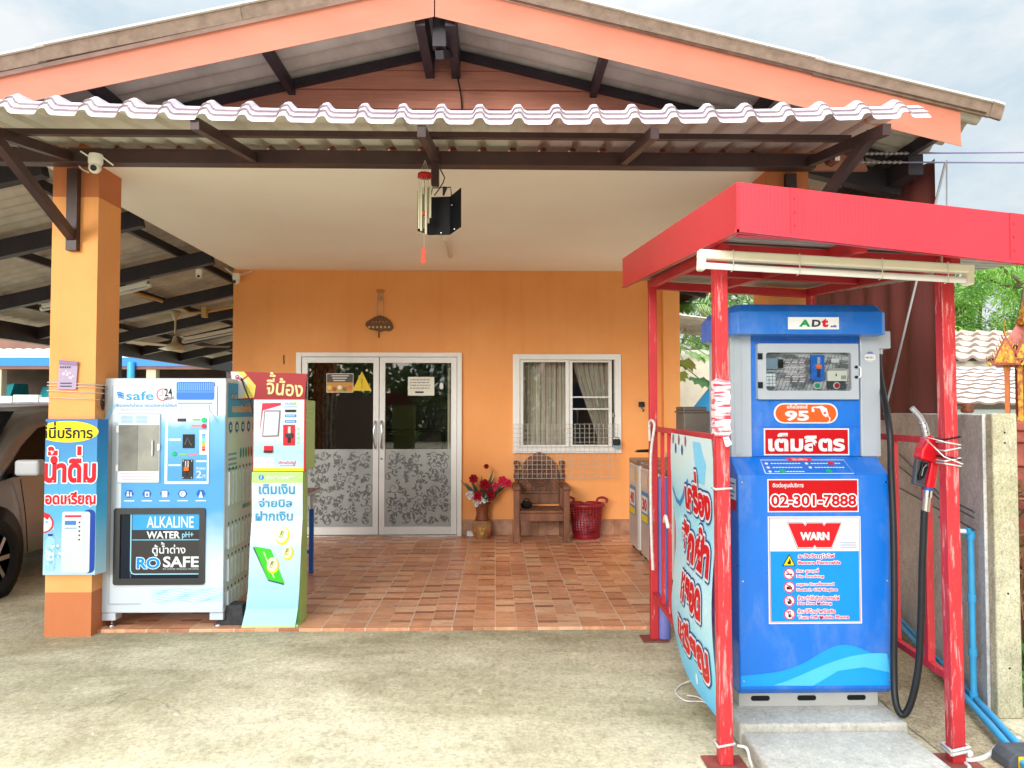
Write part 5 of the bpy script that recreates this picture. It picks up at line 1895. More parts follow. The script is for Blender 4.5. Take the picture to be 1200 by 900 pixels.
for i in range(4):
    m.rect(SDP, -.12, zs - .04 - i * .02, -.04 - (i % 2) * .02, zs - .048 - i * .02, .0022, pm(90, 110, 160))
m.build('side_label', fd, fix=False)
# hose boom, hose and nozzle
m = MB()
bx = UP_(1040, 0).x
m.slab(UP_, 1032.6, 387, 1047.5, 408, -.12, -.01, GR)
m.build('hose_bracket', fd, bevel=.005)
hose_m = mat('black rubber hose', (34, 35, 38), .45, (26, 27, 30), 12)
m = MB()
dn = [UP_(1038.6, 409, -.06), UP_(1038.6, 440, -.05), at(1042, 500, 3.6), at(1044.5, 560, 3.58), at(1047, 620, 3.56), at(1048, 700, 3.54), at(1047.5, 780, 3.53), at(1049.5, 822, 3.5), at(1058, 838, 3.48), at(1068, 822, 3.46), at(1076.5, 780, 3.44), at(1079.5, 720, 3.42), at(1081, 660, 3.4), at(1082.6, 620, 3.39), at(1083.6, 598, 3.385)]
m.tube(spline(dn, 6), .0155, hose_m, 10)
m.tube([UP_(1038.6, 407, -.06), UP_(1038.6, 414, -.06)], .02, M['chrome'], 10)
m.build('hose', fd)
NP = front(1088, 540, GY - .215)
nz = MB()
redm = mat('red nozzle cover', (214, 20, 34), .3, (200, 16, 30), 3, coat=.4)
nz.prism([(1073.6, 537.5), (1076, 525), (1081.2, 518), (1082.6, 511.2), (1090.2, 509.6), (1094, 516), (1102.6, 520), (1104, 527), (1103.4, 541), (1098.5, 545.8), (1093.4, 545), (1089, 541)], NP, -.035, .035, redm)
nozzle = nz.build('nozzle', fd, bevel=.014, seg=4)
nz = MB()
nz.prism([(1089.2, 540), (1098.2, 545), (1095.4, 560), (1092.6, 572.4), (1082.2, 571), (1085.6, 556)], NP, -.022, .022, redm)
nz.build('handle', nozzle, bevel=.01, seg=3)
nz = MB()
gd = pm(76, 78, 84)
nz.prism([(1072.8, 537), (1075.4, 537.6), (1071.6, 564.5), (1083, 568.6), (1082, 571), (1068.4, 566.6)], NP, -.014, .014, gd)
nz.prism([(1073.4, 538), (1087.8, 542), (1082.6, 568.6), (1071.4, 564.6)], NP, -.003, .003, gd)
nz.prism([(1078, 541), (1084.4, 542.6), (1085, 548), (1079.4, 560), (1073.8, 562.4), (1073.6, 556), (1076.4, 550)], NP, .0035, .02, BLACK)
nz.line(NP, [(1076.6, 557), (1079, 548), (1083, 544)], 1, .0206, pm(150, 152, 156))
nz.build('trigger_guard', nozzle, bevel=.003)
nz = MB()
nz.tube(spline([NP(1086.4, 511, 0), NP(1084, 500, 0), NP(1080, 490, 0), NP(1075, 484, 0), NP(1069.2, 477.8, 0)], 6), [.0145] * 8 + [.012] * 17, mat('zinc spout', (196, 198, 200), .35, metal=.8), 12)
for v, u in ((506, 1085.4), (501, 1084.3), (496, 1082.6)):
    nz.lathe([(.0148, -.004), (.0165, 0), (.0148, .004)], NP(u, v, 0), M['chrome'], 12)
nz.build('spout', nozzle)
nz = MB()
nz.tube([NP(1087.4, 571, 0), NP(1086.6, 575, 0)], .019, pm(40, 90, 170), 10)
nz.tube([NP(1086.6, 574.4, .0), NP(1085.6, 582.6, 0)], .02, M['chrome'], 8)
nz.tube([NP(1085.5, 582, 0), NP(1083.6, 599, 0)], .017, mat('brass grey swivel', (176, 170, 158), .35, metal=.7), 10)
nz.build('swivel', nozzle)

# ties round the right front post
m = MB()
pc = V((1.95, 3.27, 0))
for i, v in enumerate((515, 518, 528, 535, 540, 543)):
    z_ = at(1112, v, 3.25).z
    t_ = .012 * (-1) ** i
    m.tube([pc + V((-.033, -.033, z_)), pc + V((.033, -.034, z_ + t_)), pc + V((.033, .033, z_ + t_)), pc + V((-.033, .033, z_)), pc + V((-.033, -.033, z_))], .0035, pm(226, 222, 220) if i % 3 else BLACK, 5)
m.tube([pc + V((-.05, -.05, at(0, 518, 3.25).z)), pc + V((-.12, -.02, at(0, 512, 3.25).z)), pc + V((-.05, -.052, at(0, 536, 3.25).z)), pc + V((.03, -.052, at(0, 545, 3.25).z))], .003, pm(226, 222, 220), 5)
tag(m.build('tie_wire'), 'black and white wires tying the fuel nozzle to the right front post', 'wire')
rope = mat('white rope', (224, 218, 212), .85, (196, 190, 184), 40, bmp=.5, bsc=300)
m = MB()
a = gnd(1113, 872)
for dz in (.05, .065):
    m.tube([V((1.92, 3.233, dz)), V((1.995, 3.233, dz + .015)), V((1.995, 3.307, dz + .015)), V((1.92, 3.307, dz)), V((1.92, 3.233, dz))], .007, rope, 6)
m.tube(spline([V((1.995, 3.225, .06)), gnd(1128, 884, .03), gnd(1133, 891, .012), gnd(1146, 890, .012), gnd(1160, 884, .012), gnd(1172, 872, .012), gnd(1182, 866, .012), gnd(1196, 866, .012)]), .011, rope, 8)
m.tube(spline([V((1.99, 3.225, .05)), gnd(1128, 880, .02), gnd(1131, 893, .012), gnd(1136, 899, .012), gnd(1134, 906, .012)]), .008, rope, 7)
tag(m.build('rope'), 'white rope tied round the foot of the right front post and trailing away', 'rope')
m = MB()
for dz in (.09,):
    m.tube([V((.934, 3.237, dz)), V((1.004, 3.237, dz + .012)), V((1.004, 3.303, dz)), V((.934, 3.303, dz)), V((.934, 3.237, dz))], .005, rope, 6)
m.tube(spline([V((1.012, 3.226, .1)), V((1.04, 3.2, .1)), V((1.05, 3.19, .06)), V((1.06, 3.19, .03))]), .006, rope, 6)
tag(m.build('string'), 'white string tied round the foot of the left front post', 'string')
m = MB()
for v in (573, ):
    z_ = at(846, v, 3.25).z
    m.tube([V((.933, 3.237, z_)), V((1.001, 3.237, z_ + .004)), V((1.001, 3.303, z_)), V((.933, 3.303, z_)), V((.933, 3.237, z_))], .005, rope, 6)
tag(m.build('string'), 'white string tied round the middle of the left front post', 'string')
# ribbon wrapped round the left front post
rib = mat('red and white striped ribbon', (236, 204, 208), .6, (206, 50, 74), 20, (.5, .5, 3.4), lo=.5, hi=.6, det=2)
m = MB()
za, zb = at(846, 445, 3.23).z, at(846, 508, 3.23).z
h = .032
m.grid(lambda u, v: V((.967 + .004 * 0 + (h + .002 * math.sin(v * 31 + u * 20)) * max(-1, min(1, 1.5 * math.cos(u * 2 * math.pi))), 3.27 + (h + .002 * math.sin(v * 27 + u * 14)) * max(-1, min(1, 1.5 * math.sin(u * 2 * math.pi))), za + (zb - za) * v + .006 * math.sin(u * 12.566))), 48, 30, rib)
KP2 = front(846, 510, 3.22)
m.add([KP2(836, 506, .0), KP2(856, 508, 0), KP2(853, 513, .004), KP2(838, 511, .004)], [(0, 1, 2, 3)], rib)
m.hexa([KP2(845, 506, .004), KP2(850, 505, .004), KP2(857, 520, .012), KP2(850, 525, .012)], [KP2(845, 506, .0), KP2(850, 505, .0), KP2(857, 520, .006), KP2(850, 525, .006)], rib)
m.hexa([KP2(843, 506, .006), KP2(839, 500, .012), KP2(834, 497, .014), KP2(840, 508, .01)], [KP2(843, 506, .0), KP2(839, 500, .006), KP2(834, 497, .008), KP2(840, 508, .004)], rib)
m.hexa([KP2(847, 507, .006), KP2(853, 504, .012), KP2(858, 505, .014), KP2(852, 511, .01)], [KP2(847, 507, .0), KP2(853, 504, .006), KP2(858, 505, .008), KP2(852, 511, .004)], rib)
tag(m.build('ribbon'), 'red and white striped ribbon knotted round the left front post', 'ribbon')

# vinyl laundry banner along the left rail
lbm = vgrad('laundry banner print', ((0, (60, 180, 232)), (.12, (116, 212, 240)), (.35, (196, 234, 242)), (.7, (156, 222, 242)), (.85, (206, 234, 238)), (1, (214, 232, 236))), 0, 1.2)
m = MB()
LY0, LY1, lz0, lz1 = 3.33, 4.28, .17, 1.37


def lban(y_, z_, d=0.0):                           # bows out a little at the far bottom corner
    t = (z_ - lz0) / (lz1 - lz0)
    s__ = (y_ - LY0) / (LY1 - LY0)
    x_ = .948 + .045 * s__ - .02 * math.sin(s__ * 3.14) * (1 - t) + .012 * math.sin(z_ * 7 + y_ * 2)
    return V((x_ - d, y_, z_ + max(0, (s__ - .45)) ** 2 * .5 * max(0, 1 - t * 3)))


LBP = lambda u, v, d=0: lban(u, v, d)
m.grid(lambda u, v: lban(LY0 + (LY1 - LY0) * u, lz0 + (lz1 - lz0) * v), 12, 24, lbm)
navy = pm(30, 60, 130)
# panel mapping: u = px-like across 0..100 from far to near, v down 0..100
tp = lambda u, v, d=0: lban(LY1 - (LY1 - LY0) * u / 100, lz1 - (lz1 - lz0) * v / 100, d)
for t_, u0, v0, u1, v1 in (('เครื่อง', 38, 16, 92, 31), ('ซักผ้า', 26, 37, 94, 52), ('หยอด', 34, 60, 82, 70), ('เหรียญ', 28, 78, 92, 91)):
    m.text(tp, t_, u0, v0 - 2, u1, v1, .006, pm(206, 4, 26), .055, [(1.1, WHITE), (1.9, navy)])
for i in range(26):
    u, v = rn.uniform(4, 96), rn.uniform(2, 97)
    m.disc(tp, u, v, rn.uniform(.8, 2.4), .0012 + i * .00002, pm(210, 236, 246), 8)
m.poly(tp, [(62, 2), (78, 2), (86, 10), (80, 18), (70, 18), (64, 10)], .0013, pm(130, 206, 240))
m.line(tp, [(2, 25), (10, 30), (20, 31), (30, 27), (38, 22), (46, 19)], 2.4, .0014, pm(60, 130, 190))
for i in range(5):
    m.disc(tp, 8 + i * 9, 2.5 + (i % 2) * 4, 2.4, .0016, navy if i % 2 else pm(150, 96, 90), 8)
tag(m.build('banner', fix=False), 'pale blue vinyl laundry banner with red Thai words hung on the left rail', 'banner')
m = MB()
m.tube(spline([V((1.0, 4.95, 1.3)), V((.99, 4.9, 1.42)), V((1.0, 4.8, 1.40)), V((.98, 4.82, 1.2)), V((.98, 4.82, .75)), V((.985, 4.8, .5))]), .009, rope, 7)
m.tube(spline([V((.97, 4.4, .86)), V((.96, 4.32, .9)), V((.965, 4.28, .84))]), .01, rope, 6)
tag(m.build('string'), 'white cord looped over the left rail beside the laundry banner', 'string')
m = MB()
g0 = gnd(806, 800)
m.tube(spline([gnd(822, 785, .2), gnd(812, 796, .04), gnd(797, 803, .008), gnd(792, 812, .008), gnd(803, 821, .008), gnd(822, 822, .008), gnd(828, 824, .008), gnd(818, 817, .008), gnd(805, 815, .008)]), .0045, rope, 6)
tag(m.build('string'), 'loose white string lying on the concrete below the laundry banner', 'string')

# ------------------------------------------------------------------ on the porch: chair, vase, basket, washing machines
cwood = mat('carved brown wood chair', (134, 86, 58), .5, (92, 56, 38), 7, (2, 2, .5), lo=.35, hi=.7, bmp=.3, bsc=60)
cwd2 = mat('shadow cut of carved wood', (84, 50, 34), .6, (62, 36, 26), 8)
cy = 8.55
CPn = front(635, 600, cy)
cx0, cx1 = CPn(602, 0).x, CPn(668, 0).x
cm = (cx0 + cx1) / 2
chair = thing('armchair', 'carved brown wooden armchair with a round patterned arched back', 'chair', (cm, cy + .25, .02))
hw = (cx1 - cx0) / 2
for sx in (-1, 1):
    m = MB()
    x = cm + sx * (hw - .035)
    m.box(x - .035, x + .035, cy, cy + .07, .02, .60, cwood)
    m.box(x - .042, x + .042, cy - .01, cy + .08, .02, .08, cwood)
    m.build('leg', chair, bevel=.008)
    m = MB()
    xb = cm + sx * (hw - .045)
    yb = cy + .50
    m.box(xb - .032, xb + .032, yb - .03, yb + .03, .02, .62, cwood)
    m.lathe([(.03, .62), (.032, .64), (.018, .66), (.034, .70), (.036, .74), (.02, .775), (.034, .79), (.018, .81), (.026, .835), (.036, .86), (.034, .885), (.02, .90), (0, .905)], (xb, yb, 0), cwood, 14)
    m.build('leg', chair, bevel=.004)
    m = MB()
    m.box(x - .045, x + .045, cy - .02, cy + .50, .60, .645, cwood)
    m.build('armrest', chair, bevel=.014)
m = MB()
m.box(cm - hw + .072, cm + hw - .072, cy + .02, cy + .47, .345, .375, cwood)
m.build('seat', chair, bevel=.008)
m = MB()
m.box(cm - hw + .0705, cm + hw - .0705, cy + .012, cy + .04, .26, .344, cwood)
m.build('apron', chair, bevel=.004)
m = MB()
m.box(cm - hw + .0705, cm + hw - .0705, cy + .45, cy + .47, .26, .344, cwood)
m.build('apron', chair, bevel=.004)
yb = cy + .485
BK = Panel((cm, yb, 0), (1, 0, 0), (0, 0, 1), (0, -1, 0), down=False)
m = MB()
bw = hw - .082
ol = [(-bw, .40), (bw, .40), (bw, .76)] + [(bw * .86 * math.cos(R(a)) * 1.04, .78 + .2 * math.sin(R(a))) for a in range(20, 80, 10)] + [(.04, .99), (0, 1.0), (-.04, .99)] + [(-bw * .86 * math.cos(R(a)) * 1.04, .78 + .2 * math.sin(R(a))) for a in range(70, 10, -10)] + [(-bw, .76)]
m.prism(ol, BK, -.03, 0, cwood)
bk_ = m.build('backrest', chair, bevel=.005)
m = MB()
cz_ = .735
m.disc(BK, 0, cz_, .165, .0015, cwd2, 40)
for r0, r1, d1 in ((.148, .166, .014), (.118, .13, .012), (.09, .1, .014), (.055, .072, .016), (.026, .04, .018)):
    pts = [BK(r0 * .5 * math.cos(2 * math.pi * i / 40) + r1 * .5 * math.cos(2 * math.pi * i / 40), cz_ + (r0 + r1) / 2 * math.sin(2 * math.pi * i / 40), .004) for i in range(40)]
    m.tube(pts, (r1 - r0) / 2, cwood, 6, True)
m.disc(BK, 0, cz_, .02, .016, cwood, 16, d0=.0)
for n, rr_, s_ in ((28, .139, .007), (22, .109, .007), (16, .081, .007)):
    for i in range(n):
        a = 2 * math.pi * i / n
        m.ball(BK(rr_ * math.cos(a), cz_ + rr_ * math.sin(a), .004), s_, cwood, 6)
for i in range(-8, 9):                             # lattice carving around the roundel
    for j in range(-9, 6):
        u, v = i * .03 + (j % 2) * .015, cz_ + j * .026
        if abs(u) < bw - .02 and .53 < v < .9 and math.hypot(u, v - cz_) > .18:
            m.ball(BK(u, v, .002), .010, cwd2 if (i + j) % 2 else cwood, 6)
m.line(BK, [(-bw + .01, .515), (bw - .01, .515)], .012, .003, cwd2)
m.build('carving', bk_)
m = MB()
m.ball((cm - hw + .15, cy + .2, .42), .06, pm(22, 22, 24, .8), 12, (1.1, .8, .75))
m.tube(arc((cm - hw + .15, cy + .18, .455), .035, 0, 180), .006, pm(22, 22, 24, .8), 6)
tag(m.build('pouch'), 'small black pouch left on the seat of the carved chair', 'pouch')

vy = 8.93
vc = V((at(565, 620, vy).x, vy, .02))
va = thing('flower_vase', 'brown pottery vase of red and white artificial flowers on a painted urn base', 'vase', vc)
clay = mat('brown clay vase', (136, 74, 46), .5, (104, 54, 34), 9)
urn = mat('painted urn', (176, 132, 84), .6, (136, 92, 56), 12)
m = MB()
m.lathe([(.085, 0), (.1, .02), (.118, .09), (.115, .15), (.1, .19), (.09, .2)], vc, urn, 24)
for i in range(8):
    a = i * math.pi / 4
    d = V((math.cos(a), math.sin(a), 0))
    t = V((-d.y, d.x, 0))
    q = vc + d * .1195
    m.add([q + t * .03 + V((0, 0, .13)) - d * .004, q - t * .03 + V((0, 0, .13)) - d * .004, q - t * .012 + V((0, 0, .05)) - d * .006, q + t * .012 + V((0, 0, .05)) - d * .006], [(0, 1, 2, 3)], pm(196, 84, 48) if i % 2 else pm(206, 170, 70))
m.build('urn_base', va)
m = MB()
m.lathe([(.06, .2), (.088, .205), (.075, .225), (.066, .27), (.072, .33), (.09, .385), (.1, .40), (.092, .398), (.06, .34)], vc, clay, 24)
m.build('vase_body', va)
leafm = mat('dark green leaf', (52, 76, 44), .5, (36, 56, 34), 6)
m = MB()
rn2 = random.Random(11)
for i in range(34):
    a = rn2.uniform(0, 6.28)
    el = rn2.uniform(.15, 1.25)
    L = rn2.uniform(.16, .34) * (1.15 if el > 1 else 1)
    d = V((math.cos(a) * math.cos(el), math.sin(a) * math.cos(el) * .7, math.sin(el)))
    s_ = d.cross(V((0, -1, .2))).normalized()
    b0 = vc + V((0, 0, .40)) + d * .05
    wd_ = rn2.uniform(.014, .026)
    m.add([b0, b0 + d * L * .4 + s_ * wd_, b0 + d * L, b0 + d * L * .4 - s_ * wd_], [(0, 1, 2, 3)], leafm)
for u, v in ((556, 546), (580, 552)):
    e = at(u, v, vy)
    d = (e - (vc + V((0, 0, .45)))).normalized()
    s_ = d.cross(V((0, -1, 0))).normalized() * .022
    m.add([vc + V((0, 0, .45)), vc + V((0, 0, .45)) * .5 + e * .5 + s_, e, vc + V((0, 0, .45)) * .5 + e * .5 - s_], [(0, 1, 2, 3)], leafm)
m.build('foliage', va, fix=False)
for (u, v, r_, c) in ((555, 561, .05, (176, 24, 44)), (568.5, 568, .062, (170, 20, 40)), (560, 581.5, .06, (186, 26, 44)), (574.5, 580, .055, (160, 18, 36)), (570, 546.5, .028, (150, 26, 36)),
                      (551, 580, .048, (240, 236, 230)), (567.5, 584, .05, (242, 238, 232)), (559, 589, .046, (236, 232, 226)), (581, 570, .045, (226, 60, 100)), (589, 563.5, .055, (232, 50, 84)), (595, 566, .045, (220, 40, 76))):
    c_ = at(u, v, vy - .06)
    m = MB()
    for ly in range(4):                            # whorls of cupped petals
        for i in range(7):
            a = i * 2 * math.pi / 7 + ly * .45 + r_ * 40
            rr_ = r_ * (1.08 - ly * .25)
            d_ = V((math.cos(a), 0, math.sin(a)))
            t_ = V((-d_.z, 0, d_.x))
            b_ = c_ + V((0, -.004 * ly, 0))
            hh_ = V((0, -.35 * rr_ - .3 * r_ * ly * .5, 0))
            m.add([b_, b_ + d_ * rr_ * .6 + t_ * rr_ * .42 + hh_ * .5, b_ + d_ * rr_ + t_ * rr_ * .2 + hh_, b_ + d_ * rr_ - t_ * rr_ * .2 + hh_, b_ + d_ * rr_ * .6 - t_ * rr_ * .42 + hh_ * .5],
                  [(0, 1, 2, 3, 4)], pm(c, rough=.7) if (i + ly) % 2 else pm([int(x * .8) for x in c], rough=.7))
    m.build('flower', va, fix=False)
m = MB()
m.tube(spline([vc + V((0, 0, .42)), at(578, 585, vy - .04), at(585, 573, vy - .05), at(589, 566, vy - .06)]), .006, leafm, 6)
m.build('stem', va)
m = MB()
c_ = gnd(552, 628, .0205)
m.hexa([c_ + V(q) for q in ((-.05, -.03, 0), (.05, -.03, 0), (.05, .03, 0), (-.05, .03, 0))], [c_ + V(q) for q in ((-.045, -.025, .06), (.03, -.03, .05), (.03, .025, .055), (-.045, .03, .06))], WHITE)
tag(m.build('box', bevel=.006), 'small white box on the floor beside the flower vase', 'box')

bc = gnd(687, 630, .02)
bk2 = thing('laundry_basket', 'red plastic laundry basket with pale clothes beside the carved chair', 'basket', bc)
redp = mat('dark red plastic', (150, 26, 40), .4, (130, 20, 34), 4)
m = MB()
H = .40
nb = 30
for i in range(nb):
    a = 2 * math.pi * i / nb
    p0 = bc + V((.15 * math.cos(a), .15 * math.sin(a), .001))
    p1 = bc + V((.19 * math.cos(a), .19 * math.sin(a), H - .03))
    m.beam(p0, p1, .012, .006, redp, (math.cos(a), math.sin(a), 0))
for j in range(13):
    t = j / 12
    r_ = .15 + .04 * t
    m.tube([bc + V((r_ * math.cos(2 * math.pi * i / 32), r_ * math.sin(2 * math.pi * i / 32), .01 + (H - .05) * t)) for i in range(32)], .0055, redp, 5, True)
m.lathe([(0, .001), (.15, .001), (.153, .06), (.148, .06), (.146, .012), (0, .012)], bc, redp, 32)
m.lathe([(.188, H - .04), (.21, H - .035), (.212, H), (.195, H), (.186, H - .04)], bc, redp, 32)
m.build('basket_body', bk2)
for sx in (-1, 1):
    m = MB()
    m.tube(spline([bc + V((sx * .19 - .07 + .0, -.03 * sx, H)), bc + V((sx * .19 - .06, -.03 * sx, H + .05)), bc + V((sx * .19 - .0, -.03 * sx, H + .065)), bc + V((sx * .19 + .05, -.03 * sx, H + .04)), bc + V((sx * .19 + .03, -.03 * sx, H))]), .014, redp, 8)
    m.build('handle', bk2)
m = MB()
m.ball(bc + V((-.02, -.01, .16)), .13, mat('pale crumpled cloth', (196, 160, 164), .9, (150, 60, 76), 14, lo=.45, hi=.6), 16, (1, .95, 1))
tag(m.build('laundry'), 'pale crumpled clothes inside the red laundry basket', 'laundry')

wmg = mat('grey washing machine enamel', (206, 203, 199), .35, (194, 190, 187), 2, metal=.25, coat=.2)
wml = mat('brown tinted lid', (110, 92, 84), .3)


def washer(y0, label, num):
    x_ = 1.452
    t = thing('washing_machine', label, 'washing machine', (x_ + .29, y0 + .29, .02), 'top loading washing machines')
    m = MB()
    pts = [(0, .0), (.0, .52), (.05, .57), (.58, .57), (.58, -.0), (.05, 0)]
    Q = Panel((x_, y0, 0), (1, 0, 0), (0, 1, 0), (0, 0, 1), down=False)
    m.prism([(.0, .05), (.015, .02), (.05, 0), (.58, 0), (.58, .57), (.05, .57), (.015, .55), (0, .52)], Q, .07, .93, wmg)
    m.build('cabinet', t, bevel=.01)
    m = MB()
    m.prism([(.0, .05), (.015, .02), (.05, 0), (.58, 0), (.58, .57), (.05, .57), (.015, .55), (0, .52)], Q, .932, .98, wml)
    m.prism([(.4, .0), (.58, .0), (.58, .57), (.4, .57)], Q, .982, 1.04, wmg)
    m.build('lid', t, bevel=.01)
    m = MB()
    W2 = Panel((x_ - .001, y0 + .57, 0), (0, -1, 0), (0, 0, 1), (-1, 0, 0), down=False)
    m.rect(W2, .06, .74, .40, .88, .002, pm(222, 204, 190))
    m.rect(W2, .08, .40, .42, .70, .002, pm(60, 150, 206))
    m.rect(W2, .1, .50, .4, .66, .003, pm(240, 236, 236))
    m.rect(W2, .1, .41, .4, .48, .003, pm(236, 214, 40))
    m.text(Panel((x_ - .001, y0 + .57, 0), (0, -1, 0), (0, 0, 1), (-1, 0, 0)), num, .14, -.64, .36, -.52, .0042, RED, .04)
    m.rect(W2, .44, .78, .52, .86, .002, pm(236, 206, 60))
    m.build('price_sticker', t, fix=False)
    for dx, dy in ((.06, .06), (.52, .06), (.06, .51), (.52, .51)):
        m = MB()
        m.lathe([(.025, .0205), (.03, .03), (.025, .069)], (x_ + dx, y0 + dy, 0), BLACK, 12)
        m.build('foot', t)


washer(7.78, 'grey top loading washing machine nearest the house wall with a red 40 sticker', '40')
washer(7.12, 'grey top loading washing machine with a red 30 sticker seen behind the rear left post', '30')
washer(6.46, 'grey top loading washing machine behind the red balusters, nearest the street', '30')
m = MB()
c_ = V((1.55, 7.9, 1.062))
m.hexa([c_ + V(q) for q in ((-.1, -.07, 0), (.1, -.07, 0), (.1, .07, 0), (-.1, .07, 0))], [c_ + V(q) for q in ((-.08, -.05, .02), (.06, -.06, .03), (.06, .05, .03), (-.08, .05, .02))], BLACK)
tag(m.build('tray'), 'black flat tray lying on top of the washing machine by the wall', 'tray')
# coin cabinet
cc = thing('metal_cabinet', 'grey brown metal coin box on a pedestal above the laundry banner', 'cabinet', (1.6, 5.62, .02))
gb = mat('grey brown metal', (122, 112, 104), .45, (96, 88, 82), 5, metal=.2)
m = MB()
m.box(1.36, 1.80, 5.5, 5.75, 1.17, 1.475, gb)
m.box(1.35, 1.81, 5.49, 5.76, 1.476, 1.49, gb)
m.box(1.36, 1.53, 5.52, 5.75, 1.4905, 1.52, gb)
m.build('coin_box', cc, bevel=.006)
m = MB()
m.rr(Panel((1.7, 5.4995, 1.36), (1, 0, 0), (0, 0, 1), (0, -1, 0), down=False), -.13, -.05, .06, .05, .03, .012, gb, .0005)
m.tube(spline([(1.6, 5.488, 1.38), (1.66, 5.47, 1.345), (1.74, 5.488, 1.35)]), .01, M['chrome'], 8)
m.build('handle', cc)
m = MB()
m.box(1.5, 1.66, 5.56, 5.7, .02, 1.169, gb)
m.build('pedestal', cc, bevel=.004)
m = MB()
pb = gnd(784, 757, .0)
m.tube([pb + V((0, .15, .004)), pb + V((0, .15, 1.05))], .045, mat('lilac blue plastic pipe', (118, 124, 190), .5, (98, 104, 172), 5), 16)
tag(m.build('pipe'), 'lilac blue plastic pipe standing behind the left rail', 'pipe')

# ------------------------------------------------------------------ concrete wall on the right, pipes and tap
W0, W1 = V((2.45, 3.78, 0)), V((2.98, 5.75, 0))
wdir = (W1 - W0).normalized()
wn = V((-wdir.y, wdir.x, 0))
cwl = thing('concrete_wall', 'grey precast concrete garden wall ending in a yellowed concrete post', 'wall', W0)
m = MB()
for i in range(1):
    a, b = W0 + wdir * .0, W1 + wdir * 1.0
    z0, z1 = 0, 1.478
    q = lambda z_: [a + wn * .02 + V((0, 0, z_)), b + wn * .02 + V((0, 0, z_)), b - wn * .03 + V((0, 0, z_)), a - wn * .03 + V((0, 0, z_))]
    m.hexa(q(z0), q(z1 - (.004 if i == 0 else 0)), M['panel'])
m.build('wall_panel', cwl, bevel=.004)
m = MB()
pc_ = at(1180, 840, 3.75)
pc_.z = 0
m.box(pc_.x - .062, pc_.x + .062, 3.72, 3.775, 0, 1.48, M['post_conc'])
for v in (507, 519, 694, 780):
    m.disc(front(1180, 500, 3.719), 1177, v, 1.3, .001, pm(60, 54, 44), 10)
m.build('wall_post', cwl, bevel=.008)
bluep = mat('blue pvc pipe', (66, 166, 214), .4, (52, 150, 202), 4)
pt = thing('water_pipe', 'blue plastic water pipes along the wall foot with a red handled tap', 'pipe', W0)
m = MB()
o1 = wn * .06
for k_, z_ in ((.055, .03), (.10, .03)):
    m.tube([W0 + wn * k_ + wdir * -1.2 + V((0, 0, z_)), W0 + wn * k_ + V((0, 0, z_ + .02)), W1 + wn * (k_ + .02) + V((0, 0, z_ + .03 + k_ * .3))], .0165, bluep, 10)
m.build('ground_pipe', pt)
vt = V((2.408, 3.86, 0))
m = MB()
zt_ = at(1157, 622, 3.99).z
m.tube([vt + V((0, 0, .05)), vt + V((0, 0, zt_))], .016, bluep, 10)
for z_ in (.06, .55, .28, zt_):
    m.tube([vt + V((0, 0, z_ - .02)), vt + V((0, 0, z_ + .02))], .021, bluep, 10)
m.tube(spline([vt + V((0, 0, zt_)), vt + V((-.005, 0, zt_ + .015)), vt + V((-.03, -.005, zt_ + .02))]), .02, bluep, 10)
m.build('riser', pt)
m = MB()
q = vt + V((-.03, -.005, zt_ + .02))
m.tube(spline([q, q + V((-.05, 0, 0)), q + V((-.075, 0, -.005)), q + V((-.08, 0, -.035))]), .012, WHITE, 8)
m.tube([q + V((-.045, 0, .01)), q + V((-.045, 0, .04))], .009, pm(190, 40, 60), 8)
m.beam(q + V((-.03, 0, .045)), q + V((-.13, 0, .07)), .016, .01, pm(190, 40, 60))
m.build('tap', pt)
m = MB()
for z_, dd_ in ((.96, .03), (.99, .05), (.90, .0)):
    m.tube([W0 + wn * .05 + V((0, .02, z_ - .005)), W0 + wn * .05 + wdir * .6 + V((0, 0, z_ + .02)), W0 + wn * .035 + wdir * 1.6 + V((0, 0, z_ + .05 + dd_ * 3))], .005, pm(86, 92, 104), 5)
tag(m.build('wire'), 'grey wires strung along the concrete garden wall', 'wire')
bw_ = W0 + wdir * .12 + V((0, 0, 1.481))
bw_ = V((at(1136, 478, 4.0).x, 4.05, 1.481))
m = MB()
bw_.x = (W0 + wdir * ((4.05 - W0.y) / wdir.y)).x
m.lathe([(.02, 0), (.03, .004), (.034, .02), (.02, .03), (.05, .05), (.046, .052), (0, .045)], bw_, clay, 18)
tag(m.build('incense_bowl'), 'small clay bowl standing on top of the concrete garden wall', 'bowl')

# wheel stop with a yellow reflector
ws_ = gnd(1206, 905)
rs = thing('rubber_stop', 'dark grey rubber stop with a yellow reflector beside the trailing rope', 'wheel stop', ws_)
m = MB()
QS = Panel((ws_.x, ws_.y, .004), (1, 0, 0), (0, 0, 1), (0, -1, 0), down=False)
m.prism([(-.085, 0), (.28, 0), (.28, .07), (-.055, .07), (-.08, .04)], QS, -.12, .0, mat('grey rubber', (84, 86, 90), .8, (66, 68, 72), 14, bmp=.3))
m.build('body', rs, bevel=.008)
m = MB()
m.slab(QS, -.045, .01, -.015, .06, .0005, .004, pm(246, 196, 20, .25))
m.build('reflector', rs)

# brown curtain wall under the right eave
def pleat():
    m, nt, b = newmat('brown tarpaulin')
    f = ramp(nt, noise(nt, coords(nt, (1, 1, .08)), 5, 5), (.3, 0.0), (.7, 1.0))
    nt.links.new(mixc(nt, f, lin(96, 48, 46), lin(118, 62, 58)), b.inputs['Base Color'])
    b.inputs['Roughness'].default_value = .6
    return m


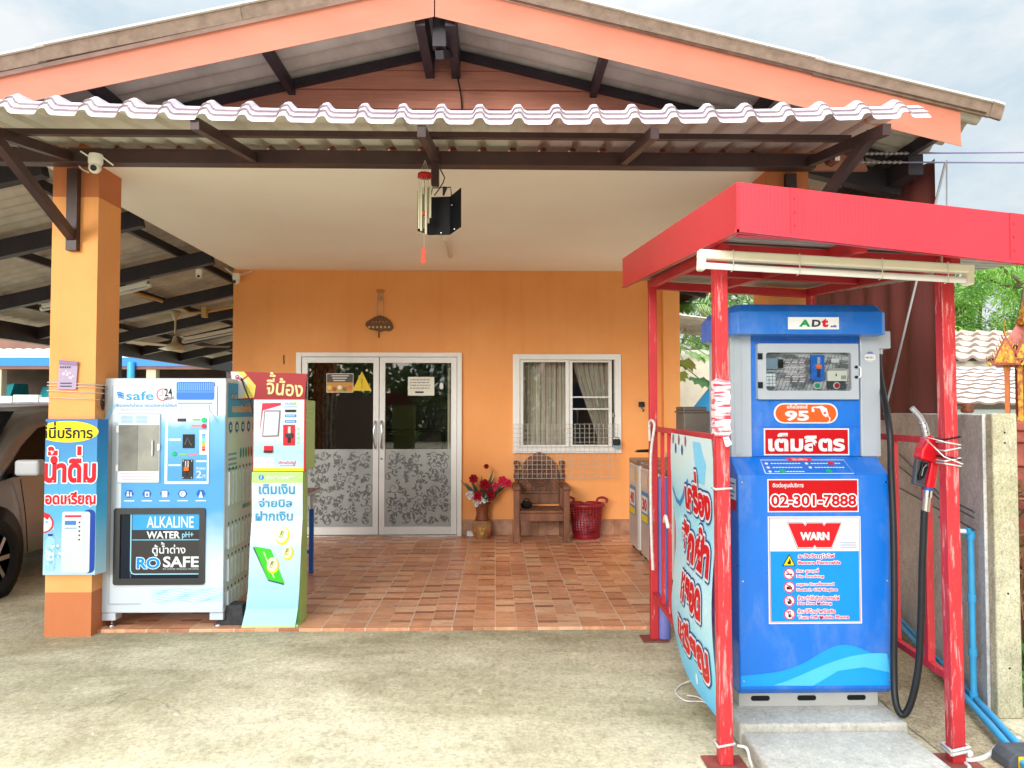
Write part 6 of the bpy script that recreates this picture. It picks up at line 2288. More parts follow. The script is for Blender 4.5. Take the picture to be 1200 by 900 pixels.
m = MB()
m.grid(lambda u, v: V((2.93 + .018 * math.sin(u * 46) + .01 * math.sin(u * 19 + 2), 5.02 + 2.3 * u, 1.42 + 1.76 * v)), 140, 2, pleat())
tag(m.build('tarpaulin', fix=False), 'brown pleated tarpaulin hanging from the right eave of the house', 'tarpaulin')
m = MB()
m.tube([at(994, 352, 6.5) * 1.0 + V((0, 0, -2.4)), at(994, 352, 6.5) + V((0, 0, .5))], .05, WHITE, 14)
tag(m.build('downpipe'), 'white plastic downpipe behind the fuel dispenser', 'downpipe')
# service wires with porcelain spools under the right end of the awning
uw = thing('service_wire', 'pair of power wires with brown porcelain spools beside the awning end', 'wire', at(985, 180, 4.9))
m = MB()
for pa, pb_ in (((1010, 180), (1200, 178.5)), ((992, 190), (1200, 190.5))):
    a = at(pa[0], pa[1], 4.95)
    b = at(pb_[0], pb_[1], 5.0)
    m.tube([a, a + (b - a) * .5, b, a + (b - a) * 6], .006, pm(130, 126, 160), 6)
    for i in range(10):
        m.tube([a + (b - a) * (.02 + i * .03), a + (b - a) * (.035 + i * .03)], .011, pm(150, 146, 140), 6)
m.build('conductor', uw)
for u, v in ((996, 174), (975, 187)):
    c_ = at(u, v, 4.95)
    m = MB()
    m.lathe([(.02, -.04), (.04, -.03), (.04, -.014), (.028, 0), (.04, .014), (.04, .03), (.02, .04)], c_, pm(110, 60, 48, .25), 16, 'y')
    m.box(c_.x + .0, c_.x + .03, c_.y - .05, c_.y - .042, c_.z - .02, c_.z + .07, M['white_plastic'])
    m.build('insulator', uw)
m = MB()
m.tube([at(1108, 190, 4.98), at(1036, 486, 4.98)], .008, pm(150, 146, 146), 6)
tag(m.build('stay_wire'), 'grey stay wire running down across the brown tarpaulin', 'wire')
m = MB()
m.tube([at(1109.5, 188, 4.98), at(1109.5, 470, 4.98)], .005, pm(150, 146, 146), 6)
tag(m.build('earth_wire'), 'thin vertical wire hanging from the right roof corner', 'wire')

# ------------------------------------------------------------------ parked car in the carport
car = thing('parked_car', 'grey people carrier parked nose out under the carport roof', 'car', (-4.83, 7.6, 0))
paint = mat('grey metallic paint', (146, 143, 140), .3, (134, 131, 128), 2, metal=.35, coat=.6)
tint = mat('dark car glass', (10, 11, 13), .2, spec=.1)
cx_, cy_ = -4.83, 5.28
st_ = [(0, .34, .55, .60, .70, .62, .5), (.12, .26, .66, .74, .80, .74, .6), (.5, .2, .78, .90, .86, .80, .66), (.86, .2, .9, 1.0, .875, .80, .7), (1.25, .2, .95, 1.26, .88, .74, .68),
       (1.62, .2, .97, 1.48, .88, .68, .62), (2.0, .2, .98, 1.56, .88, .66, .56), (3.2, .2, 1.0, 1.6, .88, .66, .55), (4.1, .22, 1.02, 1.55, .86, .64, .52), (4.4, .3, 1.02, 1.2, .83, .7, .6), (4.55, .4, .95, 1.0, .76, .66, .6)]
m = MB()
vs, fs = [], []
for (y, zs_, zb_, zr_, wb_, wr_, wt_) in st_:
    for sx in (1, -1):
        pts = [(wb_ - .06, zs_), (wb_, zs_ + .12), (wb_, (zs_ + zb_) / 2 + .05), (wb_ - .02, zb_), (wr_ if zr_ > 1.1 else wb_ - .07, zb_ + (zr_ - zb_) * .8), (wt_, zr_)]
        vs += [V((cx_ + sx * x, cy_ + y, z)) for x, z in (pts if sx > 0 else pts[::-1])]
n_ = 12
for i in range(len(st_) - 1):
    for k_ in range(n_):
        fs.append((i * n_ + k_, i * n_ + (k_ + 1) % n_, (i + 1) * n_ + (k_ + 1) % n_, (i + 1) * n_ + k_))
fs += [tuple(range(n_)), tuple(range(len(vs) - n_, len(vs)))]
m.add(vs, fs, paint, True)
body = m.build('body', car)
sm = body.modifiers.new('round', 'SUBSURF')
sm.levels = sm.render_levels = 2


def side(y, t, sx=1, d=.012):                      # t 0 belt .. 1 roof edge
    for a, b in zip(st_[:-1], st_[1:]):
        if a[0] <= y <= b[0]:
            q = (y - a[0]) / (b[0] - a[0])
            zb_, zr_, wb_, wr_ = [a[i] + (b[i] - a[i]) * q for i in (2, 3, 4, 5)]
            return V((cx_ + sx * (wb_ - .02 + (wr_ - wb_ + .02) * t + d), cy_ + y, zb_ + (zr_ - zb_) * .8 * t))


for sx in (1, -1):
    for ys in ([(.98, .05), (1.3, .02), (1.9, .02), (2.2, .02), (2.2, .84), (1.98, .84), (1.75, .84), (1.45, .7), (1.2, .45)], [(2.28, .02), (3.2, .02), (3.2, .86), (2.28, .84)], [(3.28, .02), (4.0, .06), (3.95, .8), (3.28, .86)]):
        m = MB()
        p_ = [side(y, t, sx, .004) for y, t in ys]
        c_ = sum(p_, V((0, 0, 0))) / len(p_)
        m.add(p_ + [c_], [(i, (i + 1) % len(p_), len(p_)) for i in range(len(p_))], tint)
        m.build('side_window', car, fix=False)
    m = MB()
    c_ = V((cx_ + sx * .99, cy_ + 1.17, 1.02))
    m.box(c_.x - .1, c_.x + .1, c_.y - .055, c_.y + .06, c_.z - .065, c_.z + .065, pm(196, 196, 198, .25))
    m.beam(c_ - V((sx * .05, 0, .04)), c_ - V((sx * .15, -.02, .06)), .05, .05, BLACK)
    m.build('mirror', car, bevel=.035, seg=4)
    m = MB()
    m.tube(spline([V((cx_ + sx * .895, cy_ + 1.32, .3)), V((cx_ + sx * .897, cy_ + 1.28, .6)), V((cx_ + sx * .885, cy_ + 1.22, .92))]), .004, BLACK, 5)
    m.build('door_seam', car)
    m = MB()
    m.tube([V((cx_ + sx * .895, cy_ + 2.3, .3)), V((cx_ + sx * .89, cy_ + 2.3, .95))], .004, BLACK, 5)
    m.build('door_seam', car)
    m = MB()
    m.ball((cx_ + sx * .62, cy_ + .16, .68), .14, pm(206, 210, 214, .1), 14, (1.2, .7, .55))
    m.build('headlight', car)
    for wy in (.86, 3.7):
        c_ = V((cx_ + sx * .80, cy_ + wy, .32))
        m = MB()
        m.lathe([(.0, .062), (.39, .062), (.4, .07), (.0, .071)], c_ + V((sx * .03, 0, .02)), BLACK, 28, 'x')
        m.build('wheel_arch', car)
        m = MB()
        m.lathe([(.2, -.1), (.30, -.1), (.322, -.07), (.322, .07), (.30, .105), (.215, .11), (.2, .09)], c_ + V((sx * .02, 0, 0)), mat('tyre rubber', (30, 30, 32), .85), 36, 'x')
        wh = m.build('wheel', car)
        m = MB()
        dsc = sx * .09 + sx * .02
        m.lathe([(0, 0), (.2, 0), (.215, .004 * sx), (0, .006 * sx)], c_ + V((dsc - sx * .03, 0, 0)), pm(50, 50, 54), 28, 'x')
        for k_ in range(7):
            a = k_ * 2 * math.pi / 7
            m.beam(c_ + V((dsc, 0, 0)), c_ + V((dsc - sx * .01, .2 * math.cos(a), .2 * math.sin(a))), .035, .03, M['chrome'], (1, 0, 0))
        m.lathe([(.205, -.01), (.218, .004), (.205, .01)], c_ + V((dsc - sx * .01, 0, 0)), M['chrome'], 28, 'x')
        m.ball(c_ + V((dsc, 0, 0)), .04, M['chrome'], 10, (.5, 1, 1))
        m.build('rim', wh)
m = MB()
q = []
for t, y in ((0, .93), (.5, 1.27), (.97, 1.6)):
    zz, ww = .985 + .5 * t, .76 - .14 * t
    q.append([V((cx_ + ww * k_ / 4, cy_ + y - .06 - .03 * (1 - (k_ / 4) ** 2), zz + .015)) for k_ in range(-4, 5)])
m.add(sum(q, []), [(r_ * 9 + i, r_ * 9 + i + 1, r_ * 9 + 10 + i, r_ * 9 + 9 + i) for r_ in (0, 1) for i in range(8)], tint, True)
m.build('windscreen', car, fix=False)
m = MB()
m.box(cx_ - .5, cx_ + .5, cy_ - .012, cy_ + .04, .42, .56, BLACK)
m.build('grille', car, bevel=.01)

# ------------------------------------------------------------------ neighbours and greenery
nb_ = thing('neighbour_house', 'low house with a white and blue edged roof behind the carport', 'house', (-10, 20, 0))
pl_br = mat('brown plaster', (128, 92, 78), .8, (110, 78, 66), 2)
m = MB()
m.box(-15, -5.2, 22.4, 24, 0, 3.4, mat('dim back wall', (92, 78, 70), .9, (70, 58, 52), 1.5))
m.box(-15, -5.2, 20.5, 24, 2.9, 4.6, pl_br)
m.build('wall', nb_)
m = MB()
m.grid(lambda u, v: V((-15 + 9.8 * u, 19.7 + .9 * v, 2.80 + .32 * v + .025 * abs(math.sin(u * 120)))), 360, 3, pm(236, 236, 238))
m.build('roof', nb_, fix=False)
m = MB()
m.box(-15, -5.2, 19.66, 19.7, 2.60, 2.82, pm(36, 122, 214))
m.box(-15, -5.2, 19.68, 19.76, 2.52, 2.598, pl_br)
m.build('fascia', nb_)
for x in (-12.62, -8.75, -6.3):
    m = MB()
    m.box(x - .12, x + .12, 19.72, 19.94, 0, 2.52, pm(196, 178, 152))
    m.build('post', nb_)
m = MB()
m.tube([(-9.2, 19.6, 0), (-9.2, 19.6, 2.7)], .09, bluep, 12)
m.build('post', nb_)
teal = mat('teal canvas', (40, 150, 160), .8, (30, 130, 142), 3)
for x0_, x1_ in ((-13.4, -12.9), (-12.15, -11.2)):
    m = MB()
    m.hexa([V((x0_, 20.6, 1.6)), V((x1_, 20.6, 1.6)), V((x1_, 21.6, 1.6)), V((x0_, 21.6, 1.6))], [V((x0_, 20.9, 2.1)), V((x1_, 20.9, 2.2)), V((x1_, 21.5, 2.2)), V((x0_, 21.5, 2.1))], teal)
    m.box(x0_ + .05, x1_ - .05, 20.9, 21.5, 0.0, 1.599, pm(60, 54, 54))
    tag(m.build('canvas_stall'), 'teal canvas covered stand left of the beige neighbour post' if x0_ < -13 else 'larger teal canvas covered stand right of the beige neighbour post', 'stand', 'teal canvas stands behind the car')
m = MB()
for i in range(12):
    m.box(-14.6 + i * .62, -14.02 + i * .62, 18.6, 18.75, 0, 1.79 + .03 * (i % 3), M['panel'])
tag(m.build('block_wall'), 'low grey block wall behind the parked car', 'wall')


def tile_mat(name, c, c2):
    return mat(name, c, .7, c2, 3, bmp=.2, bsc=30)


rh = thing('tiled_house', 'low neighbour house with two stepped pale wavy tile roofs beyond the wall', 'house', (9, 13, 0))
m = MB()
m.box(6.2, 13.6, 14.0, 17, 0, 2.86, M['cream'])
m.box(6.2, 13.6, 12.2, 13.9, 0, 2.28, mat('pale plaster', (206, 200, 186), .8, (186, 180, 166), 1.5))
m.build('wall', rh)


def tiled(y0, z0, y1, z1, rows, x0_, x1_, pitch, mm, name, amp=.045, st=.05):
    m = MB()
    nx = int((x1_ - x0_) / pitch * 8)
    for r_ in range(rows):
        a, b = r_ / rows, (r_ + 1) / rows

        def f_(u, v, a=a, b=b):
            t = a + (b - a) * v
            x = x0_ + (x1_ - x0_) * u
            return V((x, y0 + (y1 - y0) * t, z0 + (z1 - z0) * t + amp * max(-.3, math.sin(2 * math.pi * x / pitch)) + st * (1 - v)))
        m.grid(f_, nx, 1, mm, False)
        fr_ = [f_(i / nx, 0) for i in range(nx + 1)]
        m.add(fr_ + [p - V((0, 0, st * .9)) for p in fr_], [(i, i + 1, nx + 2 + i, nx + 1 + i) for i in range(nx)], pm(138, 116, 104))
    m.build(name, rh, fix=False)


tiled(12.0, 2.27, 14.2, 2.95, 5, 6.0, 13.5, .30, tile_mat('beige roof tile', (176, 162, 148), (146, 130, 118)), 'roof')
tiled(9.0, 1.56, 11.95, 2.16, 9, 5.2, 13.5, .27, tile_mat('white roof tile', (200, 196, 192), (184, 172, 164)), 'roof', .016, .028)
m = MB()
m.box(5.3, 13, 9.4, 9.5, 0, 1.5, pm(178, 190, 196))
m.build('front_wall', rh)
shd = thing('white_shed', 'white walled shed with a sloping grey roof behind the porch corner', 'shed', (5, 17, 0))
m = MB()
m.box(3.7, 8.5, 16.5, 19, 0, 2.7, mat('stained white plaster', (226, 220, 204), .85, (196, 188, 166), 1.6))
m.build('wall', shd)
m = MB()
m.grid(lambda u, v: V((3.2 + 5.6 * u, 16.2 + 3 * v, 3.6 - .75 * (.5 - abs(.3 - u)) * 0 - .35 * u * 0 + (2.62 - 3.3) * u + .03 * math.sin(v * 60))), 10, 120, M['fibre'])
m.box(3.2, 8.8, 16.15, 16.2, 2.66, 2.76, pm(196, 190, 180))
m.build('roof', shd, fix=False)
m = MB()
q = [at(806, 486, 11), at(843, 486, 11), at(845, 440, 11), at(838, 446, 11)]
m.hexa(q, [p + V((0, .03, 0)) for p in q], pm(56, 160, 226))
q2 = [at(800, 492, 11), at(850, 492, 11)]
for p in (q[0], q[1]):
    m.beam((p.x, p.y + .02, 0), (p.x, p.y + .02, p.z), .05, .05, pm(120, 116, 110), (0, 1, 0))
tag(m.build('blue_sheet'), 'bright blue sheet leaning on poles behind the coin box', 'sheet')


def leafy(name, cols, n, fn, size, parent, asp=2.6, rng=None, rough=.6, trans=.3):
    rg = rng or random.Random(1)
    mats = []
    for c in cols:
        mm, nt, b = newmat('leaf green')
        b.inputs['Base Color'].default_value = lin(c)
        b.inputs['Roughness'].default_value = rough
        tr = nd(nt, 'ShaderNodeBsdfTranslucent', {0: lin([min(255, int(x * 1.25)) for x in c])})
        mx = nd(nt, 'ShaderNodeMixShader', {0: trans, 1: b.outputs[0], 2: tr.outputs[0]})
        nt.links.new(mx.outputs[0], nt.nodes['Material Output'].inputs[0])
        mats.append(mm)
    m = MB()
    for i in range(n):
        p, dirv, k_ = fn(rg)
        d = (dirv + V((rg.gauss(0, .5), rg.gauss(0, .5), rg.gauss(0, .5)))).normalized()
        s_ = d.cross(V((rg.gauss(0, 1), rg.gauss(0, 1), rg.gauss(0, 1)))).normalized()
        L = size * rg.uniform(.6, 1.4)
        w_ = L / asp
        m.add([p, p + d * L * .45 + s_ * w_ * .5, p + d * L, p + d * L * .45 - s_ * w_ * .5], [(0, 1, 2, 3)], mats[min(len(mats) - 1, max(0, k_ + rg.choice((0, 0, 1, -1))))])
    return m.build(name, parent, fix=False)


bark = mat('grey brown bark', (104, 90, 74), .9, (80, 68, 56), 6, bmp=.5, bsc=20)


def tree(label, base, h, cr, n, cols, seed, name='tree', low=.35, size=.3, asp=3.4):
    rg = random.Random(seed)
    base = V(base)
    t = thing(name, label, 'tree', base, 'trees beyond the house')
    m = MB()
    tips = []
    m.tube([base, base + V((.1, 0, h * .3)), base + V((-.05, .1, h * .6)), base + V((.05, 0, h * .85))], [.16, .12, .08, .03], bark, 8)
    for i in range(11):
        z_ = h * rg.uniform(low, .85)
        a = rg.uniform(0, 6.28)
        e = base + V((math.cos(a) * cr * rg.uniform(.4, .95), math.sin(a) * cr * rg.uniform(.4, .95), min(h, z_ + cr * rg.uniform(.2, .6))))
        s_ = base + V((0, 0, z_))
        m.tube(spline([s_, (s_ + e) / 2 + V((0, 0, -.15)), e], 4), [.06 - .005 * k_ for k_ in range(9)], bark, 6)
        tips += [e, (s_ + e) / 2, e + V((rg.gauss(0, .5), rg.gauss(0, .5), rg.gauss(0, .4)))]
    tips += [base + V((0, 0, h * .95)), base + V((rg.gauss(0, .4), rg.gauss(0, .4), h * .8))]
    m.build('trunk', t)
    cl = [(p, rg.uniform(.45, 1.0) * cr * .36, rg.randrange(len(cols))) for p in tips]

    def fn(r_):
        c_, rad, k_ = cl[r_.randrange(len(cl))]
        d = V((r_.gauss(0, 1), r_.gauss(0, 1), r_.gauss(0, .8)))
        d = d.normalized() * (r_.random() ** .45) * rad
        return c_ + d, d.normalized() + V((0, 0, -.35)), k_
    leafy('crown', cols, n, fn, size, t, asp, rg)


BG = [(140, 182, 84), (114, 160, 70), (164, 200, 106), (92, 138, 62)]
for i, (px_, py_, y_, h_, cr_, lb_) in enumerate(((1118, 395, 24, 6.9, 2.0, 'bright green feathery tree just right of the right canopy post'), (1150, 395, 25, 6.4, 1.8, 'bright green bushy tree between the feathery tree and the shrine spire'),
                                                  (1200, 395, 22, 6.3, 1.9, 'green tree rising behind the golden shrine spire'), (1250, 395, 25, 7.6, 2.4, 'tall green tree at the far right behind the shrine'))):
    q = at(px_, py_, y_)
    tree(lb_, (q.x, q.y, 0), h_, cr_, 17000, BG, 20 + i, size=.14, asp=4)
for i, (x_, y_, h_, cr_, lb_) in enumerate(((4.2, 26, 4.6, 2.2, 'dark green tree behind the white shed'), (8.0, 27, 6, 2.4, 'green tree behind the gap right of the white shed'))):
    tree(lb_, (x_, y_, 0), h_, cr_, 3000, [(92, 120, 62), (72, 100, 50), (110, 140, 74)], 40 + i, size=.36)
# palm behind the porch corner
pq = at(815, 372, 17.5)
pal = thing('palm_tree', 'palm tree with drooping fronds behind the porch corner', 'tree', (pq.x, pq.y + 2.5, 0))
m = MB()
tp_ = V((pq.x, pq.y + 2.5, pq.z + .6))
m.tube([V((pq.x, pq.y + 2.5, 0)), V((pq.x - .1, pq.y + 2.5, 2)), tp_], [.2, .16, .13], bark, 10)
m.build('trunk', pal)
pmats = [mat('palm green', (118, 140, 74), .55), mat('palm olive', (150, 150, 92), .6)]
rg = random.Random(4)
for i in range(15):
    m = MB()
    a = i * 2 * math.pi / 15 + rg.uniform(-.15, .15)
    L = rg.uniform(1.7, 2.3)
    el = rg.uniform(.2, 1.1)
    pts = []
    for k_ in range(13):
        t = k_ / 12
        pts.append(tp_ + V((math.cos(a) * L * t * math.cos(el * (1 - t * .4)), math.sin(a) * L * t * math.cos(el * (1 - t * .4)), L * (math.sin(el) * t - .95 * t * t))))
    mm = pmats[i % 2]
    m.tube(pts, [.022 - .0014 * k_ for k_ in range(13)], mm, 5)
    for k_ in range(1, 13):
        for q in (0, .5):
            p = pts[k_ - 1] + (pts[k_] - pts[k_ - 1]) * q
            d = (pts[k_] - pts[k_ - 1]).normalized()
            sd_ = d.cross(V((0, 0, 1))).normalized()
            for s_ in (-1, 1):
                e = p + (sd_ * s_ * .8 + d * .5 + V((0, 0, -.5 - .2 * rg.random()))).normalized() * (.5 - .2 * abs(k_ / 12 - .4))
                m.add([p - d * .02, p + d * .02, e], [(0, 1, 2)], mm)
    m.build('frond', pal, fix=False)
# papaya like plant at the porch corner
pq = at(802, 420, 11.5)
pap = thing('papaya_tree', 'slender papaya tree with large lobed leaves at the porch corner', 'tree', (pq.x - .3, pq.y, 0))
m = MB()
m.tube([V((pq.x - .3, pq.y, 0)), V((pq.x - .28, pq.y, 1.5)), V((pq.x - .3, pq.y, 2.9))], [.07, .06, .04], bark, 8)
m.build('trunk', pap)
lm = [mat('papaya leaf', (104, 150, 62), .5), mat('papaya leaf pale', (150, 186, 104), .5), mat('papaya leaf deep', (66, 108, 48), .55)]
for i in range(20):
    a = rg.uniform(0, 6.28)
    z_ = rg.uniform(1.9, 3.05)
    r_ = rg.uniform(.3, .72)
    b0 = V((pq.x - .3, pq.y, min(2.85, z_ + .1)))
    e = V((pq.x - .3 + r_ * math.cos(a), pq.y + r_ * math.sin(a), z_ + rg.uniform(-.1, .2)))
    m = MB()
    mm = lm[i % 3]
    m.tube(spline([b0, (b0 + e) / 2 + V((0, 0, .1)), e], 4), .008, mm, 5)
    f_ = V((math.cos(a), math.sin(a), -.7)).normalized()
    s_ = f_.cross(V((0, 0, 1))).normalized()
    up_ = s_.cross(f_)
    for k_ in range(7):
        b_ = (k_ - 3) * .5
        d = f_ * math.cos(b_) + s_ * math.sin(b_)
        n2 = f_ * -math.sin(b_) + s_ * math.cos(b_)
        L = .27 - .02 * abs(k_ - 3)
        m.add([e, e + d * L * .45 + n2 * .035, e + d * L * .7 + n2 * .06, e + d * L - up_ * .03, e + d * L * .7 - n2 * .06, e + d * L * .45 - n2 * .035], [(0, 1, 2, 3, 4, 5)], mm)
    m.build('leaf', pap, fix=False)

# shrine on its pedestal at the right edge
sp_ = V((3.68, 5.2, 0))
shr = thing('spirit_house', 'golden orange spirit house shrine on a red pedestal behind the wall post', 'shrine', sp_)
gold = mat('gilded ornament', (214, 158, 50), .4, (150, 84, 34), 26, lo=.42, hi=.6, metal=.3, bmp=.6, bsc=80)
terra = mat('terracotta red roof', (176, 92, 76), .6, (146, 68, 56), 9)
orng = mat('orange shrine column', (204, 116, 52), .5, (180, 92, 40), 8)
m = MB()
for r_, z0_, z1_ in ((.42, 1.36, 1.42), (.36, 1.28, 1.359), (.30, 1.12, 1.279), (.22, .3, 1.119), (.34, .0, .299)):
    m.box(sp_.x - r_, sp_.x + r_, sp_.y - r_, sp_.y + r_, z0_, z1_, terra)
m.build('pedestal', shr, bevel=.012)
for dx in (-.20, -.085, .085, .20):
    for dy in (-.18, .18):
        m = MB()
        x, y = sp_.x + dx, sp_.y + dy
        m.box(x - .022, x + .022, y - .022, y + .022, 1.421, 1.80, orng if abs(dx) > .1 else gold)
        for z_ in (1.43, 1.78):
            m.box(x - .03, x + .03, y - .03, y + .03, z_ - .008, z_ + .02, gold)
        m.build('column', shr)
m = MB()
m.box(sp_.x - .13, sp_.x + .13, sp_.y - .1, sp_.y + .14, 1.421, 1.79, mat('shrine inner wall', (150, 70, 40), .6))
m.build('inner_wall', shr)
m = MB()
for s0, z0_, s1, z1_ in ((.30, 1.80, .17, 1.97), (.22, 1.94, .1, 2.10)):
    a = [V((sp_.x - s0, sp_.y - s0, z0_)), V((sp_.x + s0, sp_.y - s0, z0_)), V((sp_.x + s0, sp_.y + s0, z0_)), V((sp_.x - s0, sp_.y + s0, z0_))]
    b = [V((sp_.x - s1, sp_.y - s1 * .2, z1_)), V((sp_.x + s1, sp_.y - s1 * .2, z1_)), V((sp_.x + s1, sp_.y + s1 * .2, z1_)), V((sp_.x - s1, sp_.y + s1 * .2, z1_))]
    m.hexa(a, b, terra)
rfs = m.build('roof', shr)
for dx, w_, z0_, h_ in ((-.2, .13, 1.80, .2), (0.02, .17, 1.83, .26), (.2, .13, 1.80, .2)):
    m = MB()
    G_ = Panel((sp_.x + dx, sp_.y - .31, 0), (1, 0, 0), (0, 0, 1), (0, -1, 0), down=False)
    m.prism([(-w_, z0_), (w_, z0_), (w_ * .5, z0_ + h_ * .55), (0, z0_ + h_), (-w_ * .5, z0_ + h_ * .55)], G_, -.05, .01, terra)
    m.prism([(-w_ * .8, z0_ + .012), (w_ * .8, z0_ + .012), (w_ * .4, z0_ + h_ * .5), (0, z0_ + h_ * .85), (-w_ * .4, z0_ + h_ * .5)], G_, .0105, .02, gold)
    for i in range(9):
        t = i / 8
        for s_ in (-1, 1):
            u, v = s_ * w_ * (1 - t), z0_ + h_ * (t ** 1.15)
            m.tube([G_(u, v, 0), G_(u + s_ * .018, v + .022, 0), G_(u + s_ * .02, v + .045, 0)], [.009, .006, .001], gold, 5)
    m.tube(spline([G_(0, z0_ + h_, 0), G_(-.015, z0_ + h_ + .05, 0), G_(.004, z0_ + h_ + .11, 0)]), [.012 - .0006 * i for i in range(17)], gold, 6)
    for s_ in (-1, 1):
        m.tube(spline([G_(s_ * w_, z0_, 0), G_(s_ * (w_ + .035), z0_ + .02, 0), G_(s_ * (w_ + .04), z0_ + .07, 0)]), [.012 - .0006 * i for i in range(17)], gold, 6)
    m.build('gable_ornament', shr)
m = MB()
m.lathe([(.11, 2.08), (.12, 2.12), (.075, 2.15), (.085, 2.18), (.055, 2.21), (.062, 2.24), (.04, 2.27), (.044, 2.30), (.026, 2.34), (.016, 2.42), (.006, 2.55), (0, 2.6)], sp_, gold, 16)
m.build('spire', shr)
shr.scale = (.66, .66, 1)
shr.rotation_euler.z = R(-35)
# dry palm thatch and grass under it
rg = random.Random(9)
dm = [mat('dry leaf %d' % i, c, .85) for i, c in enumerate(((128, 92, 58), (160, 122, 80), (96, 66, 44)))]
m = MB()
for i in range(1500):
    p = V((rg.uniform(2.75, 4.1), rg.uniform(3.95, 5.0), 0))
    if p.x < 2.45 + (p.y - 3.78) * .27 + .42:
        continue
    hmax = 1.15 * (1 - .4 * abs(p.x - 3.2))
    p.z = rg.random() * hmax
    d = V((rg.gauss(0, .5), rg.gauss(0, .5) - .2, rg.gauss(-.5, .5))).normalized()
    s_ = d.cross(V((rg.gauss(0, 1), rg.gauss(0, 1), .3))).normalized() * .012
    L = rg.uniform(.15, .4)
    e = p + d * L
    if e.z > 0:
        m.add([p - s_, p + s_, e], [(0, 1, 2)], dm[i % 3])
tag(m.build('dry_leaves', fix=False), 'heap of dry brown leaves behind the concrete wall post', 'dry leaves', kind='stuff')
gm = [mat('grass %d' % i, c, .6) for i, c in enumerate(((96, 140, 60), (120, 160, 76), (76, 112, 48)))]
m = MB()
for i in range(2600):
    p = V((rg.uniform(2.45, 4.4), rg.uniform(2.9, 4.6), 0))
    if p.x < 2.45 + (p.y - 3.78) * .27 + .14 and p.y > 3.6:
        continue
    d = V((rg.gauss(0, .3), rg.gauss(0, .3), 1)).normalized()
    L = rg.uniform(.08, .3) * min(1, (p.x - 2.35) * 1.6)
    s_ = V((rg.gauss(0, 1), rg.gauss(0, 1), 0)).normalized() * .006
    m.add([p - s_, p + s_, p + d * L * .6 + s_ * .7, p + d * L + V((d.x, d.y, -.1)) * L * .5], [(0, 1, 2, 3)], gm[i % 3])
tag(m.build('grass', fix=False), 'tufts of green grass at the right edge behind the wall post', 'grass', kind='stuff')
# tree belt across the street, met only in the glass
rg = random.Random(77)
m = MB()
bgm = [mat('far leaf %d' % i, c, .7) for i, c in enumerate(((70, 100, 48), (92, 124, 60), (54, 80, 40)))]
for i in range(15000):
    x = rg.uniform(-16, 16)
    hh = 4.0 + .4 * math.sin(x * .7) + .5 * math.sin(x * 1.9 + 1)
    p = V((x, -17 - rg.random() * 3.5, max(1.2, hh) * rg.random() ** 1.2))
    d = V((rg.gauss(0, 1), rg.gauss(0, 1), rg.gauss(0, 1))).normalized() * rg.uniform(.25, .55)
    s_ = d.cross(V((rg.gauss(0, 1), rg.gauss(0, 1), rg.gauss(0, 1)))).normalized() * .13
    m.add([p, p + d * .5 + s_, p + d, p + d * .5 - s_], [(0, 1, 2, 3)], bgm[i % 3])
tag(m.build('treeline', fix=False), 'belt of green trees across the street reflected in the door glass', 'trees', kind='stuff')

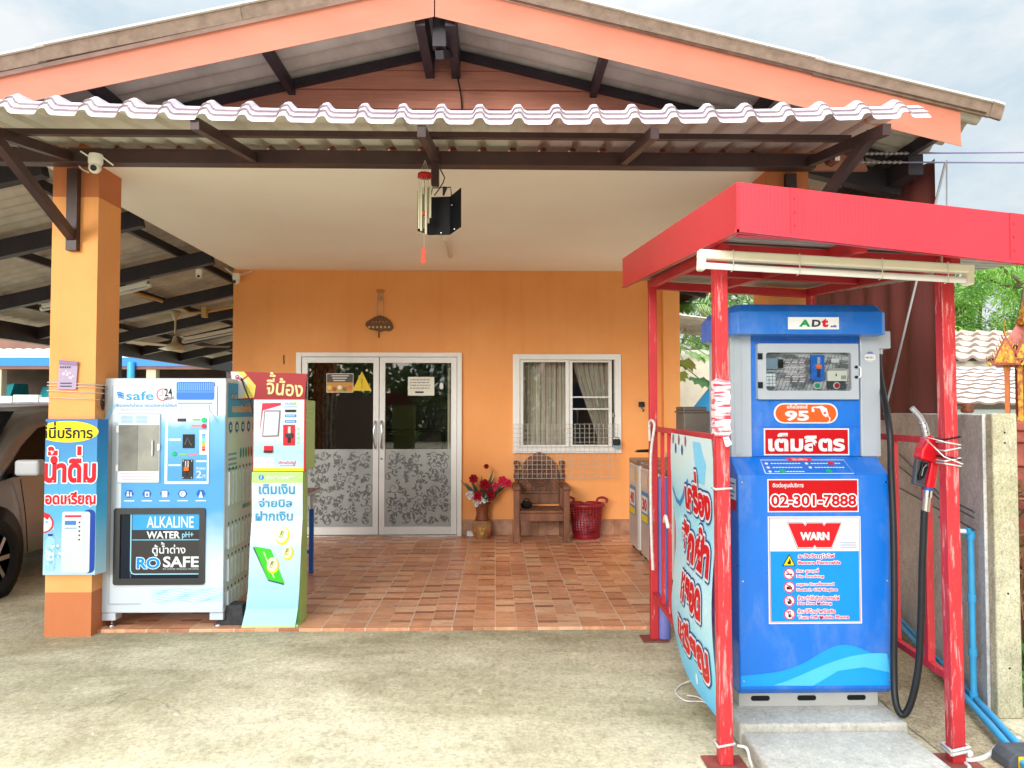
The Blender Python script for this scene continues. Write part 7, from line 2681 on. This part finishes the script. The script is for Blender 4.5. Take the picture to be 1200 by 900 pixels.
# ------------------------------------------------------------------ sky and light
SUN_EL, SUN_AZ = R(11), R(200)                      # azimuth clockwise from +Y: behind the viewer, a little to the left
w_ = D.worlds.new('World')
S.world = w_
w_.use_nodes = True
nt = w_.node_tree
bgn = nt.nodes['Background']
sky = nd(nt, 'ShaderNodeTexSky', sky_type='NISHITA', sun_disc=False, sun_elevation=SUN_EL, sun_rotation=SUN_AZ, air_density=1.2, dust_density=2.0)
gen = nd(nt, 'ShaderNodeTexCoord').outputs['Generated']
mp = nd(nt, 'ShaderNodeMapping', {0: gen, 3: (1, 1, 2.2)}).outputs[0]
cn = noise(nt, mp, 2.6, 7, .62, .3)
cf = ramp(nt, cn, (.34, .93), (.6, 1.0))
cc_ = ramp(nt, noise(nt, mp, 4.2, 6, .6, .2), (.36, (2.55, 3.1, 3.5, 1)), (.6, (3.7, 3.85, 3.95, 1)))
mixed = mixc(nt, cf, sky.outputs[0], cc_)
sdir = V((math.sin(SUN_AZ) * math.cos(SUN_EL), math.cos(SUN_AZ) * math.cos(SUN_EL), math.sin(SUN_EL)))
dt = nd(nt, 'ShaderNodeVectorMath', {0: gen, 1: sdir}, operation='DOT_PRODUCT').outputs['Value']
glow = mth(nt, 'MULTIPLY', mth(nt, 'POWER', mth(nt, 'MAXIMUM', dt, 0.0), 5.0), 3.0)       # the veiled sun brightens the clouds round it
zen = nd(nt, 'ShaderNodeSeparateXYZ', {0: gen}).outputs[2]
gain = mth(nt, 'ADD', mth(nt, 'MULTIPLY_ADD', mth(nt, 'POWER', mth(nt, 'MAXIMUM', zen, 0.0), 6.0), 11.0, 1.0), glow)
nt.links.new(nd(nt, 'ShaderNodeVectorMath', {0: mixed, 3: gain}, operation='SCALE').outputs[0], bgn.inputs[0])
bgn.inputs[1].default_value = .10
sl_ = D.lights.new('sun', 'SUN')
sl_.energy = 1.08
sl_.angle = R(20)
sl_.color = (1.0, .965, .91)
so_l = D.objects.new('sun', sl_)
dirv = V((math.sin(SUN_AZ) * math.cos(SUN_EL), math.cos(SUN_AZ) * math.cos(SUN_EL), math.sin(SUN_EL)))
so_l.rotation_euler = dirv.to_track_quat('Z', 'Y').to_euler()
so_l.location = dirv * 30
COL.objects.link(so_l)
S.view_settings.view_transform = 'Standard'
S.view_settings.look = 'None'
S.view_settings.gamma = 1
S.view_settings.use_curve_mapping = False
S.view_settings.exposure = 1.24
S.render.engine = 'CYCLES'
S.cycles.use_denoising = True
S.cycles.diffuse_bounces = 5
S.cycles.max_bounces = 10
S.cycles.transparent_max_bounces = 12
S.cycles.sample_clamp_indirect = 6
